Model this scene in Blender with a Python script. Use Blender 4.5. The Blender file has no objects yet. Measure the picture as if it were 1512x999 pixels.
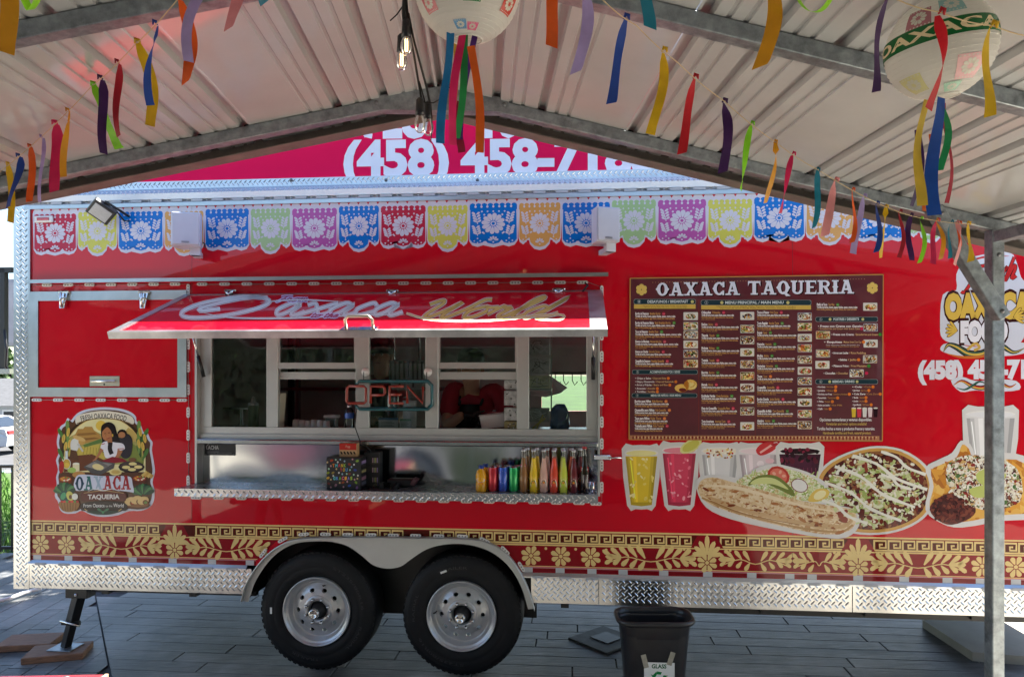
import bpy, math, random
from mathutils import Vector, Matrix
R = math.radians
SC = bpy.context.scene
COL = SC.collection
random.seed(7)

# ------------------------------------------------------------------ camera
F, CX, HY, CAMZ = 1050.0, 756.0, 550.0, 1.95      # photo focal length, centre column, horizon row, eye height
YAW, TA, D0 = R(2.46), R(5.22), 4.507             # camera turn, trailer turn against the camera, distance to its side
cam = bpy.data.cameras.new("camera")
cam.sensor_width = 36.0
cam.lens = 36.0 * F / 1512.0
cam.shift_y = 50.5 / 1512.0
cam.clip_start, cam.clip_end = 0.05, 2000.0
camo = bpy.data.objects.new("camera", cam)
COL.objects.link(camo)
camo.location = (0, 0, CAMZ)
camo.rotation_euler = (R(90), 0, -YAW)
SC.camera = camo

# ------------------------------------------------------------------ light
SUN_EL, SUN_ROT = R(55), R(48)                   # sun high behind the trailer, well to the right
w = bpy.data.worlds.new("World")
SC.world = w
w.use_nodes = True
nt = w.node_tree
bg = nt.nodes["Background"]
sky = nt.nodes.new("ShaderNodeTexSky")
sky.sky_type = 'NISHITA'
sky.sun_disc = False
sky.sun_elevation, sky.sun_rotation = SUN_EL, SUN_ROT
sky.air_density, sky.dust_density, sky.ozone_density = 1.0, 0.7, 1.5
nt.links.new(sky.outputs[0], bg.inputs[0])
bg.inputs[1].default_value = 0.06
sun = bpy.data.lights.new("sun", 'SUN')
sun.energy, sun.angle, sun.color = 5.0, R(0.5), (1.0, 0.955, 0.88)
suno = bpy.data.objects.new("sun", sun)
COL.objects.link(suno)
sd = Vector((math.sin(SUN_ROT) * math.cos(SUN_EL), math.cos(SUN_ROT) * math.cos(SUN_EL), math.sin(SUN_EL)))
suno.rotation_euler = sd.to_track_quat('Z', 'Y').to_euler()
SC.view_settings.view_transform = 'Standard'
SC.view_settings.look = 'None'
SC.view_settings.exposure = 2.6
SC.view_settings.gamma = 1.0
SC.cycles.max_bounces = 10
SC.cycles.diffuse_bounces = 5
SC.cycles.glossy_bounces = 5
SC.cycles.transparent_max_bounces = 12

# ------------------------------------------------------------------ places
RX, RY = math.cos(YAW), -math.sin(YAW)
FX, FY = math.sin(YAW), math.cos(YAW)
SA, CA = math.sin(TA), math.cos(TA)
TROT = -(YAW + TA)
TORG = Vector((D0 * math.sin(YAW + TA), D0 * math.cos(YAW + TA), 0))
TMAT = Matrix.Translation(TORG) @ Matrix.Rotation(TROT, 4, 'Z')

def tw(px, py, d=0.0):
    """a photo point measured on the plane d in front of the trailer side -> (along, height)"""
    xn, zn = (px - CX) / F, (HY - py) / F
    t = (D0 - d) / (xn * SA + CA)
    return t * (xn * CA - SA), CAMZ + t * zn

def tl(px, py, d=0.0):
    u, z = tw(px, py, d)
    return Vector((u, -d, z))

def wp(px, py, Z):
    """a photo point at depth Z -> world"""
    xn, zn = (px - CX) / F, (HY - py) / F
    return Vector((Z * (xn * RX + FX), Z * (xn * RY + FY), CAMZ + Z * zn))

def gp(px, py, z=0.0):
    return wp(px, py, (CAMZ - z) * F / (py - HY))

def t2w(v):
    return TMAT @ Vector(v)

# ------------------------------------------------------------------ materials
MATS = {}
def lin(c):
    if isinstance(c, str):
        c = [int(c[i:i + 2], 16) / 255 for i in (0, 2, 4)]
        return tuple((x / 12.92 if x <= 0.04045 else ((x + 0.055) / 1.055) ** 2.4) for x in c)
    return tuple(c[:3])

class N:
    def __init__(s, name):
        s.m = bpy.data.materials.new(name)
        s.m.use_nodes = True
        s.t = s.m.node_tree
        s.b = s.t.nodes["Principled BSDF"]
    def n(s, kind, **kw):
        x = s.t.nodes.new("ShaderNode" + kind)
        for k, v in kw.items():
            setattr(x, k, v)
        return x
    def l(s, a, b):
        s.t.links.new(a, b)
    def set(s, **kw):
        for k, v in kw.items():
            s.b.inputs[k.replace('_', ' ')].default_value = v
    def math(s, op, a, b=None, c=None):
        x = s.n("Math", operation=op)
        for i, v in enumerate((a, b, c)):
            if v is None: continue
            if isinstance(v, (int, float)): x.inputs[i].default_value = v
            else: s.l(v, x.inputs[i])
        return x.outputs[0]

def mat(name, col, rough=0.5, metal=0.0, coat=0.0, coat_rough=0.03, var=0.12, vscale=6.0, stretch=(1, 1, 1),
        bump=0.0, bscale=30.0, bdetail=3, bstretch=None, spec=0.5, rvar=0.0, emit=None, estr=0.0, trans=0.0, sub=0.0):
    if name in MATS: return MATS[name]
    q = N(name)
    c = lin(col)
    q.set(Roughness=rough, Metallic=metal, Coat_Weight=coat, Coat_Roughness=coat_rough, Transmission_Weight=trans)
    q.b.inputs["Specular IOR Level"].default_value = spec
    tc = q.n("TexCoord")
    mp = q.n("Mapping")
    mp.inputs["Scale"].default_value = stretch
    q.l(tc.outputs["Object"], mp.inputs[0])
    if var > 0:
        no = q.n("TexNoise")
        no.inputs["Scale"].default_value = vscale
        no.inputs["Detail"].default_value = 6
        no.inputs["Roughness"].default_value = 0.65
        q.l(mp.outputs[0], no.inputs[0])
        rp = q.n("ValToRGB")
        e = rp.color_ramp.elements
        e[0].position, e[1].position = 0.3, 0.72
        e[0].color = tuple(x * (1 - var) for x in c) + (1,)
        e[1].color = tuple(min(1, x * (1 + var)) for x in c) + (1,)
        q.l(no.outputs[0], rp.inputs[0])
        q.l(rp.outputs[0], q.b.inputs["Base Color"])
        if rvar > 0:
            q.l(q.math('MULTIPLY_ADD', no.outputs[0], rvar * 2, rough - rvar), q.b.inputs["Roughness"])
    else:
        q.set(Base_Color=c + (1,))
    if bump > 0:
        nb = q.n("TexNoise")
        nb.inputs["Scale"].default_value = bscale
        nb.inputs["Detail"].default_value = bdetail
        if bstretch:
            m2 = q.n("Mapping")
            m2.inputs["Scale"].default_value = bstretch
            q.l(tc.outputs["Object"], m2.inputs[0])
            q.l(m2.outputs[0], nb.inputs[0])
        else:
            q.l(tc.outputs["Object"], nb.inputs[0])
        bp = q.n("Bump")
        bp.inputs["Strength"].default_value = 1.0
        bp.inputs["Distance"].default_value = bump
        q.l(nb.outputs[0], bp.inputs["Height"])
        q.l(bp.outputs[0], q.b.inputs["Normal"])
        if coat > 0: q.l(bp.outputs[0], q.b.inputs["Coat Normal"])
    if emit:
        q.set(Emission_Color=lin(emit) + (1,), Emission_Strength=estr)
    if sub:
        q.set(Subsurface_Weight=sub)
    MATS[name] = q.m
    return q.m

def ink(col, gloss=True):
    """flat print in one colour under the same clear film as the wall"""
    k = "ink_" + col
    if k in MATS: return MATS[k]
    return mat(k, col, rough=0.4, spec=0.06, coat=0.4, coat_rough=0.06, var=0.05, vscale=3, bump=0.0012, bscale=2.2)

def speckle(name, cols, scale, rough=0.4, coat=0.5):
    """printed food: cells of several colours"""
    if name in MATS: return MATS[name]
    q = N(name)
    q.set(Roughness=rough, Coat_Weight=coat * .8, Coat_Roughness=0.06)
    q.b.inputs["Specular IOR Level"].default_value = 0.12
    tc = q.n("TexCoord")
    no = q.n("TexNoise"); no.inputs["Scale"].default_value = scale * 0.6
    q.l(tc.outputs["Object"], no.inputs[0])
    mx = q.n("Mix"); mx.data_type = 'VECTOR'; mx.inputs[0].default_value = 0.06
    q.l(tc.outputs["Object"], mx.inputs[4]); q.l(no.outputs["Color"], mx.inputs[5])
    vo = q.n("TexVoronoi"); vo.inputs["Scale"].default_value = scale
    q.l(mx.outputs[1], vo.inputs[0])
    sp = q.n("SeparateColor"); q.l(vo.outputs["Color"], sp.inputs[0])
    rp = q.n("ValToRGB"); rp.color_ramp.interpolation = 'CONSTANT'
    e = rp.color_ramp.elements
    while len(e) < len(cols): e.new(0.5)
    for i, c in enumerate(cols):
        e[i].position = i / len(cols)
    for i, c in enumerate(cols):
        e[i].color = lin(c) + (1,)
    q.l(sp.outputs[0], rp.inputs[0])
    q.l(rp.outputs[0], q.b.inputs["Base Color"])
    MATS[name] = q.m
    return q.m

def tread(name, col, cell, ax=('X', 'Z'), depth=0.0045, rough=0.24, metal=1.0, warm=0.0):
    """raised lozenges in a checker of two directions: diamond plate"""
    q = N(name)
    q.set(Metallic=metal, Base_Color=lin(col) + (1,), Roughness=rough)
    tc = q.n("TexCoord")
    sx = q.n("SeparateXYZ"); q.l(tc.outputs["Object"], sx.inputs[0])
    A = q.math('DIVIDE', sx.outputs[ax[0]], cell)
    B = q.math('DIVIDE', sx.outputs[ax[1]], cell)
    # 45 degree lattice
    a = q.math('MULTIPLY', q.math('ADD', A, B), 0.7071)
    b = q.math('MULTIPLY', q.math('SUBTRACT', A, B), 0.7071)
    ia, ib = q.math('FLOOR', a), q.math('FLOOR', b)
    fa = q.math('SUBTRACT', q.math('SUBTRACT', a, ia), 0.5)
    fb = q.math('SUBTRACT', q.math('SUBTRACT', b, ib), 0.5)
    par = q.math('FLOORED_MODULO', q.math('ADD', ia, ib), 2.0)
    inv = q.math('SUBTRACT', 1.0, par)
    lo = q.math('ADD', q.math('MULTIPLY', fa, par), q.math('MULTIPLY', fb, inv))
    sh = q.math('ADD', q.math('MULTIPLY', fb, par), q.math('MULTIPLY', fa, inv))
    e = q.math('ADD', q.math('POWER', q.math('DIVIDE', lo, 0.62), 2.0), q.math('POWER', q.math('DIVIDE', sh, 0.20), 2.0))
    mr = q.n("MapRange"); mr.interpolation_type = 'SMOOTHSTEP'
    mr.inputs[1].default_value, mr.inputs[2].default_value = 1.15, 0.45
    mr.inputs[3].default_value, mr.inputs[4].default_value = 0.0, 1.0
    q.l(e, mr.inputs[0])
    bp = q.n("Bump"); bp.inputs["Distance"].default_value = depth; bp.inputs["Strength"].default_value = 1.0
    no = q.n("TexNoise"); no.inputs["Scale"].default_value = 2.5; q.l(tc.outputs["Object"], no.inputs[0])
    q.l(q.math('MULTIPLY_ADD', no.outputs[0], 0.8, mr.outputs[0]), bp.inputs["Height"])
    q.l(bp.outputs[0], q.b.inputs["Normal"])
    n2 = q.n("TexNoise"); n2.inputs["Scale"].default_value = 9; n2.inputs["Detail"].default_value = 8
    q.l(tc.outputs["Object"], n2.inputs[0])
    q.l(q.math('MULTIPLY_ADD', n2.outputs[0], 0.28, rough - 0.1), q.b.inputs["Roughness"])
    MATS[name] = q.m
    return q.m

def glass(name, tint=(1, 1, 1), refl=1.0):
    if name in MATS: return MATS[name]
    q = N(name)
    out = q.t.nodes["Material Output"]
    tr = q.n("BsdfTransparent"); tr.inputs[0].default_value = tuple(tint) + (1,)
    gl = q.n("BsdfGlossy"); gl.inputs["Roughness"].default_value = 0.02
    fr = q.n("Fresnel"); fr.inputs[0].default_value = 1.5
    mx = q.n("MixShader")
    q.l(q.math('MULTIPLY', fr.outputs[0], refl), mx.inputs[0])
    q.l(tr.outputs[0], mx.inputs[1]); q.l(gl.outputs[0], mx.inputs[2])
    q.l(mx.outputs[0], out.inputs[0])
    MATS[name] = q.m
    return q.m

def cloth(name, col):
    """satin ribbon: lets part of the light through"""
    if name in MATS: return MATS[name]
    q = N(name)
    out = q.t.nodes["Material Output"]
    c = lin(col) + (1,)
    q.set(Base_Color=c, Roughness=0.45)
    tc = q.n("TexCoord"); no = q.n("TexNoise"); no.inputs["Scale"].default_value = 14; no.inputs["Detail"].default_value = 4; q.l(tc.outputs["Object"], no.inputs[0])
    rp = q.n("ValToRGB"); e = rp.color_ramp.elements; e[0].position, e[1].position = .3, .7
    e[0].color = tuple(x * .72 for x in c[:3]) + (1,); e[1].color = tuple(min(1, x * 1.15 + .01) for x in c[:3]) + (1,)
    q.l(no.outputs[0], rp.inputs[0]); q.l(rp.outputs[0], q.b.inputs["Base Color"])
    bp = q.n("Bump"); bp.inputs["Distance"].default_value = .004; q.l(no.outputs[0], bp.inputs["Height"]); q.l(bp.outputs[0], q.b.inputs["Normal"])
    tl_ = q.n("BsdfTranslucent"); tl_.inputs[0].default_value = c
    mx = q.n("MixShader"); mx.inputs[0].default_value = 0.35
    q.l(q.b.outputs[0], mx.inputs[1]); q.l(tl_.outputs[0], mx.inputs[2]); q.l(mx.outputs[0], out.inputs[0])
    MATS[name] = q.m
    return q.m

RED = mat("red_vinyl", (0.56, 0.001, 0.012), rough=0.35, spec=0.06, coat=0.62, coat_rough=0.025, var=0.05, vscale=1.2, bump=0.0035, bscale=1.7)
ALU = mat("aluminium", (0.46, 0.48, 0.49), rough=0.32, metal=1.0, var=0.1, vscale=8, rvar=0.08, bump=0.001, bscale=6)
ALUP = mat("brushed_aluminium_frame", (0.50, 0.51, 0.50), rough=0.42, metal=0.55, var=0.06, vscale=5)
STEEL = mat("warped_stainless", (0.43, 0.44, 0.45), rough=0.14, metal=1.0, var=0.04, vscale=5, bump=0.15, bscale=1.3, bdetail=0, bstretch=(1.3, 1, 1.0))
STEEL2 = mat("stainless", (0.42, 0.43, 0.44), rough=0.25, metal=1.0, var=0.08, vscale=9, rvar=0.06)
CHROME = mat("chrome", (0.75, 0.74, 0.72), rough=0.12, metal=1.0, var=0.05)
TREAD = mat("diamond_plate", (0.56, 0.56, 0.56), rough=0.26, metal=1.0, var=0.12, vscale=3, bump=0.006, bscale=2.2)
TREADT = mat("diamond_plate_edge", (0.55, 0.57, 0.60), rough=0.3, metal=1.0, var=0.1, vscale=3)
LOZ = mat("diamond_plate_lozenge", (0.66, 0.66, 0.66), rough=0.22, metal=1.0, var=0.08, vscale=3)
TREADTOP = tread("diamond_plate_flat", (0.40, 0.40, 0.42), 0.027, ax=('X', 'Y'))
BLACK = mat("black_paint", (0.012, 0.012, 0.013), rough=0.4, var=0.3)
BLACKP = mat("black_plastic", (0.014, 0.014, 0.017), rough=0.32, var=0.25, vscale=20, bump=0.0004, bscale=300)
RUBBER = mat("tyre_rubber", (0.009, 0.009, 0.010), rough=0.6, spec=0.3, var=0.35, vscale=12, rvar=0.08, bump=0.0006, bscale=90)
WHITE = mat("white_paint", (0.78, 0.78, 0.77), rough=0.4, var=0.04)
WPLAST = mat("white_plastic", (0.72, 0.73, 0.75), rough=0.35, var=0.04)
GALV = mat("galvanised_steel", (0.29, 0.32, 0.34), rough=0.42, metal=0.7, var=0.42, vscale=22, rvar=0.1)
PANEL = mat("white_roof_sheet", (0.44, 0.435, 0.425), rough=0.3, var=0.10, vscale=1.6, coat=0.7, coat_rough=0.07)
WOOD = mat("weathered_wood", (0.25, 0.12, 0.065), rough=0.7, var=0.4, vscale=14, stretch=(1, 8, 8), bump=0.002, bscale=40)
SKIN = mat("skin", (0.42, 0.23, 0.15), rough=0.5, var=0.06, sub=0.1)
PANE = glass("window_glass", (0.80, 0.84, 0.84), 1.0)
CLEAR = glass("clear_glass", (0.9, 0.92, 0.9), 1.6)

# ------------------------------------------------------------------ mesh building
class MB:
    def __init__(s):
        s.v, s.f, s.m, s.mats, s.sm = [], [], [], [], []
    def mi(s, m):
        if m not in s.mats: s.mats.append(m)
        return s.mats.index(m)
    def add(s, vs, fs, m, smooth=False):
        o = len(s.v); k = s.mi(m)
        s.v += [tuple(x) for x in vs]
        for f in fs:
            s.f.append(tuple(i + o for i in f)); s.m.append(k); s.sm.append(smooth)
        return s
    def box(s, c, d, m, rot=None, bev=0.0):
        x, y, z = d[0] / 2, d[1] / 2, d[2] / 2
        if bev > 0:
            b = min(bev, x * .9, y * .9, z * .9)
            vs = []
            for sx in (-1, 1):
                for sy in (-1, 1):
                    for sz in (-1, 1):
                        vs += [(sx * (x - b), sy * (y - b), sz * z), (sx * (x - b), sy * y, sz * (z - b)), (sx * x, sy * (y - b), sz * (z - b))]
            I = lambda sx, sy, sz, k: ((sx > 0) * 4 + (sy > 0) * 2 + (sz > 0)) * 3 + k
            P = (-1, 1); fs = []
            for q in P:
                fs.append([I(-1, -1, q, 0), I(1, -1, q, 0), I(1, 1, q, 0), I(-1, 1, q, 0)][::q])
                fs.append([I(-1, q, -1, 1), I(1, q, -1, 1), I(1, q, 1, 1), I(-1, q, 1, 1)][::-q])
                fs.append([I(q, -1, -1, 2), I(q, 1, -1, 2), I(q, 1, 1, 2), I(q, -1, 1, 2)][::q])
            for a in P:
                for b2 in P:
                    fs.append([I(-1, a, b2, 0), I(1, a, b2, 0), I(1, a, b2, 1), I(-1, a, b2, 1)])
                    fs.append([I(a, -1, b2, 0), I(a, 1, b2, 0), I(a, 1, b2, 2), I(a, -1, b2, 2)])
                    fs.append([I(a, b2, -1, 1), I(a, b2, 1, 1), I(a, b2, 1, 2), I(a, b2, -1, 2)])
                    for c2 in P:
                        fs.append([I(a, b2, c2, 0), I(a, b2, c2, 1), I(a, b2, c2, 2)])
        else:
            vs = [(sx * x, sy * y, sz * z) for sx in (-1, 1) for sy in (-1, 1) for sz in (-1, 1)]
            fs = [(0, 1, 3, 2), (4, 6, 7, 5), (0, 4, 5, 1), (2, 3, 7, 6), (0, 2, 6, 4), (1, 5, 7, 3)]
        c = Vector(c)
        vs = [(rot @ Vector(v) if rot else Vector(v)) + c for v in vs]
        return s.add(vs, fs, m)
    def bar(s, a, b, w, h, m, up=(0, 0, 1), bev=0.0):
        a, b = Vector(a), Vector(b)
        d = b - a; L = d.length; d.normalize()
        sd_ = d.cross(Vector(up))
        if sd_.length < 1e-4: sd_ = d.cross(Vector((0, 1, 0)))
        sd_.normalize(); u2 = sd_.cross(d)
        M = Matrix((d, sd_, u2)).transposed()
        return s.box((a + b) / 2, (L, w, h), m, rot=M, bev=bev)
    def tube(s, path, r, m, n=8, closed=False, cap=True):
        P = [Vector(p) for p in path]; K = len(P)
        rr = r if isinstance(r, (list, tuple)) else [r] * K
        vs = []; pu = None
        for i in range(K):
            if closed: t = P[(i + 1) % K] - P[i - 1]
            else: t = P[min(i + 1, K - 1)] - P[max(i - 1, 0)]
            if t.length < 1e-9: t = Vector((0, 0, 1))
            t.normalize()
            if pu is None:
                a = Vector((0, 0, 1)) if abs(t.z) < 0.9 else Vector((0, 1, 0))
                pu = t.cross(a).normalized()
            else:
                pu = (pu - t * pu.dot(t))
                pu = pu.normalized() if pu.length > 1e-6 else t.orthogonal().normalized()
            b = t.cross(pu)
            for j in range(n):
                an = 2 * math.pi * j / n
                vs.append(P[i] + (pu * math.cos(an) + b * math.sin(an)) * rr[i])
        fs = []
        for i in range(K if closed else K - 1):
            for j in range(n):
                i2 = (i + 1) % K
                fs.append((i * n + j, i * n + (j + 1) % n, i2 * n + (j + 1) % n, i2 * n + j))
        if cap and not closed:
            fs.append(tuple(range(n))[::-1]); fs.append(tuple((K - 1) * n + j for j in range(n)))
        return s.add(vs, fs, m, True)
    def lathe(s, prof, m, c=(0, 0, 0), axis='Z', n=24, smooth=True, a0=0.0, sy=1.0):
        """prof: list of (radius, height); axis 'Z' up or 'Y' out of the wall (height runs towards -Y)"""
        c = Vector(c); vs = []; fs = []
        for r, h in prof:
            for j in range(n):
                a = a0 + 2 * math.pi * j / n
                if axis == 'Z': vs.append(c + Vector((r * math.cos(a), r * sy * math.sin(a), h)))
                else: vs.append(c + Vector((r * math.cos(a), -h, r * math.sin(a))))
        for i in range(len(prof) - 1):
            for j in range(n):
                fs.append((i * n + j, i * n + (j + 1) % n, (i + 1) * n + (j + 1) % n, (i + 1) * n + j))
        return s.add(vs, fs, m, smooth)
    def prism(s, pts, d0, d1, m):
        """outline in (along, height) of the trailer side, from d0 to d1 in front of it"""
        n = len(pts)
        vs = [(p[0], -d1, p[1]) for p in pts] + [(p[0], -d0, p[1]) for p in pts]
        fs = [tuple(range(n)), tuple(range(n, 2 * n))[::-1]] + [(i, i + n, (i + 1) % n + n, (i + 1) % n) for i in range(n)]
        return s.add(vs, fs, m)
    def wbox(s, x0, x1, d0, d1, z0, z1, m, bev=0.0):
        return s.box(((x0 + x1) / 2, -(d0 + d1) / 2, (z0 + z1) / 2), (abs(x1 - x0), abs(d1 - d0), abs(z1 - z0)), m, bev=bev)
    def mesh(s, name):
        me = bpy.data.meshes.new(name)
        me.from_pydata(s.v, [], s.f)
        for m in s.mats: me.materials.append(m)
        me.polygons.foreach_set("material_index", s.m)
        me.polygons.foreach_set("use_smooth", s.sm)
        me.update()
        return me
    def build(s, name, parent=None, label=None):
        return link(s.mesh(name), name, parent, label)

def lozenges(parent, o, ex, ez, W, H, cell=.0285, ht=.0026, lk=.62, wk=.17):
    """the raised bars of a diamond plate: sheet corner o, unit directions ex and ez, W by H"""
    o, ex, ez = Vector(o), Vector(ex).normalized(), Vector(ez).normalized(); nn = ex.cross(ez)
    b = MB(); h = cell * .7071
    for i in range(int(W / h) + 1):
        for j in range(int(H / h) + 1):
            if (i + j) % 2: continue
            cx, cz = (i + .5) * h, (j + .5) * h
            sg = 1 if i % 2 == 0 else -1
            L, w_ = cell * lk, cell * wk
            if cx + L * .7 > W or cz + L * .7 > H or cx - L * .7 < 0 or cz - L * .7 < 0: continue
            d = (ex * sg + ez).normalized(); p = (ex - ez).normalized() if sg > 0 else (ex + ez).normalized()
            c = o + ex * cx + ez * cz
            v = [c - d * L, c - d * L * .55 + p * w_, c + d * L * .55 + p * w_, c + d * L, c + d * L * .55 - p * w_, c - d * L * .55 - p * w_, c - d * L * .6 + nn * ht, c + d * L * .6 + nn * ht]
            b.add(v, [(0, 6, 1), (1, 6, 7, 2), (2, 7, 3), (3, 7, 4), (4, 7, 6, 5), (5, 6, 0)], LOZ)
    q = b.build("tread_lozenges", parent); q['kind'] = 'stuff'
    return q

def link(me, name, parent=None, label=None):
    o = bpy.data.objects.new(name, me)
    COL.objects.link(o)
    if parent: o.parent = parent
    if label: o['label'] = label
    return o

def thing(name, label, cat, loc=(0, 0, 0), rz=0.0, group=None):
    o = bpy.data.objects.new(name, None)
    o.empty_display_size = 0.1
    COL.objects.link(o)
    o.location = loc; o.rotation_euler = (0, 0, rz)
    o['label'] = label; o['category'] = cat
    if group: o['group'] = group
    return o

def tthing(name, label, cat, u=0, d=0, z=0, rz=0.0, group=None):
    """a thing placed in the trailer's frame"""
    return thing(name, label, cat, t2w((u, -d, z)), TROT + rz, group)

def tag(o, label, cat, group=None):
    o['label'] = label; o['category'] = cat
    if group: o['group'] = group
    return o

def struct(o):
    o['kind'] = 'structure'
    return o

# ------------------------------------------------------------------ lettering and flat print
_TX = {}
def glyphs(txt, bold=0.0, shear=0.0):
    k = (txt, bold, shear)
    if k in _TX: return _TX[k]
    cu = bpy.data.curves.new("lettering", 'FONT')
    cu.body = txt; cu.size = 1.0; cu.offset = bold; cu.shear = shear
    cu.resolution_u = 3; cu.fill_mode = 'FRONT'
    ob = bpy.data.objects.new("lettering", cu)
    COL.objects.link(ob)
    dg = bpy.context.evaluated_depsgraph_get()
    me = bpy.data.meshes.new_from_object(ob.evaluated_get(dg))
    vs = [(v.co.x, v.co.y) for v in me.vertices]
    fs = [tuple(p.vertices) for p in me.polygons]
    bpy.data.objects.remove(ob); bpy.data.curves.remove(cu); bpy.data.meshes.remove(me)
    _TX[k] = (vs, fs)
    return _TX[k]

CAP = 0.69
def smooth(pts, k=5, closed=False):
    n = len(pts); out = []
    rng = range(n) if closed else range(n - 1)
    for i in rng:
        g = (lambda j: pts[j % n]) if closed else (lambda j: pts[max(0, min(n - 1, j))])
        p0, p1, p2, p3 = g(i - 1), g(i), g(i + 1), g(i + 2)
        for q in range(k):
            t = q / k
            out.append(tuple(0.5 * (2 * p1[a] + (p2[a] - p0[a]) * t + (2 * p0[a] - 5 * p1[a] + 4 * p2[a] - p3[a]) * t * t +
                             (3 * p1[a] - p0[a] - 3 * p2[a] + p3[a]) * t ** 3) for a in (0, 1)))
    if not closed: out.append(tuple(pts[-1]))
    return out

class Art(MB):
    """flat print: shapes laid one over the other, each a hair in front of the last"""
    def __init__(s, mp, nrm=(0, -1, 0), step=0.00003, base=0.0006, scale=1.0, off=(0, 0)):
        super().__init__()
        s.mp, s.n, s.step, s.lay, s.sc, s.of = mp, Vector(nrm), step, base, scale, off
    def P(s, x, y):
        return Vector(s.mp(s.of[0] + x * s.sc, s.of[1] + y * s.sc)) + s.n * s.lay
    def up(s, k=1):
        s.lay += s.step * k
    def _m(s, c):
        return ink(c) if isinstance(c, str) else c
    def poly(s, pts, c, up=True):
        s.add([s.P(*p) for p in pts], [tuple(range(len(pts)))], s._m(c))
        if up: s.up()
    def rect(s, x0, y0, x1, y1, c, up=True):
        s.poly([(x0, y0), (x1, y0), (x1, y1), (x0, y1)], c, up)
    def rrect(s, x0, y0, x1, y1, r, c, up=True):
        p = []
        for cx, cy, a in ((x1 - r, y0 + r, -90), (x1 - r, y1 - r, 0), (x0 + r, y1 - r, 90), (x0 + r, y0 + r, 180)):
            p += [(cx + r * math.cos(R(a + q)), cy + r * math.sin(R(a + q))) for q in (0, 30, 60, 90)]
        s.poly(p, c, up)
    def ell(s, cx, cy, rx, ry, c, rot=0.0, n=12, up=True):
        ca, sa = math.cos(rot), math.sin(rot)
        s.poly([(cx + rx * math.cos(t) * ca - ry * math.sin(t) * sa, cy + rx * math.cos(t) * sa + ry * math.sin(t) * ca)
                for t in (2 * math.pi * i / n for i in range(n))], c, up)
    def petal(s, cx, cy, a, r0, r1, wd, c, up=True):
        ca, sa = math.cos(a), math.sin(a)
        L = r1 - r0
        s.poly([(cx + ca * (r0 + L * t) - sa * wd * w_, cy + sa * (r0 + L * t) + ca * wd * w_)
                for t, w_ in ((0, .12), (.3, .32), (.65, .5), (.88, .38), (1, 0), (.88, -.38), (.65, -.5), (.3, -.32), (0, -.12))], c, up)
    def ring(s, cx, cy, ro, ri, c, n=28, rix=None, rox=None, a0=0, a1=360):
        rox = rox or ro; rix = rix or ri
        vs, fs = [], []
        for i in range(n + 1):
            t = R(a0 + (a1 - a0) * i / n)
            vs += [s.P(cx + rox * math.cos(t), cy + ro * math.sin(t)), s.P(cx + rix * math.cos(t), cy + ri * math.sin(t))]
            if i: fs.append((2 * i - 2, 2 * i, 2 * i + 1, 2 * i - 1))
        s.add(vs, fs, s._m(c)); s.up()
    def stroke(s, pts, wd, c, sm=0, closed=False, taper=False, up=True):
        if sm: pts = smooth(pts, sm, closed)
        n = len(pts); vs, fs = [], []
        for i, p in enumerate(pts):
            a = pts[(i - 1) % n] if (closed or i) else p
            b = pts[(i + 1) % n] if (closed or i < n - 1) else p
            dx, dy = b[0] - a[0], b[1] - a[1]
            L = math.hypot(dx, dy) or 1
            h = (wd[i] if isinstance(wd, list) else wd) / 2
            if taper: h *= max(0.12, math.sin(math.pi * (i + 0.3) / (n - 0.4)))
            if 0 < i < n - 1 and not sm:
                d1 = (p[0] - a[0], p[1] - a[1]); l1 = math.hypot(*d1) or 1
                co = abs((d1[0] * dx + d1[1] * dy) / (l1 * L))
                h /= max(co, 0.6)
            vs += [s.P(p[0] - dy / L * h, p[1] + dx / L * h), s.P(p[0] + dy / L * h, p[1] - dx / L * h)]
            if i: fs.append((2 * i - 2, 2 * i, 2 * i + 1, 2 * i - 1))
        if closed: fs.append((2 * n - 2, 0, 1, 2 * n - 1))
        s.add(vs, fs, s._m(c))
        if up: s.up()
    def text(s, txt, p0, p1, h, c, bold=0.0, shear=0.0, up=True, fit=True):
        """baseline from p0 to p1, capitals h high"""
        vs, fs = glyphs(txt, bold, shear)
        if not vs: return
        x0 = min(v[0] for v in vs); x1 = max(v[0] for v in vs)
        A, B = s.P(*p0), s.P(*p1)
        mid = ((p0[0] + p1[0]) / 2, (p0[1] + p1[1]) / 2)
        U = s.P(mid[0], mid[1] - h) - s.P(*mid)
        s.add([A + (B - A) * ((v[0] - x0) / (x1 - x0)) + U * (v[1] / CAP) for v in vs], fs, s._m(c))
        if up: s.up()
    def arc_text(s, txt, cx, cy, r, a0, a1, h, c, bold=0.0, up=True):
        """letters standing on an arc, angles measured clockwise from straight up"""
        vs, fs = glyphs(txt, bold, 0.0)
        x0 = min(v[0] for v in vs); x1 = max(v[0] for v in vs)
        out = []
        for v in vs:
            a = R(a0 + (a1 - a0) * (v[0] - x0) / (x1 - x0)); rr = r + v[1] / CAP * h
            out.append(s.P(cx + rr * math.sin(a), cy - rr * math.cos(a)))
        s.add(out, fs, s._m(c))
        if up: s.up()

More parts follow.
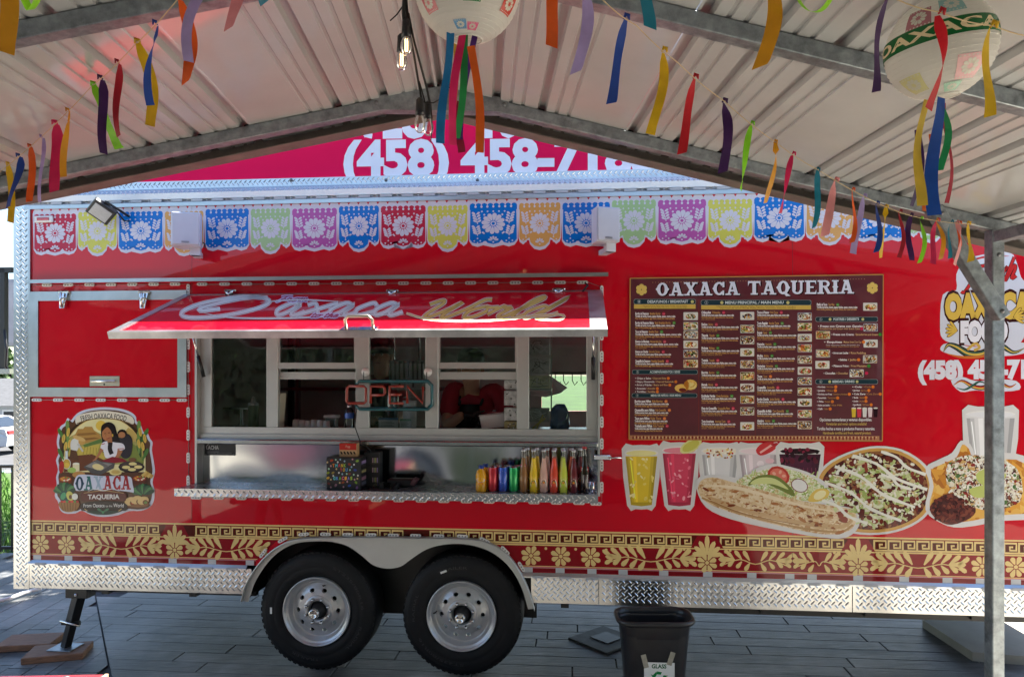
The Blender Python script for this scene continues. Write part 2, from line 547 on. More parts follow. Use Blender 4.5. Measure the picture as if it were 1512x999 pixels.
def slab(art, word, x0, x1, base, h, c, gap=0.12, cols=None, dy=0.0, slope=0.0):
    """wide western slab lettering with spurs, drawn stroke by stroke"""
    W = {'O': .86, 'A': .98, 'X': .92, 'C': .84, 'T': .86, 'Q': .88, 'U': .9, 'E': .8, 'R': .92, 'I': .42, ' ': .42}
    tot = sum(W[k] for k in word) + gap * (len(word) - 1)
    sx = (x1 - x0) / tot; x = x0
    for i, k in enumerate(word):
        cc = cols[i] if cols else c
        bx = base + slope * (x - x0)
        T = lambda a, b: (x + a * sx, bx - b * h)
        def q(*p): art.poly([T(*z) for z in p], cc)
        def bar(a, b, w0): # sloped stem, w0 horizontal width
            q((a[0] - w0 / 2, a[1]), (b[0] - w0 / 2, b[1]), (b[0] + w0 / 2, b[1]), (a[0] + w0 / 2, a[1]))
        def ser(cx, y, w0): q((cx - w0 / 2, y), (cx - w0 / 2, y + .11), (cx + w0 / 2, y + .11), (cx + w0 / 2, y))
        def rng(cx, ro, ri, a0=0, a1=360): art.ring(x + cx * sx, bx - .5 * h, .5 * h, .36 * h, cc, 26, ri * sx, ro * sx, a0, a1)
        if k in 'OQ':
            rng(.43, .38, .15)
            for sg in (-1, 1): q((.43 + sg * .36, .36), (.43 + sg * .36, .64), (.43 + sg * .47, .5))
            if k == 'Q': q((.38, .2), (.55, .2), (.92, -.12), (.62, -.14))
        elif k == 'A':
            bar((.2, 0), (.46, 1), .15); bar((.76, 0), (.5, 1), .24); q((.28, .26), (.28, .4), (.7, .4), (.7, .26))
            ser(.19, 0, .4); ser(.77, 0, .44); ser(.46, .9, .36)
        elif k == 'X':
            bar((.2, 1), (.72, 0), .26); bar((.74, 1), (.2, 0), .16)
            ser(.2, 0, .38); ser(.72, 0, .42); ser(.2, .89, .42); ser(.74, .89, .38)
        elif k == 'C':
            rng(.44, .4, .17, 35, 325); q((.66, .6), (.66, 1.0), (.8, 1.0), (.8, .6)); q((.66, 0), (.66, .36), (.78, .36), (.78, 0))
            q((.08, .36), (.08, .64), (-.03, .5))
        elif k == 'T':
            bar((.43, 0), (.43, .95), .24); q((.02, .86), (.02, 1), (.84, 1), (.84, .86))
            q((.02, .62), (.02, .88), (.12, .88)); q((.84, .62), (.84, .88), (.74, .88)); ser(.43, 0, .48)
        elif k == 'U':
            bar((.22, .3), (.22, 1), .24); bar((.7, .3), (.7, 1), .16)
            art.ring(x + .44 * sx, bx - .3 * h, .3 * h, .16 * h, cc, 14, .14 * sx, .34 * sx, 0, 180)
            ser(.22, .89, .42); ser(.7, .89, .36)
        elif k == 'E':
            bar((.22, 0), (.22, 1), .24); q((.1, 0), (.1, .13), (.76, .13), (.76, 0)); q((.1, .87), (.1, 1), (.74, 1), (.74, .87))
            q((.3, .44), (.3, .57), (.58, .57), (.58, .44)); q((.76, 0), (.76, .34), (.66, .1)); q((.74, 1), (.74, .68), (.64, .9))
            ser(.2, 0, .4); ser(.2, .89, .4)
        elif k == 'R':
            bar((.22, 0), (.22, 1), .24); art.ring(x + .5 * sx, bx - .74 * h, .26 * h, .14 * h, cc, 14, .12 * sx, .3 * sx, -90, 90)
            q((.3, .88), (.3, 1), (.52, 1), (.52, .88)); q((.3, .48), (.3, .6), (.52, .6), (.52, .48))
            bar((.78, 0), (.5, .52), .24); ser(.2, 0, .42); ser(.2, .89, .4); ser(.8, 0, .3)
        elif k == 'I':
            bar((.21, 0), (.21, 1), .24); ser(.21, 0, .44); ser(.21, .89, .44); q((.09, .42), (.09, .58), (0, .5)); q((.33, .42), (.33, .58), (.42, .5))
        x += (W[k] + gap) * sx
# ================================================================== ground
def plank_mat():
    q = N("stamped_plank")
    tc = q.n("TexCoord"); oi = q.n("ObjectInfo")
    ge = q.n("NewGeometry")
    mp = q.n("Mapping"); mp.inputs["Scale"].default_value = (1.3, 9, 1)
    mp.inputs["Rotation"].default_value = (0, 0, -TROT)
    q.l(ge.outputs["Position"], mp.inputs[0])
    no = q.n("TexNoise"); no.inputs["Scale"].default_value = 3.2; no.inputs["Detail"].default_value = 9; no.inputs["Roughness"].default_value = 0.7
    q.l(mp.outputs[0], no.inputs[0])
    n2 = q.n("TexNoise"); n2.inputs["Scale"].default_value = 1.6; n2.inputs["Detail"].default_value = 7
    q.l(ge.outputs["Position"], n2.inputs[0])
    v = q.math('ADD', q.math('MULTIPLY', no.outputs[0], 0.42), q.math('MULTIPLY', n2.outputs[0], 0.75))
    v = q.math('ADD', v, q.math('MULTIPLY', oi.outputs["Random"], 0.07))
    rp = q.n("ValToRGB"); e = rp.color_ramp.elements
    e[0].position, e[1].position = 0.44, 0.84
    e[0].color, e[1].color = (0.030, 0.032, 0.033, 1), (0.33, 0.33, 0.325, 1)
    m = e.new(0.60); m.color = (0.095, 0.098, 0.098, 1)
    q.l(v, rp.inputs[0]); q.l(rp.outputs[0], q.b.inputs["Base Color"])
    q.l(q.math('MULTIPLY_ADD', no.outputs[0], 0.35, 0.3), q.b.inputs["Roughness"])
    bp = q.n("Bump"); bp.inputs["Distance"].default_value = 0.006
    q.l(no.outputs[0], bp.inputs["Height"]); q.l(bp.outputs[0], q.b.inputs["Normal"])
    return q.m
PLANK = plank_mat()
CONC = mat("concrete", (0.36, 0.33, 0.27), rough=0.8, var=0.22, vscale=1.5, bump=0.002, bscale=60)
JOINT = mat("joint_concrete", (0.07, 0.075, 0.08), rough=0.85, var=0.3, vscale=5)
GRASSM = mat("lawn_soil", (0.09, 0.16, 0.03), rough=0.9, var=0.35, vscale=3)

b = MB(); b.add([(x, y, z) for y, z in ((-400, -.06), (14.5, -.06), (24, -1.2), (700, -1.2)) for x in (-400, 400)], [(0, 1, 3, 2), (2, 3, 5, 4), (4, 5, 7, 6)], mat("meadow_ground", (0.045, 0.085, 0.014), rough=0.95, var=0.4, vscale=0.2))
struct(b.build("ground"))
b = MB(); b.add([(-30, -1.6, -0.03), (16, -1.6, -0.03), (16, 7.9, -0.03), (-30, 7.9, -0.03)], [(0, 1, 2, 3)], CONC)
struct(b.build("concrete_yard"))
SZ = lambda y: -.06 - max(0, min(1, (y - 14.5) / 9.5)) * 1.14
b = MB(); b.add([(x, y, SZ(y) + .008) for y in (15.6, 24, 31.5) for x in (-60, 30)], [(0, 1, 3, 2), (2, 3, 5, 4)], mat("lot_asphalt", (.06, .06, .063), rough=.9, var=.2, vscale=2))
struct(b.build("parking_lot"))
b = MB()
for k in range(5):
    x0 = -14.2 + k * 1.1; m_ = (mat("blue_bay_paint", (.03, .22, .5), rough=.6), mat("white_bay_paint", (.6, .6, .6), rough=.6))[k % 2]
    b.add([(x, y, SZ(y) + .013) for y in (15.9, 19.0) for x in (x0, x0 + 1.1)], [(0, 1, 3, 2)], m_)
struct(b.build("parking_bay_paint"))
b = MB(); b.add([(-40, -9.6, -0.04), (30, -9.6, -0.04), (30, -1.6, -0.04), (-40, -1.6, -0.04)], [(0, 1, 2, 3)], mat("asphalt", (.045, .045, .048), rough=.85, var=.25, vscale=3, bump=.002, bscale=120))  # unseen dark ground added behind the camera to dim the steel panel's reflection
struct(b.build("added_dark_lot"))
b = MB()
for p in ([(-4.5, -1.5), (5.2, -1.5), (5.2, 4.0), (-4.5, 4.0)],):
    pass
J0, J1 = gp(164, 999), gp(140, 875)
jd = (J1 - J0).normalized()
Ja, Jb = J0 - jd * 0.55, J1 + jd * 0.45
def quad(b, pts, z, m): b.add([(p[0], p[1], z) for p in pts], [tuple(range(len(pts)))], m)
cR0, cR1 = t2w((4.4, -2.0, 0)), t2w((4.4, 3.3, 0))
b = MB(); quad(b, [(-5.2, Ja.y), (cR0.x, Ja.y), (cR1.x, 7.6), (-5.2, 7.6)], -0.014, JOINT)
paving = struct(b.build("paving"))
PLM = {}
def clipped(cx, cy, L, Wd, rz, keep_right):
    """a plank cut by the slanting joint"""
    ca, sa = math.cos(rz), math.sin(rz)
    P = [(cx + x * ca - y * sa, cy + x * sa + y * ca) for x, y in ((-L / 2, -Wd / 2), (L / 2, -Wd / 2), (L / 2, Wd / 2), (-L / 2, Wd / 2))]
    nx, ny = -jd.y, jd.x
    sg = -1 if keep_right else 1
    f = lambda p: sg * ((p[0] - Ja.x) * nx + (p[1] - Ja.y) * ny) - .006
    if all(f(p) > 0 for p in P): return None
    out = []
    for i in range(4):
        a, c = P[i], P[(i + 1) % 4]; fa, fc = f(a), f(c)
        if fa > 0: out.append(a)
        if (fa > 0) != (fc > 0): k = fa / (fa - fc); out.append((a[0] + (c[0] - a[0]) * k, a[1] + (c[1] - a[1]) * k))
    return out
def plank(cx, cy, L, Wd, rz, right=True):
    cut = clipped(cx, cy, L, Wd, rz, right)
    if cut is not None:
        if len(cut) < 3: return
        n = len(cut); b = MB(); b.add([(x, y, .0002) for x, y in cut] + [(x, y, -.0138) for x, y in cut], [tuple(range(n))] + [(i, i + n, (i + 1) % n + n, (i + 1) % n) for i in range(n)], PLANK)
        b.build("paving_plank", paving); return
    k = (round(L, 2), round(Wd, 3))
    if k not in PLM:
        PLM[k] = MB().box((0, 0, 0), (k[0], k[1], 0.02), PLANK, bev=0.0022).mesh("paving_plank")
    o = bpy.data.objects.new("paving_plank", PLM[k]); COL.objects.link(o)
    o.parent = paving
    o.location = (cx, cy, -0.0098 + random.uniform(-0.0008, 0.0008)); o.rotation_euler = (0, 0, rz)
NPL = 0
def jx(y): return Ja.x + (Jb.x - Ja.x) * (y - Ja.y) / (Jb.y - Ja.y)
PW = 0.158
row = 0; y = -0.95
while y < 3.0:
    u = -3.9 + random.uniform(-1.2, 0)
    while u < 4.2:
        L = random.choice((0.9, 1.2, 1.2, 1.5))
        a = max(u, -9); e_ = u + L
        c = t2w(((a + e_) / 2, y, 0)); l0 = t2w((a, y, 0))
        if jx(l0.y) - 0.2 > l0.x:
            a = a + (jx(l0.y) - 0.2 - l0.x)
        if e_ - a > 0.1 and NPL < 255:
            c = t2w(((a + e_) / 2, y, 0))
            if 4.0 < c.y < 7.5:
                plank(c.x, c.y, e_ - a - 0.006, PW - 0.0035, TROT); NPL += 1
        u = e_
    y += PW
x = -5.1
while x < -2.5:
    y = 4.1 + random.uniform(-1, 0)
    while y < 7.5:
        L = random.choice((0.9, 1.2, 1.5)); e_ = y + L
        top = e_
        a = max(y, Ja.y)
        # stay left of the diagonal joint
        lim = Ja.y + (x - PW / 2 - Ja.x) * (Jb.y - Ja.y) / (Jb.x - Ja.x)
        top = min(top, lim)
        if top - a > 0.15 and NPL < 298:
            plank(x, (a + top) / 2, top - a - 0.006, PW - 0.0035, math.pi / 2, False); NPL += 1
        y = e_
    x += PW
# raised pad to the right
b = MB()
p = [gp(1362, 914, .06), gp(1436, 962, .06), gp(1512, 968, .06), gp(1650, 966, .06), gp(1650, 914, .06)]
n = len(p)
b.add([(q.x, q.y, .06) for q in p] + [(q.x, q.y, -.03) for q in p], [tuple(range(n))] + [(i, i + n, (i + 1) % n + n, (i + 1) % n) for i in range(n)], CONC)
tag(b.build("concrete_slab"), "pale raised concrete slab under the right end of the trailer", "slab")

# utility cover sunk in the paving
uc = gp(893, 944)
t = thing("utility_cover", "square grey utility cover set in the paving behind the black bin", "cover", (uc.x, uc.y, 0.0), R(38))
b = MB(); b.box((0, 0, .004), (.38, .38, .012), mat("cast_cover", (0.10, 0.10, 0.09), rough=.6, metal=.3, var=.3, vscale=20, bump=.001), bev=.004)
b.build("rim", t)
MB().box((0.02, 0, .012), (.17, .17, .006), BLACK, bev=.002).build("lid", t)
# white hose
b = MB(); b.tube([gp(-60, 900, .03), gp(-20, 892, .03), gp(10, 884, .03), gp(35, 875, .03), gp(60, 868, .03)], .017, WPLAST, 10)
tag(b.build("hose"), "white hose lying on the paving at the left edge", "hose")

# ================================================================== trailer
TR = tthing("food_trailer", "long red food trailer with serving window and printed decorations", "food trailer")
U0, U1 = tw(43, 500)[0], 3.45
ZB, ZT = 0.684, tw(570, 291)[1]
WL, WR = tw(289, 600)[0], tw(886, 600)[0]         # serving opening
ZC, ZH = 1.22, 2.445                              # counter top, hinge
TK = 0.05
arch = [(388, 829), (400, 816), (418, 806), (445, 798), (560, 796), (690, 798), (718, 803), (742, 816), (757, 830), (766, 842)]
ar = [tw(*p) for p in arch]; ar[0] = (ar[0][0], ZB); ar[-1] = (ar[-1][0], ZB)
b = MB()
b.prism([(U0, ZB), (WL, ZB), (WL, ZT), (U0, ZT)], -TK, 0, RED)
b.prism([(WR, ZB), (U1, ZB), (U1, ZT), (WR, ZT)], -TK, 0, RED)
b.prism([(WL, ZH), (WR, ZH), (WR, ZT), (WL, ZT)], -TK, 0, RED)
b.prism([(WL, ZB)] + ar + [(WR, ZB), (WR, ZC - .05), (WL, ZC - .05)], -TK, 0, RED)
# ends and far side, with a window in the far side
DB = -2.4
b.wbox(U0, U0 + .05, -TK, DB, .55, ZT, RED); b.wbox(U1 - .05, U1, -TK, DB, .55, ZT, RED)
bw0, bw1 = tw(800, 560, DB)[0], tw(905, 560, DB)[0]
bz0, bz1 = tw(830, 606, DB)[1], tw(830, 553, DB)[1]
DR0, DR1, DRZ = 1.45, 2.35, 2.62                  # unseen doorway added in the far side to let daylight in
FARW = lambda m: ((U0 + m, bw0, .62, ZT - m), (bw1, DR0, .62, ZT - m), (DR0, DR1, DRZ, ZT - m), (DR1, U1 - m, .62, ZT - m), (bw0, bw1, .62, bz0), (bw0, bw1, bz1, ZT - m))
for x0, x1, z0, z1 in FARW(0):
    b.wbox(x0, x1, DB, DB + .05, z0, z1, RED)
body = b.build("body", TR)
b = MB(); b.wbox(U0 - .02, U1, .0, DB, ZT + .02, ZT + .06, WHITE); b.build("roof", TR)
b = MB(); b.wbox(U0 + .05, U1 - .05, -.37, DB + .05, .56, .62, STEEL2); b.build("floor", TR)
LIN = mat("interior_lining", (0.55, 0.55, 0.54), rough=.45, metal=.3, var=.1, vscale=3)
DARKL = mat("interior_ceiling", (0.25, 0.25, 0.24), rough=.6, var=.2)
b = MB()
for x0, x1, z0, z1 in FARW(.01):
    b.wbox(x0, x1, DB + .052, DB + .062, z0, z1, LIN)
b.wbox(U0 + .052, U0 + .058, -TK - .002, DB + .06, .62, ZT - .01, LIN); b.wbox(U1 - .06, U1 - .052, -TK - .002, DB + .06, .62, ZT - .01, LIN)
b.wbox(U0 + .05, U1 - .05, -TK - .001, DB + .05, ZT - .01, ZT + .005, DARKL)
b.build("interior_lining", TR)

# edges in tread plate
b = MB(); b.wbox(tw(21, 600)[0], U0 + .004, .006, -.3, .485, ZT - .002, TREAD); ct = b.build("corner_trim", TR); xct = tw(21, 600)[0]; lozenges(ct, (xct, -.0061, .485), (1, 0, 0), (0, 0, 1), U0 - xct, ZT - .49)
b = MB(); b.wbox(U0 + .004, U0 + .016, .0005, .012, .665, ZT - .03, ALU); b.build("corner_bead", TR)
skL, skR = tw(372, 850)[0], tw(784, 880)[0]
for i, (x0, x1) in enumerate(((U0 + .005, skL), (skR, tw(884, 880)[0] - .001), (tw(884, 880)[0] + .001, tw(1258, 880)[0] - .001), (tw(1258, 880)[0] + .001, U1))):
    MB().wbox(x0, x1, -.02, .006 if i != 2 else .0065, .492, .662, TREAD, bev=.002).build("skirt_panel", TR); sp_ = [o for o in TR.children if o.name.startswith("skirt_panel")][-1]; lozenges(sp_, (x0, -.0061 - (i == 2) * .0005, .493), (1, 0, 0), (0, 0, 1), x1 - x0, .166)
b = MB()
for x0, x1 in ((U0 + .005, skL - .03), (skR - .06, U1)):
    b.add([(x0, -.004, .684), (x1, -.004, .684), (x1, -.02, .664), (x0, -.02, .664)], [(0, 3, 2, 1)], TREADT)
    b.wbox(x0, x1, .001, .02, .655, .664, TREADT)
b.build("skirt_cap", TR)
# roof edge: a sloping tread strip and a lip behind it
b = MB()
zr = tw(570, 271, -.1)[1]
b.add([(U0 - .03, -.005, ZT - .004), (U1, -.005, ZT - .004), (U1, .1, zr), (U0 - .03, .1, zr)], [(0, 1, 2, 3)], TREADT)
b.wbox(U0 - .03, U1, .0, .012, ZT - .03, ZT - .005, ALU)
re_ = b.build("roof_edge", TR); ev = Vector((0, .094, zr - ZT + .004)); lozenges(re_, (U0 - .03, -.0055, ZT - .0035), (1, 0, 0), ev, U1 - U0, ev.length, .024)
b = MB(); zr2 = tw(570, 260, -.12)[1]
b.wbox(U0 - .03, U1, -.11, -.14, ZT, zr2, TREADT); rl_ = b.build("roof_lip", TR); lozenges(rl_, (U0 - .03, .1098, zr - .004), (1, 0, 0), (0, 0, 1), U1 - U0, zr2 - zr + .004, .024)
sc_ = MB().lathe([(.012, 0), (.010, .005), (0, .007)], mat("dark_screw", (.15, .15, .16), metal=.8, rough=.4), axis='Y', n=8).mesh("screw")
for px in (430, 570, 705, 848):
    o = link(sc_, "screw", TR); u, z = tw(px, 266, -.11); o.location = (u, .11, z)
# drip rail above the hatches
b = MB(); z = tw(470, 409, .05)[1]
b.wbox(tw(38, 410, .05)[0], tw(898, 410, .05)[0], -.0, .055, z - .006, z + .006, ALU); b.wbox(tw(38, 410, .05)[0], tw(898, 410, .05)[0], .05, .058, z - .018, z + .006, ALU)
b.build("drip_rail", TR)
# tie holding the small lamps in a chain: wire
WIRE = mat("grey_wire", (.25, .25, .26), rough=.5, var=.1)
LEDW = mat("lamp_housing", (.72, .70, .69), rough=.3, var=.05)
LEDD = mat("lamp_dot", (.30, .28, .26), rough=.2, var=.1)
def pill(b, L, H, d0, d1, m, n=5):
    p = []
    for sx in (1, -1):
        for i in range(n): 
            a = R(-90 + 180 * i / (n - 1)) if sx > 0 else R(90 + 180 * i / (n - 1))
            p.append((sx * (L - H) / 2 + H / 2 * math.cos(a), H / 2 * math.sin(a)))
    b.prism(p, d0, d1, m)
b = MB(); pill(b, .072, .021, 0, .007, LEDW)
for k in (-1, 0, 1): b.lathe([(.0055, .0072), (.004, .0085), (0, .009)], LEDD, (k * .019, 0, 0), 'Y', 6)
LEDM = b.mesh("marker_lamp")
def lamps(pts, vert=False, d=0.0):
    for px, py in pts:
        o = link(LEDM, "marker_lamp", TR); u, z = tw(px, py); o.location = (u, -d - .0005, z)
        if vert is True: o.rotation_euler = (0, R(90), 0)
        elif vert: o.rotation_euler = (0, R(vert), 0)
def lerp(a, c, n): return [(a[0] + (c[0] - a[0]) * i / (n - 1), a[1] + (c[1] - a[1]) * i / (n - 1)) for i in range(n)]
lamps(lerp((70, 421), (259, 419.5), 7)); lamps(lerp((299, 419.5), (860, 417), 18))
lamps(lerp((278.5, 508), (278.5, 709), 7), True); lamps([(278.5, 427)], True)
lamps(lerp((888.5, 430), (888.5, 719), 10), True)
lamps(lerp((290, 734), (855, 742), 18)); lamps([(880, 743)])
lamps(lerp((55, 590), (244, 590.5), 7)); lamps([(269, 590.5)])
wl = MB()
for ch in ([(43, 421), (278, 419), (278.5, 715)], [(290, 420), (868, 416.5), (888.5, 424), (888.5, 742), (286, 733.5)], [(46, 590), (278, 590.5)]):
    wl.tube([tl(*p, .003) for p in ch], .0017, WIRE, 5)
wl.build("lamp_wire", TR)
# the small lamps under the roof edge and over the skirt are clip shaped
b = MB(); pill(b, .08, .016, 0, .006, mat("clip_grey", (.42, .43, .46), rough=.45)); CLIP = b.mesh("edge_clip")
for i in range(44):
    u = U0 + .2 + i * .142
    if u > U1 - .1: break
    o = link(CLIP, "edge_clip", TR); o.location = (u, -.001, ZT + .008)
for i in range(46):
    u = U0 + .1 + i * .168
    if u > U1 - .1: break
    if skL - .08 < u < skR + .02: continue
    o = link(CLIP, "edge_clip", TR); o.location = (u, -.0205, .663)

# ------------------------------------------------------------------ closed hatch
def frame4(b, x0, x1, z0, z1, w, d0, d1, m, g=.0):
    for a in ([(x0, z1), (x0 + w, z1 - w), (x1 - w, z1 - w), (x1, z1)], [(x0, z0), (x1, z0), (x1 - w, z0 + w), (x0 + w, z0 + w)],
              [(x0, z0), (x0 + w, z0 + w), (x0 + w, z1 - w), (x0, z1)], [(x1, z0), (x1, z1), (x1 - w, z1 - w), (x1 - w, z0 + w)]):
        b.prism(a, d0, d1, m)
hx0, hz1 = tw(46, 431); hx1, hz0 = tw(277, 586)
b = MB(); frame4(b, hx0, hx1, hz0, hz1, .062, 0, .016, ALU)
hatch = b.build("closed_hatch", TR)
MB().prism([(hx0 + .06, hz0 + .06), (hx1 - .06, hz0 + .06), (hx1 - .06, hz1 - .06), (hx0 + .06, hz1 - .06)], 0, .008, RED).build("hatch_panel", hatch)
x0, z1 = tw(134, 555); x1, z0 = tw(178, 570)
b = MB(); b.wbox(x0, x1, .008, .013, z0, z1, mat("brass_plate", (.55, .5, .4), metal=.9, rough=.3), bev=.002)
b.tube([((x0 + .02), -.02, (z0 + z1) / 2), (x1 - .025, -.02, (z0 + z1) / 2)], .009, CHROME, 10)
b.box(((x0 + x1) / 2, -.014, z0 + .013), (.008, .004, .012), BLACK)
b.build("handle", hatch)
for px, py in ((98, 437), (216, 437)):
    u, z = tw(px, py); b = MB()
    b.box((u, -.022, z + .022), (.085, .02, .022), CHROME, bev=.006)
    b.add([(u - .03, -.03, z + .02), (u + .03, -.03, z + .02), (u + .016, -.045, z - .085), (u - .016, -.045, z - .085), (u - .03, -.012, z + .02), (u + .03, -.012, z + .02), (u + .016, -.02, z - .085), (u - .016, -.02, z - .085)],
          [(0, 3, 2, 1), (0, 4, 7, 3), (1, 2, 6, 5), (2, 3, 7, 6), (4, 5, 6, 7)], CHROME)
    b.tube([(u, -.05, z + .02), (u, -.055, z - .03), (u, -.048, z - .08)], .008, CHROME, 8)
    b.box((u, -.04, z - .02), (.05, .012, .012), CHROME, bev=.003)
    b.build("latch", hatch)

# ------------------------------------------------------------------ awning: the raised hatch
AH = Vector(((tw(275, 432)[0] + tw(888, 430)[0]) / 2, -.025, tw(575, 432, .025)[1]))
AX0, AX1, AD, AZ = -2.583, 0.158, 0.80, 0.294
ASL = math.atan2(AZ, AD - .025); ALN = math.hypot(AZ, AD - .025)
ANR = Vector((0, -math.sin(ASL), math.cos(ASL)))
def awp(px, py):
    """photo point measured on the sloping hatch"""
    xn, zn = (px - CX) / F, (HY - py) / F
    rn, ru = xn * SA + CA, xn * CA - SA
    k = AZ / (AD - .025)
    t = (AH.z - CAMZ - k * (D0 - .025)) / (zn - k * rn)
    return Vector((t * ru, -(D0 - t * rn), CAMZ + t * zn))
def aw(u, s): return Vector((u, AH.y - math.cos(ASL) * s, AH.z - math.sin(ASL) * s))
b = MB()
def awslab(b, x0, x1, s0, s1, h0, h1, m):
    q = [aw(x0, s0), aw(x1, s0), aw(x1, s1), aw(x0, s1)]
    v = [p + ANR * h1 for p in q] + [p + ANR * h0 for p in q]
    b.add(v, [(0, 3, 2, 1), (4, 5, 6, 7)] + [(i, (i + 1) % 4, (i + 1) % 4 + 4, i + 4) for i in range(4)], m)
awslab(b, AX0 + .05, AX1 - .05, .02, ALN - .03, -.022, 0, RED)
aw_o = b.build("awning_hatch", TR)
b = MB()
FR = mat("hatch_frame_metal", (.50, .50, .51), rough=.35, metal=.9, var=.25, vscale=7, rvar=.1)
awslab(b, AX0, AX0 + .05, 0, ALN - .03, -.03, .004, FR); awslab(b, AX1 - .09, AX1, 0, ALN - .03, -.03, .004, FR)
awslab(b, AX0 + .05, AX1 - .09, 0, .02, -.03, .004, FR); awslab(b, AX0, AX1, ALN - .03, ALN, -.035, .005, FR)
b.build("hatch_frame", aw_o)
b = MB(); hp = [awp(511, 486), awp(551, 486)]
for i in (0, 1): hp[i] = hp[i] + ANR * .004
b.tube([hp[0], hp[0] + ANR * .05, hp[0] + ANR * .07 + Vector((.02, 0, 0)), hp[1] + ANR * .07 - Vector((.02, 0, 0)), hp[1] + ANR * .05, hp[1]], .009, mat("worn_brass", (.6, .53, .42), metal=.9, rough=.3), 10)
c = (hp[0] + hp[1]) / 2
awslab(b, c.x - .1, c.x + .1, ALN - .06, ALN - .002, .005, .01, CHROME)
b.build("handle", aw_o)
# letters on the hatch
W_, G_, DK = "d6d4d0", "d4b060", "5a0a16"
def script(word, x, y, sx, sy, sh):
    """running hand, each letter a line of points; returns strokes"""
    L = {'a': ([[(.48, .82), (.24, .98), (.0, .5), (.14, .04), (.36, .3), (.5, .9), (.46, .25), (.6, .02), (.82, .3)]], .74),
         'x': ([[(-.02, .8), (.14, .95), (.36, .5), (.56, .04), (.8, .25)], [(.78, .98), (.36, .5), (-.06, .0)]], .76),
         'c': ([[(.46, .74), (.28, .98), (.0, .5), (.16, .03), (.54, .32)]], .54),
         'o': ([[(.3, .95), (.02, .6), (.1, .05), (.36, .1), (.5, .6), (.3, .95), (.5, .85), (.7, .9)]], .66),
         'r': ([[(0, .3), (.16, 1.0), (.22, .82), (.44, .86), (.36, .3), (.48, .03), (.68, .32)]], .62),
         'l': ([[(-.02, .25), (.36, 1.5), (.28, 1.75), (.14, 1.3), (.16, .25), (.3, .02), (.48, .3)]], .44),
         'd': ([[(.44, .82), (.22, .98), (.0, .5), (.14, .04), (.36, .3), (.6, 1.75), (.46, .25), (.6, .02), (.95, .4)]], .8),
         'W': ([[(-.2, 1.1), (.0, 1.45), (.14, 1.2), (.1, .3), (.22, .0), (.5, .6), (.66, 1.3), (.6, .3), (.74, .0), (1.05, .7), (1.2, 1.45), (1.4, 1.5)]], 1.2),
         'F': ([[(0, 1.2), (.3, 1.45), (1.0, 1.4)], [(.5, 1.4), (.3, .5), (.1, 0), (-.1, .1)], [(.2, .7), (.6, .75)]], .7),
         'm': ([[(0, .1), (.1, .95), (.14, .1), (.3, .95), (.36, .1), (.55, .95), (.6, .1), (.8, .3)]], .85),
         't': ([[(.1, 1.4), (.05, .2), (.2, .02), (.4, .3)], [(-.1, 1.0), (.35, 1.0)]], .42),
         'h': ([[(.1, 1.5), (.02, 0), (.25, .9), (.4, .7), (.36, .1), (.6, .2)]], .62),
         'e': ([[(0, .5), (.4, .65), (.2, .98), (.0, .4), (.2, .0), (.5, .3)]], .52), ' ': ([], .4), 's': ([[(.0, .2), (.35, .98), (.2, .6), (.35, .15), (.0, .05)]], .45)}
    out = []
    for ch in word:
        st, w0 = L[ch]
        for s_ in st: out.append([(x + (px_ + sh * py_) * sx, y - py_ * sy) for px_, py_ in s_])
        x += w0 * sx
    return out, x
ar_ = Art(awp, nrm=ANR, base=.0012)
def line(strokes, wds, cols, sm=4):
    for wd, c in zip(wds, cols):
        for st in strokes: ar_.stroke(st, wd, c, sm=sm)
bigO = [(395, 440), (350, 439), (295, 449), (268, 462), (280, 469), (325, 467), (375, 457), (398, 446), (384, 439), (355, 441), (305, 452), (295, 459), (325, 456)]
o1, _ = script("axaca", 402, 466, 52, 19, .36)
o2, _ = script("From", 408, 445.5, 16, 5.5, .4)
o3, _ = script("to the", 458, 469, 13, 4.5, .4)
o4, _ = script("World", 617, 470, 51, 18, .5)
line([bigO] + o1, (6.6, 5.0, 4.1), ("e4e2de", "7a1220", W_))
ar_.stroke([(300, 462), (340, 469), (420, 470), (520, 466), (598, 465)], 3, W_, sm=4, taper=True)
line(o2, (4.2, 1.6), ("d6d2f0", "a04560")); line(o3, (4.2, 1.5), ("d6d2f0", "a04560"))
ar_.stroke([(384, 447), (440, 443), (508, 446)], 2.2, W_, sm=4, taper=True)
line(o4, (6.6, 5.0, 4.1), ("e6ddd0", "7a1220", G_))
for wd, c in ((3.6, "e6ddd0"), (2, G_)):
    ar_.stroke([(600, 463), (640, 473), (720, 474), (800, 466), (832, 466), (825, 473), (795, 472)], wd, c, sm=4)
ar_.build("hatch_lettering", aw_o)
# gas struts and the three keeper clips over the hatch
for (a, c) in ((tl(284, 494, .06), tl(301, 556, .0)), (tl(876, 494, .05), tl(876, 560, .0))):
    b = MB(); m_ = a.lerp(c, .5)
    b.tube([a, m_], .006, CHROME, 8); b.tube([m_, c], .012, BLACK, 8); b.build("gas_strut", TR)
for px, py in ((341, 429), (580, 429), (825, 427)):
    p = tl(px, py, .02); b = MB()
    b.box(p, (.08, .035, .016), CHROME, bev=.005); b.tube([p + Vector((-.028, -.02, 0)), p + Vector((0, -.03, -.03)), p + Vector((.028, -.02, 0))], .01, CHROME, 8)
    b.box(p + Vector((0, -.02, -.03)), (.05, .03, .02), BLACK, bev=.005); b.build("keeper", TR)
b = MB(); b.tube([tl(864, 418, .02), tl(868, 421, .05), tl(862, 428, .06), tl(859, 432, .04)], .006, BLACK, 6); b.build("cable", TR)
b = MB(); p = tl(889, 675, .012)
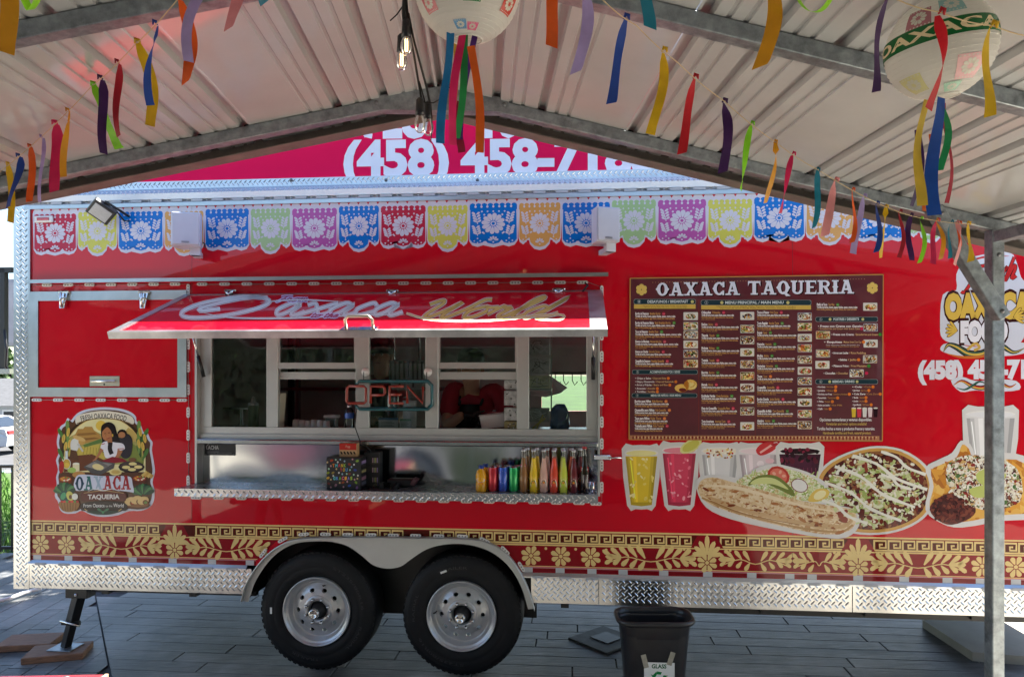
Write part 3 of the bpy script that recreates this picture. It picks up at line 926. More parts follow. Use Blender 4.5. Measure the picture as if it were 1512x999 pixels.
b.box(p, (.11, .024, .032), CHROME, bev=.005); b.tube([p + Vector((.04, -.01, 0)), p + Vector((.12, -.012, 0))], .006, CHROME, 8); b.tube([p + Vector((-.05, -.008, .012)), p + Vector((-.05, -.03, .012))], .006, CHROME, 8)
b.build("slide_bolt", TR)

# ------------------------------------------------------------------ serving opening
b = MB(); dj = -.09
b.wbox(WL, WL + .014, dj, .012, ZC - .045, ZH, ALUP); b.wbox(WR - .014, WR, dj, .012, ZC - .045, ZH, ALUP)
b.wbox(WL, WR, dj, .0, ZH - .014, ZH - .001, ALUP)
jamb = b.build("opening_frame", TR)
CX0, CX1 = tw(258, 722, .24)[0], tw(883, 730, .24)[0]
b = MB(); b.wbox(CX0, CX1, .002, .238, ZC - .03, ZC, TREADTOP, bev=.003); b.wbox(WL, WR, -.08, .002, ZC - .03, ZC - .0005, TREADTOP)
counter = b.build("counter", TR)
MB().wbox(CX0, CX1, .238, .246, ZC - .046, ZC + .003, TREAD).build("counter_edge", TR); ce_ = [o for o in TR.children if o.name.startswith("counter_edge")][0]; lozenges(ce_, (CX0, -.2461, ZC - .046), (1, 0, 0), (0, 0, 1), CX1 - CX0, .049, .03, lk=.5)
MB().wbox(WL + .014, WR - .014, -.075, -.065, ZC, tw(600, 654)[1], STEEL).build("splash_panel", TR)
sz = tw(590, 650)[1]
MB().wbox(WL + .014, WR - .014, -.08, .022, sz - .032, sz, STEEL2, bev=.006).build("sill", TR)
# window
WD = -.03
win = None
def wz(py, px=590): return tw(px, py, WD)[1]
def wu(px, py=570): return tw(px, py, WD)[0]
b = MB()
Zb, Zt = sz, ZH - .014
zbot = wz(632)
xL, xR = WL + .014, WR - .014
cols = [(xL, wu(312)), (wu(393), wu(410)), (wu(525), wu(545)), (wu(628), wu(647)), (wu(763), wu(781)), (wu(866), xR)]
for x0, x1 in cols: b.wbox(x0, x1, WD - .04, WD, zbot, Zt, ALUP, bev=.003)
b.wbox(xL, xR, WD - .04, WD - .001, Zb, zbot, ALUP); b.wbox(xL, xR, WD - .001, WD + .012, Zb, Zb + .03, ALUP)
for i in range(5): b.wbox(cols[i][1], cols[i + 1][0], WD - .04, WD - .002, wz(494), Zt, ALUP)
win = b.build("service_window", TR)
for i in (1, 3):
    x0, x1 = cols[i][1], cols[i + 1][0]
    b = MB()
    b.wbox(x0, x1, WD - .03, WD - .006, wz(544), wz(535), ALUP); b.wbox(x0, x0 + .012, WD - .03, WD - .006, wz(535), wz(494), ALUP); b.wbox(x1 - .012, x1, WD - .03, WD - .006, wz(535), wz(494), ALUP)
    b.build("fixed_sash", win)
    b = MB(); b.wbox(x0, x1, WD - .052, WD - .03, wz(560), wz(549), ALUP); b.wbox(x0, x0 + .008, WD - .052, WD - .03, wz(549), wz(494), ALUP); b.wbox(x1 - .008, x1, WD - .052, WD - .03, wz(549), wz(494), ALUP)
    b.build("raised_sash", win)
    MB().wbox(x0 + .012, x1 - .012, WD - .02, WD - .015, wz(535), wz(494), PANE).build("pane", win)
    MB().wbox(x0 + .008, x1 - .008, WD - .043, WD - .038, wz(549), wz(494), PANE).build("pane", win)
for i in (0, 2, 4):
    MB().wbox(cols[i][1], cols[i + 1][0], WD - .02, WD - .015, zbot, wz(494), PANE).build("pane", win)
# black maker's plate
x0, z1 = tw(302, 652, -.06); x1, z0 = tw(347, 672, -.06)
b = MB(); b.wbox(x0, x1, -.065, -.058, z0, z1, BLACKP)
pl = b.build("maker_plate", TR)
a_ = Art(lambda x, y: tl(x, y, -.058), base=.0005)
a_.text("ACHA", (307, 663), (323, 663), 5.5, "b8b8b8", bold=.03)
a_.stroke([(309, 654.5), (305, 658.5), (306, 663)], .9, "b8b8b8", sm=3)
a_.rect(306, 666.2, 323, 667, "77777a"); a_.text("WWW.ACHA.COM", (306, 670), (342, 670), 1.8, "8a8a8a")
a_.build("plate_lettering", pl)
for px, py in ((304, 653.5), (345, 653.5), (304, 670.5), (345, 670.5)):
    o = link(sc_, "screw", pl); u, z = tw(px, py, -.058); o.location = (u, .058, z); o.scale = (.5, .5, .5)

# ------------------------------------------------------------------ fender, wheels, running gear
outer = [(360, 886), (366, 862), (378, 840), (395, 819), (415, 803), (438, 794), (480, 791), (600, 791), (690, 793), (720, 798), (745, 812), (765, 835), (780, 865), (790, 897)]
inner = [(780, 898), (771, 868), (757, 842), (738, 822), (715, 809), (685, 802), (655, 803), (630, 810), (608, 824), (592, 835), (572, 838), (552, 833), (536, 820), (516, 806), (493, 799), (465, 798), (438, 801), (415, 812), (396, 830), (381, 852), (373, 870), (368, 887)]
O2 = smooth(outer, 4); I2 = smooth(inner, 4)
b = MB(); b.prism([tw(*p) for p in O2 + I2], .006, .012, ALUP)
fen = b.build("fender", TR)
b = MB(); nb = len(O2)
P0 = [tw(*p) for p in O2]
vs = [(p[0], -.001, p[1]) for p in P0] + [(p[0], -.05, p[1]) for p in P0] + [(p[0], -.05, p[1] - .008) for p in P0]
b.add(vs, [(i, i + 1, i + 1 + nb, i + nb) for i in range(nb - 1)] + [(i + nb, i + 1 + nb, i + 1 + 2 * nb, i + 2 * nb) for i in range(nb - 1)], ALUP, True)
b.build("fender_lip", fen)
for i, (px, py, an) in enumerate(((389, 816, -52), (418, 796, -30), (449, 788, -6), (481, 788, 0), (514, 788.5, 0), (548, 789, 0), (581, 789.5, 0), (614, 790, 0), (648, 790.5, 0), (683, 791, 3), (716, 797, 25), (746, 812, 45), (770, 836, 58))):
    o = link(LEDM, "marker_lamp", TR); u, z = tw(px, py, .012); o.location = (u, -.013, z); o.rotation_euler = (0, R(an), 0)
b = MB(); x0, x1 = tw(362, 880)[0], tw(788, 890)[0]
b.wbox(x0, x1, -.34, -.36, .28, .9, BLACK); b.wbox(x0, x1, -.055, -.35, .89, .9, BLACK); b.wbox(x0 - .01, x0, -.02, -.35, .45, .9, BLACK); b.wbox(x1, x1 + .01, -.02, -.35, .45, .9, BLACK)
b.build("wheel_well", TR)
GREYW = mat("silver_wheel_paint", (.52, .53, .55), rough=.32, metal=.6, var=.08, vscale=10, coat=.2)
HUBD = mat("dark_hub", (.05, .05, .052), rough=.45, metal=.6)
RW = .391
def make_wheel(u, rot, wtag):
    b = MB()
    prof = [(.222, -.05), (.224, .0), (.235, .014), (.262, .022), (.285, .0225), (.290, .0205), (.296, .0225), (.330, .0205), (.335, .0185), (.341, .0195), (.356, .012), (.362, .009), (.372, .004), (.382, -.008), (.389, -.022), (RW, -.04), (RW, -.2), (.38, -.22), (.30, -.235), (.222, -.23)]
    b.lathe([(r, h - .02) for r, h in prof], RUBBER, axis='Y', n=72)
    for k in range(60):                                  # shoulder blocks
        a = 2 * math.pi * k / 60
        b.box((.3775 * math.cos(a), .034, .3775 * math.sin(a)), (.014, .026, .024), RUBBER, rot=Matrix.Rotation(-a, 3, 'Y'))
    for k in range(2): b.ring = None
    o = b.build("wheel", TR); o.location = (u, 0, RW); 
    # raised lettering ring on the sidewall
    a_ = Art(lambda x, y: (x, -.0035, y), base=.0003)
    lt = mat("tyre_raised_letter", (.022, .022, .023), rough=.5, var=.2)
    # steel rim: flange, barrel, disc with ten holes
    b = MB()
    b.lathe([(.2255, -.022), (.2255, .004), (.222, .008), (.217, .006), (.212, -.006), (.205, -.012), (.199, -.012), (.194, -.02), (.184, -.045), (.178, -.055), (.172, -.057), (.168, -.052), (.163, -.05)], GREYW, axis='Y', n=64)
    HN, r1, r2, rc, hw, hh = 10, .163, .098, .134, .0165, .0135
    for k in range(HN):
        a0 = 2 * math.pi * (k - .5) / HN; a1 = 2 * math.pi * (k + .5) / HN; am = (a0 + a1) / 2
        bd = []
        for i in range(6): t = a0 + (a1 - a0) * i / 6; bd.append((r1, t))
        bd += [(r1, a1), (rc, a1), (r2, a1)]
        for i in range(1, 6): t = a1 + (a0 - a1) * i / 6; bd.append((r2, t))
        bd += [(r2, a0), (rc, a0)]
        n_ = len(bd); vs = []
        dep = lambda r: -.05 + .022 * math.sin(math.pi * min(1, max(0, (r1 - r) / (r1 - r2))) * .5)
        for r, t in bd: vs.append((r * math.cos(t), -dep(r), r * math.sin(t)))
        for r, t in bd:
            x_, y_ = r * math.cos(t - am) - rc, r * math.sin(t - am)
            an = math.atan2(y_, x_); hx, hy = rc + hh * math.cos(an), hw * math.sin(an)
            X, Y = hx * math.cos(am) - hy * math.sin(am), hx * math.sin(am) + hy * math.cos(am)
            vs.append((X, -dep(math.hypot(X, Y)), Y))
        for r, t in bd:
            q = vs[len(vs) - n_]; vs.append((q[0], q[1] + .018, q[2]))
        b.add(vs, [(i, (i + 1) % n_, (i + 1) % n_ + n_, i + n_) for i in range(n_)] + [(i + n_, (i + 1) % n_ + n_, (i + 1) % n_ + 2 * n_, i + 2 * n_) for i in range(n_)], GREYW, False)
    b.lathe([(.098, -.028), (.094, -.022), (.066, -.022), (.062, -.026), (.0605, -.06)], GREYW, axis='Y', n=40)
    rim = b.build("rim", o)
    b = MB(); b.lathe([(.0605, -.06), (.045, -.055), (.043, -.02), (.036, -.015), (.034, .03), (.031, .036)], HUBD, axis='Y', n=28)
    b.lathe([(.033, .034), (.033, .05), (.030, .056), (.021, .057), (.018, .045), (0, .045)], CHROME, axis='Y', n=28)
    b.build("hub", o)
    nut = MB(); nut.lathe([(.0125, -.022), (.0125, -.006), (.008, .0), (.006, .004), (0, .004)], CHROME, axis='Y', n=6)
    me = nut.mesh("lug_nut")
    for k in range(8):
        q = link(me, "lug_nut", o); a = R(22 + 45 * k); q.location = (.079 * math.cos(a), 0, .079 * math.sin(a))
    b = MB(); b.tube([(.168, .04, 0), (.172, .01, 0), (.18, -.004, 0)], .005, BLACK, 6); vsx = b.build("valve_stem", o); vsx.rotation_euler = (0, R(wtag), 0)
    b = MB(); b.box((.305, -.0035, 0), (.013, .002, .042) , WHITE); st = b.build("white_sticker", o); st.rotation_euler = (0, rot, 0)
    b = MB(); b.lathe([(.12, -.12), (.12, -.2), (.05, -.21), (.05, -.6)], HUBD, axis='Y', n=20); b.build("brake_drum", o)
    # moulded letters on the sidewall
    for wd, a0, a1 in (("ST235/80R16", 195, 130), ("RADIAL", 110, 76), ("TRAILER", 40, 4)):
        vs, fs = glyphs(wd, .01, 0)
        mx = max(v[0] for v in vs); b = MB(); out = []
        for v in vs:
            a = R(a0 + (a1 - a0) * v[0] / mx); r_ = .303 + v[1] * .024
            out.append((r_ * math.cos(a), -.0032, r_ * math.sin(a)))
        b.add(out, fs, lt); lo = b.build("sidewall_lettering", o); lo.rotation_euler = (0, rot * .7, 0)
    return o
make_wheel(tw(467, 902)[0], R(180), -75)
make_wheel(tw(681, 910)[0], R(-112), -175)
b = MB()
for d in (-.45, -1.9): b.wbox(U0 + .25, U1 + .8, d, d - .06, .40, .49, BLACK)
for u in [U0 + .5 + .62 * i for i in range(11)]: b.wbox(u, u + .05, (-.38 if skL - .1 < u < skR + .05 else -.03), DB + .1, .455, .492, BLACK)
b.wbox(tw(95, 872)[0], skL, -.06, -.10, .462, .4915, BLACK); b.wbox(tw(965, 893)[0], U1 + .3, -.06, -.12, .44, .4915, BLACK)
b.wbox(U0 + .06, U1 - .05, -.37, DB + .05, .4918, .56, BLACK)
b.build("chassis", TR)
TI = TMAT.inverted()
jb, jt = TI @ wp(97, 953, 4.93), TI @ wp(119, 868, 4.85)
jt.z, jb.z = .47, .05
b = MB(); jm = jt.lerp(jb, .55)
b.bar(jt, jm, .062, .062, BLACK, bev=.004); b.bar(jm, jb, .05, .05, BLACK, bev=.003)
b.bar(jm + Vector((-.06, -.02, 0)), jm + Vector((.07, -.02, .0)), .02, .03, BLACK); b.tube([jm + Vector((-.05, -.05, .02)), jm + Vector((.09, -.05, -.01))], .008, CHROME, 8)
b.box(jt + Vector((0, -.0, .0)), (.16, .09, .09), BLACK, bev=.005)
b.box(jt + Vector((0, -.05, -.02)), (.02, .01, .02), CHROME, bev=.004)
jk = b.build("stabiliser_jack", TR)
MB().box(jb + Vector((0, 0, -.0)), (.17, .15, .008), GALV, bev=.002).build("foot_plate", jk)
for (px, py, Z, s, rz, lb) in ((86, 958, 4.88, (.37, .235, .045), R(12), "square weathered wooden block under the foot of the trailer jack"), (45, 943, 5.08, (.36, .23, .045), R(6), "weathered wooden block lying beside the jack block, leftmost")):
    p = gp(px, py, .045)
    t = thing("wood_block", lb, "wood block", (p.x, p.y, 0), rz, "wooden blocks under the jack")
    MB().box((0, 0, .0235), s, WOOD, bev=.004).build("board", t)
# ================================================================== prints on the trailer side
FLAGW, FLAGH = .30, .268
FCOL = {'r': "b5213f", 'y': "c9c455", 'b': "0a6cc0", 'o': "d09a55", 'g': "9dbb85", 'p': "ae549e"}
WHT = "c9c6d2"
def flag_mesh(k, deep):
    a = Art(lambda x, y: (x * FLAGW, 0, -y * FLAGH), base=.0008, step=.00006)
    c = FCOL[k]
    def bottom(g, dy):
        p = []
        if not deep:
            for cx, rr in ((.83, .17), (.5, .19), (.17, .17)):
                for t in (10, 50, 90, 130, 170):
                    p.append((cx + (rr + g * .3) * math.cos(R(t)), .84 + dy + (rr * .75 + g) * math.sin(R(t))))
        else:
            for t in (0, 35, 70): p.append((.84 + (.16 + g * .3) * math.cos(R(t)), .80 + dy + (.12 + g) * math.sin(R(t))))
            for t in (-5, 25, 60, 90, 120, 155, 185): p.append((.5 + (.25 + g * .3) * math.cos(R(t)), .84 + dy + (.21 + g) * math.sin(R(t))))
            for t in (110, 145, 180): p.append((.16 + (.16 + g * .3) * math.cos(R(t)), .80 + dy + (.12 + g) * math.sin(R(t))))
        return p
    top = []
    for i in range(8):
        cx = (i + .5) / 8
        for t in (180, 225, 270, 315): top.append((cx + .0625 * math.cos(R(t)), .06 + .06 * math.sin(R(t))))
    top.append((1, .06))
    wtop = [(-.035, -.02), (1.035, -.02)]
    a.poly(wtop + bottom(.045, .03), WHT)
    a.poly(top + [(1, .16), (.985, .16)] + bottom(0, 0) + [(.015, .16), (0, .16)], c)
    for i in range(7): a.ell((i + 1) / 8, .085, .024, .03, WHT, n=8, up=False)
    for i in range(5):
        x = .26 + i * .12; a.poly([(x - .022, .2), (x, .175), (x + .022, .2), (x, .225)], WHT, False)
    a.up()
    for i in range(12): a.petal(.5, .49, 2 * math.pi * i / 12 + .13, .075, .255, .1, WHT, False)
    a.up(); a.ell(.5, .49, .075, .078, c); a.ring(.5, .49, .062, .036, WHT, 14); 
    for sx in (-1, 1):
        for y0, y1 in ((.5, .23), (.78, .56)):
            x0 = .5 + sx * .36; x1 = .5 + sx * .40
            a.stroke([(x0 - sx * .03, y0), (x0, (y0 + y1) / 2), (x1, y1)], .016, WHT, sm=3)
            for q in range(4):
                yy = y0 + (y1 - y0) * (q + .6) / 4.4; xx = x0 - sx * .02 + sx * .04 * q / 4
                a.petal(xx, yy, R(-90 + 52), .01, .105, .05, WHT, False); a.petal(xx, yy, R(-90 - 52), .01, .105, .05, WHT, False)
            a.up()
        for x_, y_ in ((.34, .84), (.28, .9), (.41, .9), (.34, .945), (.2, .72)):
            a.ell(.5 + sx * x_ * .98, y_ - (.03 if deep else 0), .018, .02, WHT, n=6, up=False)
        for x_, y_ in ((.19, .28), (.22, .7)): a.poly([(.5 + sx * x_ - .025, y_), (.5 + sx * x_, y_ - .028), (.5 + sx * x_ + .025, y_), (.5 + sx * x_, y_ + .028)], WHT, False)
    for i in range(5): a.petal(.5, .93 + (.02 if deep else -.03), R(-90 + (i - 2) * 36), .03, .115, .045, WHT, False)
    a.ell(.5, .95 + (.03 if deep else -.02), .02, .02, WHT, n=8)
    return a.mesh("flag_print")
FX_ = [49, 114, 174, 242, 302, 369, 430, 499, 561, 630, 692, 765, 829, 902, 970, 1044, 1112, 1189, 1261, 1341, 1408]
FK = "rybobgpbrybobgpybobg"
FM = {}
for i, k in enumerate(FK):
    deep = k in 'yog' or (k == 'b' and i == 7)
    if (k, deep) not in FM: FM[(k, deep)] = flag_mesh(k, deep)
    o = link(FM[(k, deep)], "flag_print", TR)
    u0, z = tw(FX_[i] + 1.5, 330)[0], tw(570, 305)[1]
    u1 = tw(FX_[i + 1] - 1.5, 330)[0]
    zt = tw(570, (305, 303, 304)[i % 3])[1]
    o.location = (u0, -.0002 * (i % 2), zt); o.scale = ((u1 - u0) / FLAGW, 1, 1)
# white scalloped strip behind the row of flags
a = Art(lambda x, y: (x, 0, y), base=.0004)
x0, x1 = tw(49, 300)[0], tw(1410, 300)[0]; zt = tw(570, 297)[1]
p = [(x0, zt - .1)]; n = 92
for i in range(n):
    cx = x0 + (x1 - x0) * (i + .5) / n; r_ = (x1 - x0) / n / 2
    for t in (180, 135, 90, 45): p.append((cx + r_ * math.cos(R(t)), zt - .02 + r_ * .7 * math.sin(R(t))))
p += [(x1, zt - .02), (x1, zt - .1)]
a.poly(p, WHT); a.build("flag_string_print", TR)
# left end red side marker lamp
b = MB(); u, z = tw(66, 324); b.box((u, -.008, z), (.135, .016, .045), LEDW, bev=.006); b.box((u, -.017, z), (.088, .008, .02), mat("red_lens", (.5, .03, .05), rough=.15, coat=.5), bev=.003)
b.build("side_marker_light", TR)

# ---- gold border
GOLD, DRED, BRN = "e4c684", "8c0c18", "561408"
a = Art(lambda x, y: (x, 0, y), base=.0004, step=.00004)
bl0, bl1, br0 = U0 + .014, tw(392, 820)[0], tw(756, 815)[0]
UE = U1
ZK0, ZK1 = .866, .936
a.poly([(bl0, .862), (UE, .862), (UE, .952), (bl0, .952)], DRED, False)
a.poly([(bl0, .722), (tw(381, 820)[0], .722), (tw(398, 812)[0], .80), (tw(412, 806)[0], .862), (bl0, .862)], DRED, False)
a.poly([(tw(764, 825)[0], .722), (UE, .722), (UE, .862), (tw(735, 806)[0], .862), (tw(748, 812)[0], .82)], DRED)
a.poly([(bl0, ZK0), (UE, ZK0), (UE, ZK1), (bl0, ZK1)], BRN)
for z0, z1 in ((.942, .952), (.855, .864)): a.poly([(bl0, z0), (UE, z0), (UE, z1), (bl0, z1)], GOLD, False)
a.poly([(bl0, .722), (tw(380, 820)[0], .722), (tw(380, 820)[0], .727), (bl0, .727)], GOLD, False)
a.poly([(tw(766, 820)[0], .722), (UE, .722), (UE, .727), (tw(766, 820)[0], .727)], GOLD)
pals = [tw(x, 800)[0] for x in (258, 620, 1044, 1267)]
KP = .083; u = bl0 + .01
while u < UE - KP:
    if all(abs(u + KP / 2 - q) > .11 for q in pals):
        h = ZK1 - ZK0
        pts = [(0, 0), (0, 1), (.82, 1), (.82, .28), (.38, .28), (.38, .62), (.60, .62)]
        a.stroke([(u + x_ * KP, ZK0 + .006 + y_ * (h - .012)) for x_, y_ in pts], .0105, GOLD, up=False)
        a.stroke([(u - .008, ZK0 + .006), (u + KP * .97, ZK0 + .006)], .0105, GOLD, up=True)
        a.lay -= a.step
    u += KP
a.up(2)
def flower(x, z, r=.062):
    for k in range(8): a.petal(x, z, 2 * math.pi * k / 8 + .39, .016, r * (1.08 if k % 2 else 1.0), r * .5, GOLD, False)
    a.ell(x, z, .012, .012, GOLD)
def spray(x0, x1, zc=.792):
    xm = (x0 + x1) / 2
    a.stroke([(x0 + .02, zc - .03), (x0 + .12, zc + .005), (xm, zc - .022), (x1 - .12, zc + .005), (x1 - .02, zc - .03)], .006, GOLD, sm=4)
    for sg, xa, xb in ((-1, xm - .015, x0), (1, xm + .015, x1)):
        L = abs(xb - xa)
        nl = max(3, min(5, round(L / .052)))
        for k in range(nl):
            t = (k + .3) / (nl + .2); x = xa + (xb - xa) * t; z = zc - .012 + .014 * math.sin(t * 3)
            s_ = (1.0 - .2 * t) * (1.0 if L > .22 else .8)
            for v in (1, -1):
                ang = math.atan2(v * math.sin(R(58 - 6 * k)), sg * math.cos(R(58 - 6 * k)))
                a.petal(x, z, ang, .008, (.105 if v > 0 else .082) * s_, .034 * s_, GOLD, False)
        a.petal(xb - sg * .09, zc + .004, 0 if sg > 0 else math.pi, 0, .1, .036, GOLD, False)
    a.up()
def palm(x):
    a.poly([(x - .1, ZK0 - .004), (x + .1, ZK0 - .004), (x + .06, ZK1), (x - .06, ZK1)], DRED)
    flower(x, .772, .06)
    for k in range(7):
        an = R(90 + (k - 3) * 26); a.petal(x, .81, an, .012, .135 if k == 3 else .115 - .008 * abs(k - 3), .03, GOLD, False)
    for sx in (-1, 1):
        a.ell(x + sx * .115, .845, .013, .013, GOLD, n=8, up=False); a.ell(x + sx * .14, .852, .009, .009, GOLD, n=8, up=False)
    a.up()
for px in (60, 98, 784, 828, 872, 1450, 1500, 1545): flower(tw(px, 805)[0], .79)
for px in (79, 118, 806, 850, 895, 1428, 1475): a.ell(tw(px, 800)[0], .838, .009, .009, GOLD, n=8, up=False)
for p0, p1 in ((121, 237), (276, 393), (896, 1026), (1063, 1168), (1172, 1247), (1288, 1424)): spray(tw(p0, 805)[0], tw(p1, 805)[0])
for q in (pals[0], pals[2], pals[3]): palm(q)
a.stroke([(tw(1170, 800)[0], .73), (tw(1170, 800)[0], .85)], .002, "5a0810")
a.build("border_print", TR)
# reflective tape
a = Art(lambda x, y: (x, 0, y), base=.0005); TW_, TRD = "bfbfc2", "7c0a16"
for x0, x1 in ((bl0, tw(378, 820)[0]), (tw(770, 830)[0], UE)):
    a.poly([(x0, .687), (x1, .687), (x1, .719), (x0, .719)], TRD); a.poly([(x0, .713), (x1, .713), (x1, .719), (x0, .719)], "c78a90")
for px in (55, 101, 143, 196, 255, 313, 369, 780, 827, 874, 920, 980, 1045, 1110, 1166, 1199, 1267, 1335, 1399, 1448, 1500):
    x = tw(px, 825)[0]; a.poly([(x - .028, .684), (x + .028, .684), (x + .028, .717), (x - .028, .717)], TW_, False)
a.build("reflective_tape", TR)

# ---- round-topped logo at the left end (drawn in its own pixels, 5.26 to a photo pixel)
a = Art(lambda x, y: tl(x, y), base=.0006, step=.00003, scale=1 / 5.26, off=(60, 590))
WO = "d0d0dc"
out = [(260, 130), (300, 95), (380, 68), (500, 57), (620, 68), (700, 95), (740, 130), (745, 165), (780, 200), (800, 250), (830, 255), (850, 300), (870, 330), (865, 390), (880, 480), (888, 560), (870, 640), (885, 700), (880, 780), (850, 830), (780, 860), (690, 862), (600, 895), (490, 908), (400, 895), (320, 860), (270, 880), (190, 880), (150, 850), (135, 790), (110, 745), (125, 660), (120, 600), (135, 540), (120, 470), (140, 410), (125, 330), (140, 250), (155, 205), (190, 180), (210, 140), (235, 160)]
a.poly(smooth(out, 3, True), WO)
IN = [(490 + (x - 490) * .952, 480 + (y - 480) * .955) for x, y in out]
a.poly(smooth(IN, 3, True), "5b3a26")
# landscape dome
dome = [(175, 560)] + [(490 + 325 * math.cos(R(t)), 440 - 310 * math.sin(R(t))) for t in range(180, -1, -12)] + [(815, 560)]
a.poly(dome, "e8dca0"); a.ell(470, 200, 42, 40, "e3bd4e")
for p_, c in (([(200, 300), (300, 250), (380, 220), (480, 270), (560, 300), (700, 240), (800, 300), (800, 500), (200, 500)], "a8a05a"), ([(620, 300), (680, 215), (760, 260), (800, 320), (640, 330)], "c6a85c"),
               ([(240, 330), (290, 225), (330, 225), (345, 208), (400, 208), (415, 235), (450, 262), (480, 300), (300, 350)], "b98a45"), ([(300, 300), (420, 290), (460, 300), (300, 320)], "8a5f2c"), ([(290, 260), (420, 252), (440, 268), (280, 280)], "966a34"),
               ([(200, 380), (480, 340), (560, 400), (480, 470), (230, 480)], "c9b04c"), ([(330, 350), (470, 300), (480, 330), (340, 370)], "5f7a38"), ([(580, 350), (700, 330), (810, 400), (800, 500), (600, 480)], "7f8a3e"),
               ([(200, 440), (400, 420), (520, 480), (480, 540), (180, 560)], "6b3b22")): a.poly(p_, c)
a.stroke([(470, 330), (440, 420)], 5, "8e9a40"); 
for k in range(7): a.stroke([(345 + k * 22, 360 + k * 3), (330 + k * 26, 430)], 4, "9a8434")
# arch frame and ribbon
a.ring(490, 440, 322, 308, "3a2718", 30, 308, 335, 180, 360); a.ring(490, 440, 308, 303, "d8b468", 30, 303, 308, 180, 360)
a.poly(smooth([(275, 135), (340, 105), (490, 84), (640, 105), (715, 135), (720, 190), (640, 160), (490, 140), (340, 160), (280, 190)], 3, True), "e6dcc4")
a.ring(490, 700, 560, 553, "8a6a40", 30, 553, 560, 248, 292)
a.arc_text("FRESH OAXACA FOOD", 490, 800, 656, -15.2, 15.2, 40, "2a2320", bold=.01)
# corn plants
for sx, x0 in ((1, 190), (-1, 800)):
    for k in range(9):
        y_ = 470 - k * 26; an = R(-90 + sx * (25 - 12 * (k % 3)) * (1 if k % 2 else -1))
        a.petal(x0 + (k % 3) * 14 * sx - 8, y_, an, 0, 105, 30, ("4f7a3a", "33562c", "76924a")[k % 3])
    for k, (dx, dy) in enumerate(((25, -150), (-10, -100), (35, -60), (5, -40))): a.ell(x0 + dx * sx, 400 + dy, 13, 36, "d9b450", rot=.15 * sx); a.stroke([(x0 + dx * sx - 3, 380 + dy), (x0 + dx * sx + 2, 420 + dy)], 3, "a87e2c")
# field worker
a.poly(smooth([(235, 330), (260, 300), (300, 305), (305, 345), (280, 400), (240, 390)], 3, True), "ddd8cc"); a.ell(322, 325, 28, 24, "c89a50"); a.ell(300, 298, 55, 16, "d8b06a", rot=.35); a.stroke([(290, 340), (330, 400)], 14, "c9c2b6"); a.poly([(235, 385), (280, 395), (300, 470), (225, 460)], "5a3822")
# baby in shawl, hair, woman
a.poly(smooth([(610, 300), (640, 262), (690, 270), (715, 320), (705, 420), (670, 455), (630, 440), (600, 380)], 4, True), "2f2a30")
a.ell(635, 262, 38, 34, "2a1a14"); a.ell(632, 272, 28, 24, "b47a50")
a.poly(smooth([(470, 250), (480, 195), (530, 172), (575, 195), (595, 260), (620, 330), (600, 420), (560, 440), (480, 400), (480, 330)], 4, True), "1e1416")
a.poly(smooth([(480, 335), (520, 320), (580, 330), (640, 340), (655, 380), (610, 400), (590, 450), (510, 450), (490, 400), (468, 375)], 4, True), "e6e0e2")
a.ell(520, 262, 42, 56, "b6764a", rot=.2); a.poly([(515, 300), (555, 280), (560, 340), (525, 345)], "a86a42")
a.poly(smooth([(478, 240), (500, 185), (555, 190), (580, 260), (560, 330), (552, 250), (520, 212), (490, 235)], 4, True), "1e1416")
a.stroke([(497, 262), (508, 260)], 5, "22140f"); a.stroke([(527, 256), (541, 254)], 5, "22140f"); a.stroke([(512, 262), (506, 282), (514, 286)], 3, "8a4e30"); a.stroke([(512, 300), (528, 299), (538, 292)], 5, "8e2a2a", sm=3); a.ell(561, 275, 5, 12, "d8b040")
a.stroke([(545, 330), (540, 380), (555, 420)], 34, "1e1416", sm=3)
a.stroke([(476, 345), (500, 338)], 6, "a82a30"); a.stroke([(600, 380), (650, 378)], 6, "a82a30")
a.stroke([(478, 380), (450, 430), (420, 470)], [34, 30, 26, 22, 20, 18, 16, 15, 14, 14, 14], "b0724a", sm=5); a.stroke([(620, 390), (590, 450), (500, 495)], [42, 38, 34, 30, 27, 25, 23, 22, 20, 20, 20], "b0724a", sm=5)
a.ell(424, 475, 18, 14, "b0724a"); a.ell(492, 497, 20, 13, "b0724a")
a.poly([(480, 470), (560, 440), (640, 455), (680, 480), (560, 490), (500, 500)], "8e1c28")
# metate, dough, comal, dishes
a.poly([(335, 520), (420, 470), (580, 490), (570, 530), (470, 580), (400, 570)], "57524e"); a.poly([(350, 515), (420, 478), (560, 495), (470, 550)], "8d8780"); a.ell(448, 520, 46, 24, "e4d090", rot=.2); a.stroke([(430, 470), (520, 520)], 22, "6e6862")
a.ell(708, 520, 102, 46, "2c2220"); a.ell(708, 514, 90, 38, "463834")
for dx, dy in ((-42, 8), (10, -18), (52, 6), (4, 26)): a.ell(708 + dx, 514 + dy, 32, 13, "e8d48c")
a.ell(585, 562, 48, 24, "e0cc84"); a.ell(585, 560, 34, 15, "c8a85c"); a.ell(715, 465, 32, 17, "7c5636")
a.ell(205, 495, 30, 40, "c8a040"); a.ell(205, 512, 26, 26, "e0b848"); a.rect(196, 395, 214, 460, "dce0dc"); a.rect(196, 380, 214, 396, "8a6a40"); a.ring(205, 495, 42, 38, "e8e4dc", 18, 28, 32)
a.rect(252, 495, 304, 560, "e6d8a8"); a.ell(278, 495, 26, 9, "f0e8d0"); a.ell(245, 545, 34, 22, "a8c060"); a.ell(165, 520, 20, 50, "b02a24", rot=.1); a.ell(300, 580, 52, 26, "c08a4a")
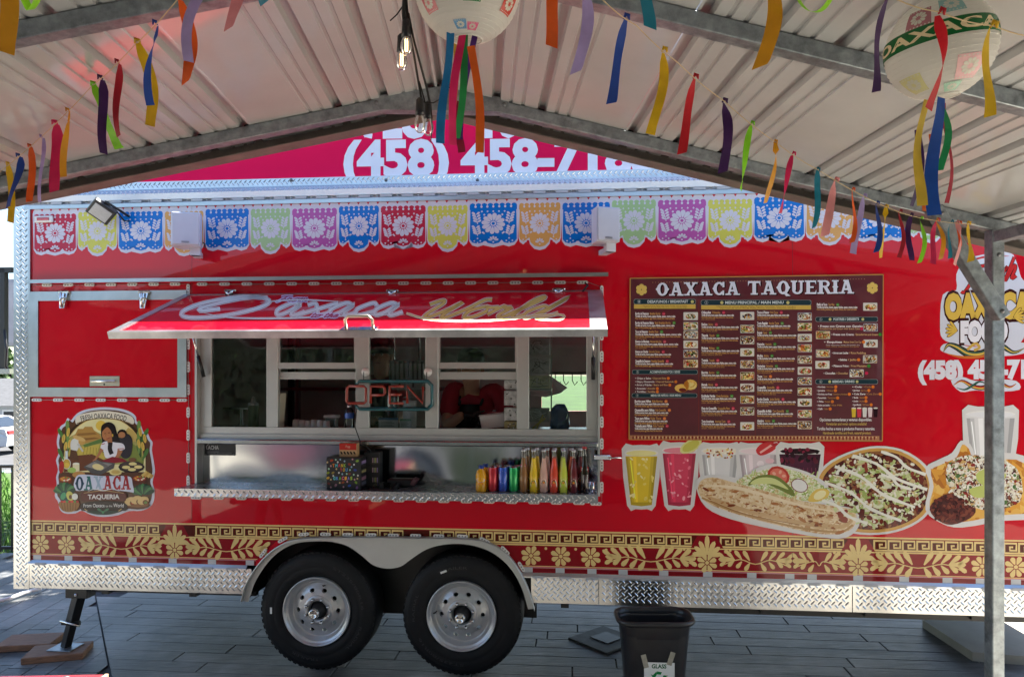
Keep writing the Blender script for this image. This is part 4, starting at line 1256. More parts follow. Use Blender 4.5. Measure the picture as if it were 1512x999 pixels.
for (x, y, r1, r2, c1, c2) in ((195, 615, 52, 34, "7a3a20", "c05a30"), (770, 610, 58, 38, "5a2a1c", "9e3a26")):
    a.ell(x, y + 12, r1, r2, c1); a.ell(x, y - 2, r1 * .9, r2 * .6, c2)
    for k in range(8): a.ell(x + math.cos(k * 2.4) * r1 * .55, y - 2 + math.sin(k * 2.4) * r2 * .35, 9, 6, ("e8dcc0", "d8a040", "5f8a3a")[k % 3])
for k in range(4): a.stroke([(790 + k * 22, 590 + k * 5), (830 + k * 14, 555 + k * 8)], 20, ("d8b868", "caa050")[k % 2])
for (x, y, s_) in ((190, 690, 1), (800, 700, -1)):
    for k in range(9): a.petal(x, y + 40, R(-160 + k * 17), 10, 95, 34, ("2f5a38", "47804a", "1f4230")[k % 3])
a.ell(205, 750, 55, 46, "1f4a44", rot=.5); a.ell(232, 745, 28, 40, "c8c060", rot=-.4); a.ell(236, 752, 13, 17, "6a4220"); a.ell(270, 750, 24, 26, "e4e0d0"); a.ell(180, 745, 20, 30, "4c9a6a", rot=.4)
a.poly(smooth([(150, 790), (300, 790), (285, 850), (220, 870), (165, 850)], 3, True), "9a6a38")
for k in range(6): a.stroke([(165 + k * 23, 795), (178 + k * 19, 858)], 5, "6e4522")
for k in range(7): a.ell(170 + k * 20, 788, 11, 9, ("b82a24", "d8463a", "5f8a3a")[k % 3])
a.ell(755, 815, 100, 34, "5a3220"); a.ell(755, 808, 92, 26, "8a5a34")
for k, (x, y) in enumerate(((700, 785), (750, 775), (800, 780))):
    a.ell(x, y, 46, 32, "dcb878", rot=-.3); a.ell(x + 18, y + 14, 22, 20, "7a4a2c"); a.ell(x + 20, y + 15, 13, 11, ("b03a2c", "c8a050", "6f8a40")[k])
# name plates
a.poly(smooth([(262, 655), (285, 590), (340, 578), (490, 590), (640, 588), (705, 600), (718, 650), (728, 715), (690, 712), (490, 690), (300, 705), (275, 690)], 3, True), WO)
slab(a, "OAXACA", 275, 705, 702, 108, None, gap=.02, cols=["1d3f52", "2f6a66", "9fb0bd", "a3272c", "a3272c", "a3272c"], slope=-.02)
a.poly(smooth([(330, 715), (490, 695), (655, 715), (668, 770), (640, 785), (490, 775), (345, 785), (320, 770)], 3, True), "5a1d18"); a.stroke([(340, 722), (490, 704), (650, 722)], 4, "c09a60", sm=4)
a.stroke([(370, 712), (420, 690), (490, 702), (560, 690), (625, 712)], 7, "e0dcd8", sm=4, taper=True)
a.text("TAQUERIA", (372, 768), (618, 766), 34, "e0d8d0", bold=.03)
a.poly(smooth([(330, 800), (490, 785), (660, 800), (675, 850), (640, 860), (490, 850), (345, 860), (318, 845)], 3, True), "2a2020")
a.text("From Oaxaca", (338, 832), (502, 830), 27, "ded8d0", bold=.012); a.text("to the", (510, 830), (562, 829), 17, "ded8d0"); a.text("World", (570, 829), (650, 832), 28, "ded8d0", bold=.012)
a.ring(490, 820, 68, 62, "c8a868", 20, 150, 156, 20, 160); a.poly(smooth([(360, 862), (490, 856), (620, 862), (560, 885), (490, 890), (420, 885)], 3, True), "1f3a30")
for k in (-1, 1): a.petal(490, 868, R(-90 + k * 60), 4, 52, 20, "4a7a5a")
a.poly([(478, 868), (490, 860), (502, 868), (490, 884)], "3f8a5a")
a.build("emblem_print", TR)

# ---- big logo behind the right post
a = Art(lambda x, y: tl(x, y), base=.0006)
def blob(pts, c): a.poly(smooth(pts, 3, True), c)
blob([(1412, 405), (1425, 385), (1450, 376), (1490, 372), (1502, 390), (1508, 410), (1520, 420), (1530, 430), (1530, 468), (1518, 480), (1505, 508), (1470, 512), (1415, 508), (1392, 500), (1388, 480), (1392, 435), (1412, 428)], WO)
blob([(1388, 515), (1400, 506), (1440, 512), (1475, 504), (1512, 506), (1518, 518), (1500, 524), (1470, 526), (1430, 528), (1400, 522)], WO)
fr_ = {'F': ([[(0, 1.2), (.3, 1.45), (1.0, 1.4)], [(.5, 1.4), (.3, .5), (.1, 0), (-.1, .1)], [(.2, .7), (.6, .75)]], .7)}
st, _ = script("Fresh", 1421, 432, 27, 22, .3)
st = [[(x, y - (x - 1421) * .26) for x, y in s_] for s_ in st]
for wd, c in ((5.6, "3a1418"), (3.8, "c62a2c")):
    for s_ in st: a.stroke(s_, wd, c, sm=4)
a.stroke([(1424, 390), (1450, 380), (1490, 378)], 3, "c62a2c", sm=4, taper=True)
a.text("OAXACA", (1393, 471), (1524, 469), 37, "3a1418", bold=.11); a.text("OAXACA", (1395, 469), (1522, 467), 33, "d8b24e", bold=.075)
a.text("FOOD", (1416, 505), (1490, 503.5), 31, "3a1418", bold=.11); a.text("FOOD", (1418, 503), (1488, 501.5), 27, "e6e2ea", bold=.075)
for sx, x0 in ((-1, 1414), (1, 1496)):
    for k in range(5): a.petal(x0, 488 if sx < 0 else 468, math.atan2(-math.sin(R(20 * k - 30)), sx * math.cos(R(20 * k - 30))), 0, 19, 5, "3a1418", False)
    a.up()
    for k in range(5): a.petal(x0, 488 if sx < 0 else 468, math.atan2(-math.sin(R(20 * k - 30)), sx * math.cos(R(20 * k - 30))), 1, 18, 3.6, "d8b24e", False)
    a.up()
for k, c in enumerate(("3a1418", "31594e", "d8b24e")):
    w0 = (12, 8, 3)[k]
    a.stroke([(1393, 519), (1400, 509), (1412, 512), (1430, 522), (1450, 522), (1475, 510), (1496, 520), (1512, 514)], w0, c, sm=5, taper=True)
a.stroke([(1428, 516), (1440, 507), (1446, 513), (1438, 517)], 4, "c9a24e", sm=4); a.stroke([(1398, 522), (1420, 527), (1450, 526), (1475, 517)], 4, "c96a2c", sm=4, taper=True)
a.text("(458) 458-7188", (1355, 558), (1552, 556.5), 24, "dcd8e2", bold=.07)
blob([(1404, 562), (1420, 556), (1440, 562), (1470, 560), (1500, 562), (1505, 575), (1470, 578), (1440, 576), (1418, 578)], WO)
for w0, c, dy in ((7, "3a1418", 0), (4, "b83a2c", 0), (2, "d8b24e", 1)): a.stroke([(1408, 568 + dy), (1420, 562 + dy), (1436, 570 + dy), (1452, 572 + dy), (1470, 563 + dy), (1490, 571 + dy), (1500, 566 + dy)], w0, c, sm=5, taper=True)
a.stroke([(1412, 572), (1424, 575), (1436, 569), (1447, 563), (1460, 569)], 3.5, "31594e", sm=4, taper=True)
a.build("wordmark_print", TR)

# ---- food pictures along the lower right
TORT = speckle("tortilla_print", ["d8bd96", "d2b48a", "dcc4a0", "c9a57a", "dfc9a6", "b98a5c"], 60)
BEAN = speckle("bean_print", ["5a1a12", "6e2416", "3f120e", "7c3420", "8a5a34", "55201a"], 55)
LETT = speckle("lettuce_print", ["d0d4a4", "b8c484", "e2e2c8", "e6e0d0", "9aac62", "c8ac78"], 85)
TOPP = speckle("nacho_topping_print", ["e4ded2", "d8ccb4", "7a3020", "e8e4da", "6a7a44", "c8a060", "4a2018", "dcd4c4"], 75)
CHIP = speckle("chip_print", ["d89a3c", "c4802c", "e2b45c", "b06a24", "dca850"], 22)
MEAT = speckle("meat_print", ["4a1c18", "6a2a20", "35120f", "7c3a2a", "551f1b"], 50)
PLATE = "d6d2d0"
def gen(seed): random.seed(seed)
# cups
def cup(a, cx, top, bot, wt, wb, liquid, liq2, out=4, ice=None, body="d9d6d6"):
    o_ = out
    a.poly(smooth([(cx - wt / 2 - o_, top - 5), (cx - wt / 4, top - 10), (cx + wt / 4, top - 10), (cx + wt / 2 + o_, top - 5), (cx + wb / 2 + o_, bot), (cx + wb / 4, bot + 5), (cx - wb / 4, bot + 5), (cx - wb / 2 - o_, bot)], 2, True), PLATE)
    a.poly([(cx - wt / 2, top), (cx + wt / 2, top), (cx + wb / 2, bot), (cx, bot + 2.5), (cx - wb / 2, bot)], body)
    if liquid: a.poly([(cx - wt / 2 + 1.5, top + 6), (cx + wt / 2 - 1.5, top + 6), (cx + wb / 2 - 1.5, bot - 1), (cx, bot + 1), (cx - wb / 2 + 1.5, bot - 1)], liquid)
    a.ell(cx, top + 1, wt / 2, 5.5, "e4e0dc"); a.ell(cx, top + 1.8, wt / 2 - 2, 4.4, liq2)
    def tint(c, k): return "%02x%02x%02x" % tuple(int(max(0, min(255, int(c[i:i + 2], 16) * k))) for i in (0, 2, 4))
    bc = liquid or body; T_ = top + 7
    for f0, f1, k in ((.0, .07, .78), (.07, .16, .90), (.24, .34, 1.10), (.80, .90, .90), (.90, 1.0, .76)):   # the printed picture's own modelling
        X = lambda f, w_: cx - w_ / 2 + w_ * f
        a.poly([(X(f0, wt - 3), T_), (X(f1, wt - 3), T_), (X(f1, wb - 3), bot - 1), (X(f0, wb - 3), bot - 1)], tint(bc, k), False)
    a.up()
    a.poly([(cx - wb / 2 + 1, bot - 5), (cx + wb / 2 - 1, bot - 5), (cx + wb / 2 - 1.5, bot - 1), (cx, bot + 1), (cx - wb / 2 + 1.5, bot - 1)], tint(bc, .82))
    a.stroke([(cx - wt / 2 + 9, top + 12), (cx - wb / 2 + 8, bot - 10)], 1.6, tint(bc, 1.3))
a = Art(lambda x, y: tl(x, y), base=.0006, step=.00003)
cup(a, 947, 667, 746, 50, 34, "e2c23a", "eadf9a"); cup(a, 1003, 663, 746, 52, 36, "d2415c", "e88a98"); 
a.ell(1020, 658, 18, 9, "dcd890", rot=-.5); a.ell(1020, 658, 14, 6.5, "c9c25c", rot=-.5)
gen(3)
for cx, c1, c2 in ((947, "e9d472", "f0e4a4"), (1003, "e06a80", "f0a0ac")):
    for k in range(26): a.ell(cx + random.uniform(-17, 17), random.uniform(676, 740), random.uniform(1.5, 4), random.uniform(1, 2.4), (c1, c2)[k % 2], rot=random.random() * 3, n=6, up=k % 6 == 5)
a.build("juice_cup_print", TR)
a = Art(lambda x, y: tl(x, y), base=.0028, step=.00003)
cup(a, 1063, 664, 732, 56, 42, None, "e8dcc8"); cup(a, 1120, 664, 732, 60, 44, "d8c8cc", "e8d4d8")
for k in range(40): a.ell(1063 + random.uniform(-22, 22), random.uniform(661, 676), random.uniform(1, 2.6), random.uniform(1, 2), ("b8462c", "e8c46c", "f0ead8", "8a5a34")[k % 4], n=6, up=k % 8 == 7)
for k in range(10): a.ell(1120 + random.uniform(-20, 20), random.uniform(675, 725), random.uniform(3, 7), random.uniform(3, 6), ("e2b8c0", "ecdde0")[k % 2], n=8)
a.poly(smooth([(1116, 664), (1125, 654), (1140, 652), (1146, 660), (1136, 668), (1122, 672)], 3, True), "c83a3c"); a.stroke([(1122, 668), (1140, 656)], 3, "eab0a8"); a.petal(1138, 656, 0, 0, 12, 6, "b02a30")
cup(a, 1181, 664, 735, 64, 46, "4a1830", "2a0f18")
for k in range(34): a.ell(1181 + random.uniform(-27, 27), random.uniform(662, 684) , random.uniform(2.5, 5), random.uniform(2, 4), ("2a0f1a", "5a1428", "7c2038", "180a10")[k % 4], n=8, rot=random.random() * 3, up=k % 3 == 2)
for k in range(9): a.stroke([(1156 + k * 6, 690), (1157 + k * 6, 712)], 1.4, "6a2a44", up=False)
a.build("dessert_cup_print", TR)
# tostada
a = Art(lambda x, y: tl(x, y), base=.0045, step=.000035)
ce = [(1205, 725), (1208, 700), (1228, 680), (1262, 665), (1295, 659), (1330, 664), (1358, 680), (1374, 700), (1378, 725), (1370, 755), (1345, 775), (1310, 786), (1270, 787), (1235, 778), (1215, 760)]
sc1 = lambda k: [(1292 + (x - 1292) * k, 724 + (y - 724) * k) for x, y in ce]
a.poly(smooth(sc1(1.02), 3, True), PLATE); a.poly(smooth(sc1(.97), 3, True), CHIP); a.poly(smooth(sc1(.96), 3, True), "c99a52"); a.poly(smooth(sc1(.90), 3, True), BEAN)
gen(11)
for k in range(46):
    t = random.random() * 6.28; q_ = math.sqrt(random.random()) * .78; x, y = 1292 + 85 * q_ * math.cos(t), 722 + 62 * q_ * math.sin(t); r_ = random.uniform(5, 12)
    a.poly(smooth([(x + r_ * random.uniform(.6, 1.2) * math.cos(j), y + r_ * random.uniform(.4, .9) * math.sin(j)) for j in (0, 1.05, 2.1, 3.14, 4.2, 5.2)], 2, True), (LETT, LETT, "d6d2b4", BEAN, "c2c88e")[k % 5])
def inside(r):
    t = random.random() * 2 * math.pi; q = math.sqrt(random.random()) * r
    return 1292 + 85 * q * math.cos(t), 722 + 62 * q * math.sin(t)
for k in range(300):
    x, y = inside(.84); L = random.uniform(5, 16); an = random.random() * 3.2
    a.stroke([(x, y), (x + L * .5 * math.cos(an) + random.uniform(-1, 1), y + L * .4 * math.sin(an)), (x + L * math.cos(an + .4), y + L * .6 * math.sin(an + .4))], random.uniform(1.6, 4.4), ("c6cc94", "b4bf78", "dcdcbc", "cdb480", "9caa5e")[k % 5], up=k % 6 == 5)
for k in range(46):
    x, y = inside(.9); a.ell(x, y, random.uniform(2.5, 7), random.uniform(2, 5), ("6e2a20", "4a1612", "8a3a2c", "5c2018")[k % 4], rot=random.random() * 3, n=9, up=k % 5 == 4)
for k in range(110):
    x, y = inside(.88); a.ell(x, y, random.uniform(1.2, 3.8), random.uniform(1, 2.6), ("e6e0d0", "d8d0ba")[k % 2], rot=random.random() * 3, n=6, up=k % 9 == 8)
for x0, y0, x1, y1 in ((1232, 688, 1350, 748), (1258, 672, 1368, 722), (1218, 712, 1330, 768), (1300, 666, 1366, 700), (1213, 738, 1280, 772), (1244, 686, 1236, 700), (1300, 700, 1345, 722)):
    a.stroke([(x0, y0), (x0 + (x1 - x0) * .3 + 3, y0 + (y1 - y0) * .25), (x0 + (x1 - x0) * .62 - 3, y0 + (y1 - y0) * .68), (x1, y1)], [random.uniform(3.2, 5.4) for _ in range(16)], "e6e2d6", sm=5)
a.build("tostada_print", TR)
# nachos and a tall cup
a = Art(lambda x, y: tl(x, y), base=.0045, step=.000035)
cup(a, 1462, 610, 690, 74, 58, None, "e0dee0", out=5)
a.poly(smooth([(1366, 752), (1372, 715), (1366, 690), (1385, 678), (1405, 668), (1418, 650), (1432, 655), (1442, 672), (1470, 668), (1510, 672), (1540, 700), (1540, 760), (1480, 768), (1420, 778), (1390, 772)], 3, True), PLATE)
a.poly(smooth([(1372, 748), (1378, 718), (1374, 694), (1392, 684), (1412, 674), (1420, 656), (1430, 662), (1442, 680), (1500, 678), (1530, 705), (1530, 752), (1475, 760), (1420, 770), (1392, 764)], 3, True), CHIP)
gen(5)
for k in range(34):
    x, y = random.uniform(1382, 1520), random.uniform(682, 755); t = random.random() * 6; r_ = random.uniform(6, 13)
    a.poly([(x + r_ * math.cos(t + q), y + r_ * math.sin(t + q)) for q in (0, 2.0, 4.2)], ("d89a3c", "c4802c", "e2b45c", "b8702c")[k % 4])
a.poly(smooth([(1372, 752), (1380, 738), (1400, 728), (1425, 730), (1440, 750), (1432, 764), (1405, 774), (1385, 768)], 3, True), MEAT)
a.poly(smooth([(1395, 700), (1410, 676), (1450, 672), (1500, 690), (1505, 740), (1450, 752), (1410, 730)], 3, True), TOPP)
for k in range(70): a.ell(random.uniform(1398, 1500), random.uniform(676, 745), random.uniform(1.5, 5), random.uniform(1.2, 3.5), ("e4ded0", "d8d0be", "8a2a22", "4a6a3a", "c8b890", "e4ded0")[k % 6], rot=random.random() * 3, n=7, up=k % 5 == 4)
for k in range(60): a.ell(random.uniform(1378, 1432), random.uniform(734, 766), random.uniform(2, 5), random.uniform(1.4, 2.6), ("4a1a16", "6a2c22", "35100e", "7c4030")[k % 4], rot=random.random() * 3, n=7, up=k % 5 == 4)
for p_ in ([(1440, 700), (1460, 690), (1485, 700), (1470, 716), (1450, 716)], [(1430, 722), (1455, 716), (1462, 730), (1440, 734)]): a.poly(smooth(p_, 3, True), "b8bf6a"); 
a.build("nacho_print", TR)
# burrito over lettuce with tomato, avocado and radish
a = Art(lambda x, y: tl(x, y), base=.0065, step=.00004)
a.poly(smooth([(1028, 720), (1032, 704), (1060, 700), (1100, 706), (1112, 692), (1140, 684), (1172, 690), (1200, 700), (1222, 716), (1232, 742), (1262, 752), (1268, 775), (1248, 793), (1210, 792), (1150, 782), (1080, 766), (1042, 748)], 3, True), PLATE)
a.poly(smooth([(1085, 712), (1110, 698), (1150, 690), (1195, 702), (1218, 722), (1222, 740), (1150, 735), (1095, 728)], 3, True), LETT)
gen(21)
for k in range(46):
    x, y = random.uniform(1095, 1215), random.uniform(698, 730); an = random.uniform(-1, 1); L = random.uniform(5, 12)
    a.stroke([(x, y), (x + L * .5, y - 2 + random.random() * 4), (x + L * math.cos(an), y + L * math.sin(an))], random.uniform(1, 2.4), ("c9d49a", "b2c070", "dfe2c4", "93a850")[k % 4], up=k % 6 == 5)
a.ell(1149, 702, 17, 14, "b8382c", rot=.5); a.ell(1149, 702, 13.5, 10.5, "d8705c", rot=.5)
for k in range(5): a.ell(1149 + 8 * math.cos(k * 1.26), 702 + 6 * math.sin(k * 1.26), 3, 2.2, "e2a48c", rot=k * 1.26)
a.poly(smooth([(1104, 716), (1118, 702), (1146, 702), (1168, 720), (1172, 732), (1150, 722), (1126, 712)], 4, True), "6f7a34"); a.poly(smooth([(1108, 714), (1120, 705), (1144, 706), (1164, 722), (1140, 714)], 4, True), "ccd08a")
a.ell(1180, 716, 13, 10, "7a2038", rot=.4); a.ell(1180, 716, 11.8, 8.8, "e0dcd8", rot=.4)
a.poly(smooth([(1192, 738), (1204, 722), (1222, 722), (1222, 732), (1206, 740)], 3, True), "d8b85c"); a.ell(1210, 730, 10, 6, "e8dca8", rot=-.5)
bur = [(1031, 726), (1034, 710), (1052, 704), (1085, 712), (1130, 724), (1180, 738), (1230, 746), (1258, 752), (1264, 766), (1254, 782), (1226, 788), (1190, 784), (1130, 770), (1080, 756), (1045, 742)]
a.poly(smooth(bur, 4, True), TORT)
a.stroke([(1040, 731), (1085, 748), (1130, 760), (1190, 772), (1240, 777), (1258, 768)], [2, 4, 6, 7, 7, 6, 6, 6, 6, 6, 6, 6, 6, 7, 7, 7, 6, 5, 4, 3, 2], 'c4a074', sm=4)
a.stroke([(1040, 716), (1085, 719), (1130, 731), (1180, 745), (1240, 756)], [1, 2, 3, 4, 5, 5, 5, 5, 5, 5, 5, 4, 4, 3, 2, 2, 1], 'e4d0b0', sm=4)
a.stroke([(1036, 734), (1080, 753), (1130, 767), (1190, 780), (1240, 784), (1258, 774)], 3, "b08858", sm=4); a.stroke([(1048, 738), (1100, 758), (1180, 774)], 1.2, "96683c", sm=4)
for k in range(90):
    t = random.random(); x = 1040 + 212 * t; y = 714 + 44 * t + random.uniform(0, 24 + 8 * t)
    s_ = random.uniform(.5, 2.6) if k % 6 else random.uniform(3, 6); a.ell(x, y, s_ * 1.5, s_ * .5, ("a86a3a", "8e4a24", "7a3a1e", "b8824e")[k % 4], rot=random.uniform(-.3, .6), n=7, up=k % 8 == 7)
a.build("burrito_print", TR)
# short dark seam lines between the wall sheets
b = MB()
for px in (283, 1170): u, _ = tw(px, 400); b.wbox(u, u + .0025, 0, .0004, .955, ZT - .09 if px == 1170 else ZT, mat("seam", (.12, .002, .006), rough=.5))
b.build("wall_seam", TR)
# ================================================================== things fixed to or standing on the trailer
def place(u, d, z): return t2w((u, -d, z))
# ---- menu board
mo = tl(1117, 528, 0)
MBD = tthing("menu_board", "large maroon printed menu board with OAXACA TAQUERIA title on the red wall", "menu board", mo.x, 0, mo.z)
MPN = mat("menu_film", (.10, .010, .020), rough=.28, coat=.8, coat_rough=.06, var=.25, vscale=5, bump=.0012, bscale=2.5)
mpx = lambda x, y: tl(x, y, .0125) - mo
b = MB()
q = [mpx(*p) for p in ((930, 411), (1305, 404.5), (1303, 652), (929, 649))]
b.add(q + [p + Vector((0, .0125, 0)) for p in q], [(0, 3, 2, 1), (4, 5, 6, 7)] + [(i, (i + 1) % 4, (i + 1) % 4 + 4, i + 4) for i in range(4)], MPN)
b.build("panel", MBD)
def mart(base=.0005): return Art(mpx, base=base, step=.00003, scale=1 / 3.6, off=(900, 390))
CRM, TAN, MW = "e0b884", "cc9a5c", "eae4e4"
a = mart()
for q in ([(110, 75), (1455, 55), (1450, 938), (104, 930)],):
    for i in range(4): a.stroke([q[i], q[(i + 1) % 4]], 5, "c08a4a")
a.poly([(108, 908), (1434, 912), (1434, 936), (106, 930)], "b07a58")
gen(2)
for k in range(70): a.petal(125 + k * 18.6, 920 + k * .06, R(-90 if k % 2 else 90), -10, 10, 9, "7a2a26", False)
for k in range(70): a.ell(134 + k * 18.6, 919, 3, 4, "dcb890", n=6, up=False)
a.up()
for k in range(76): a.ell(230 + k * 15, 97 - k * .25, 2, 2, "c9a070", n=5, up=False)
for x, y0, y1 in ((474, 190, 905), (774, 240, 908), (1080, 188, 910)): a.rect(x - 1, y0, x + 1, y1, "8a3a30", False)
a.build("border", MBD)
a = mart(.0007)
slab(a, "OAXACA", 256, 698, 172, 70, "1a0c14", gap=.04, slope=-.012); slab(a, "OAXACA", 248, 692, 168, 70, "d9dbe8", gap=.04, slope=-.012); a.build("title_word", MBD); a = mart(.0007)
slab(a, "TAQUERIA", 742, 1304, 166, 72, "1a0c14", gap=.04, slope=-.012); slab(a, "TAQUERIA", 734, 1298, 162, 72, "d9dbe8", gap=.04, slope=-.012)
a.build("title_word", MBD)
for fx, fy in ((170, 135), (1397, 126)):
    a = mart(.0007)
    for k in range(6): a.petal(fx, fy, R(60 * k + 30), 3, 31, 24, "dcbc62", False)
    a.build("flower_motif", MBD)
def header(num, txt, x0, x1, y0, y1, t0, t1, yb=None, flowers=()):
    a = mart(.0007); h = y1 - y0
    a.rrect(x0 - 1.5, y0 - 1.5, x1 + 1.5, y1 + 1.5, h * .42, "8a9a9a"); a.rrect(x0, y0, x1, y1, h * .42, "22363e")
    if yb:
        a.rect(x0, y1 + 1, x1, yb, "cdab52")
        L = (x1 - x0)
        for k in (0, 1): a.text("Opciones de carne: Asada, Pollo, Pastor, Carnitas, Chorizo, Lengua", (x0 + L * (.14 + .03 * k), y1 + 10 + 9 * k), (x0 + L * .86, y1 + 10 + 9 * k), 5.5, "3a2410")
    a.ring(x0 + 27, (y0 + y1) / 2, h * .38, h * .32, "9aa4a4", 14); a.text(num, (x0 + 24, y1 - h * .3), (x0 + 30, y1 - h * .3), h * .42, "c8cccc")
    a.text(txt, (t0, y1 - h * .26), (t1, y1 - h * .3), h * .52, "c9d2d4", bold=.03)
    for fx in flowers:
        for k in range(6): a.petal(fx, (y0 + y1) / 2, R(60 * k), 1, h * .34, h * .26, "c9c07a", False)
    a.build("section_header", MBD)
header("1", "DESAYUNOS / BREAKFAST", 130, 457, 186, 212, 202, 418, 236, (440,))
header("2", "MENU PRINCIPAL / MAIN MENU", 487, 1071, 191, 217, 615, 925, 240, (597, 948))
header("3", "ACOMPAÑAMIENTOS / SIDES", 122, 467, 562, 583, 214, 375)
header("4", "MENU DE NIÑOS / KIDS MENU", 120, 464, 687, 707, 220, 380)
header("5", "POSTRES / DESSERTS", 1096, 1425, 281, 304, 1190, 1326, None, (1172, 1346))
header("6", "BEBIDAS / DRINKS", 1096, 1425, 612, 635, 1185, 1302, None, (1170, 1316))
DOT = {'r': "c22a50", 'g': "3a8a34", 'o': "d8742c"}
def item(a, x, y, es, en, L1, L2, dot, tw_=60, L3=None, w3=90):
    a.text(es, (x, y), (x + L1, y), 12.5, MW, bold=.04)
    a.text(en, (x + L1 + 6, y), (x + L1 + 6 + tw_, y), 12, TAN, bold=.02)
    dx = x + L1 + tw_ + 24; a.ell(dx, y - 5, 8.5, 8.5, DOT[dot], n=12); a.text("$12", (dx - 5, y - 2), (dx + 5, y - 2), 5, "e0c8b0")
    a.text("Tortilla de harina, huevo, papas, frijoles, queso, crema y salsa", (x, y + 13), (x + L2, y + 13), 9.5, MW, bold=.04)
    a.text("Flour tortilla, potatoes, eggs, beans, cheese, sour cream and salsa", (x, y + 24), (x + L2 * .98, y + 24), 9, TAN, bold=.03)
    if L3: a.text("onion, cilantro and lime", (x, y + 34), (x + w3, y + 34), 8, TAN)
a = mart()
for i, (y, es, en, L1, tw_, d_) in enumerate(((268, "Burrito de Desayuno", "Breakfast Burrito", 72, 55, 'r'), (317, "Burrito de Desayuno Básico", "Basic Breakfast Burrito", 98, 84, 'g'), (364, "Tacos de Desayuno", "Breakfast Tacos", 66, 50, 'g'), (416, "Huevos a la Mexicana", "Mexican-Style Eggs", 74, 58, 'r'), (470, "Huevos con Chorizo", "Eggs with Chorizo", 68, 56, 'r'), (520, "Quesadilla de Desayuno", "Breakfast Quesadilla", 80, 66, 'r'))): item(a, 137, y, es, en, L1, (213, 208, 244, 228, 190, 200)[i], d_, tw_, i in (2, 3), 60)
for i, (y, es, en, l, d_) in enumerate(((610, "Chips y Salsa", "/ Chips and Salsa", 300, 'o'), (628, "Chips y Guacamole", "/ Chips and Guacamole", 340, 'o'), (645, "Arroz y Frijoles", "/ Beans and Rice", 308, 'o'), (664, "Aguacate", "/ Avocado", 242, 'o'), (681, "Tortillas", "/ Tortillas", 242, 'o'))):
    m_ = 145 + (l - 145) * .48; a.text("• " + es, (136, y), (m_, y), 9.5, MW, bold=.02); a.text(en, (m_ + 4, y), (l, y), 9.5, CRM, bold=.01); a.ell(l + 12, y - 4, 8, 8, DOT[d_])
for i, (y, es, en, L1) in enumerate(((733, "Burrito para Niños", "Kids Burrito", 86), (780, "Quesadilla para Niños", "Kids Quesadilla", 104), (824, "Taco para Niños", "Kids Taco", 78), (864, "Tostada para Niños", "Kids Tostada", 92))): item(a, 134, y, es, en, L1, (180, 178, 174, 148)[i], 'o' if i < 3 else 'r', 56)
a.build("menu_text", MBD)
a = mart()
nm2 = (("Chilaquiles", "Chilaquiles"), ("Nachos", "Nachos"), ("Tlayuda", "Tlayuda"), ("Molotes", "Molotes"), ("Tostada", "Tostada"), ("Burrito", "Burrito"), ("Memela", "Memela"), ("Enchiladas Verdes", "Green Enchiladas"), ("Plato de Quesadilla", "Quesadilla Plate"), ("Torta Americana", "American Torta"))
for i, (y, d_) in enumerate(zip((262, 325, 384, 451, 516, 581, 645, 705, 771, 840), "rrggrgrgrr")):
    item(a, 489, y, *nm2[i], 9 * len(nm2[i][0]) * .42 + 8, (172, 198, 196, 200, 184, 184, 190, 182, 188, 180)[i], d_, 4 * len(nm2[i][1]), True, 70 + 13 * (i % 5))
nm3 = (("Tacos al Pastor", "Pork Tacos"), ("Torta Regular", "Regular Torta"), ("Sopes", "Sopes"), ("Huarache", "Huarache"), ("Mulita", "Mulita"), ("Garnachas", "Garnachas"), ("Tacos", "Tacos"), ("Quesadilla", "Quesadilla"), ("Burrito Grande", "Jumbo Burrito"), ("Quesadilla de Maíz", "Corn Quesadilla"), ("Alambre", "Alambre"))
for i, (y, d_) in enumerate(zip((262, 319, 369, 430, 492, 546, 601, 660, 722, 785, 837), "rggggg" + "orrgg")):
    item(a, 784, y, *nm3[i], 9 * len(nm3[i][0]) * .42 + 8, (170, 176, 208, 204, 200, 198, 190, 186, 204, 190, 208)[i], d_, 4 * len(nm3[i][1]), i not in (9,), 60 + 13 * (i % 4))
a.build("menu_text", MBD)
a = mart()
item(a, 1102, 220, "Platillo de Tacos", "Taco Plate", 55, 215, 'g', 32)
for x, y, l, es, en, d_ in ((1108, 334, 1346, "Fresas con Crema con Gansito", None, None), (1180, 378, 1426, "Fresas con Crema", "/ Strawberries and Cream", 'g'), (1140, 418, 1338, "Esquites", "/ Mexican Street Corn Cup", 'o'), (1182, 476, 1362, "Arroz con Leche", "/ Rice Pudding", None), (1216, 512, 1312, "Gelatinas", "/ Jello", 'o'), (1182, 545, 1366, "Plátanos Fritos", "/ Fried Plantains", 'g'), (1138, 584, 1266, "Chocoflan", "/ Chocoflan", None)):
    m_ = x + (l - x) * (.48 if en else 1); a.text("• " + es, (x, y), (m_, y), 10.5, MW, bold=.03)
    if en: a.text(en, (m_ + 5, y), (l, y), 10.5, CRM, bold=.01)
    if d_: a.ell(l + 12, y - 5, 9, 9, DOT[d_])
a.text("/ Strawberries and Cream with Snack Cake", (1110, 347), (1330, 347), 10, CRM); a.ell(1340, 342, 9, 9, DOT['r']); a.ell(1366, 578, 9, 9, DOT['r'])
a.text("Corn, mayonnaise, cheese, chili powder, lime", (1150, 432), (1330, 432), 6, MW); a.text("cotija cheese, cream, butter and spices", (1150, 440), (1325, 440), 6, TAN)
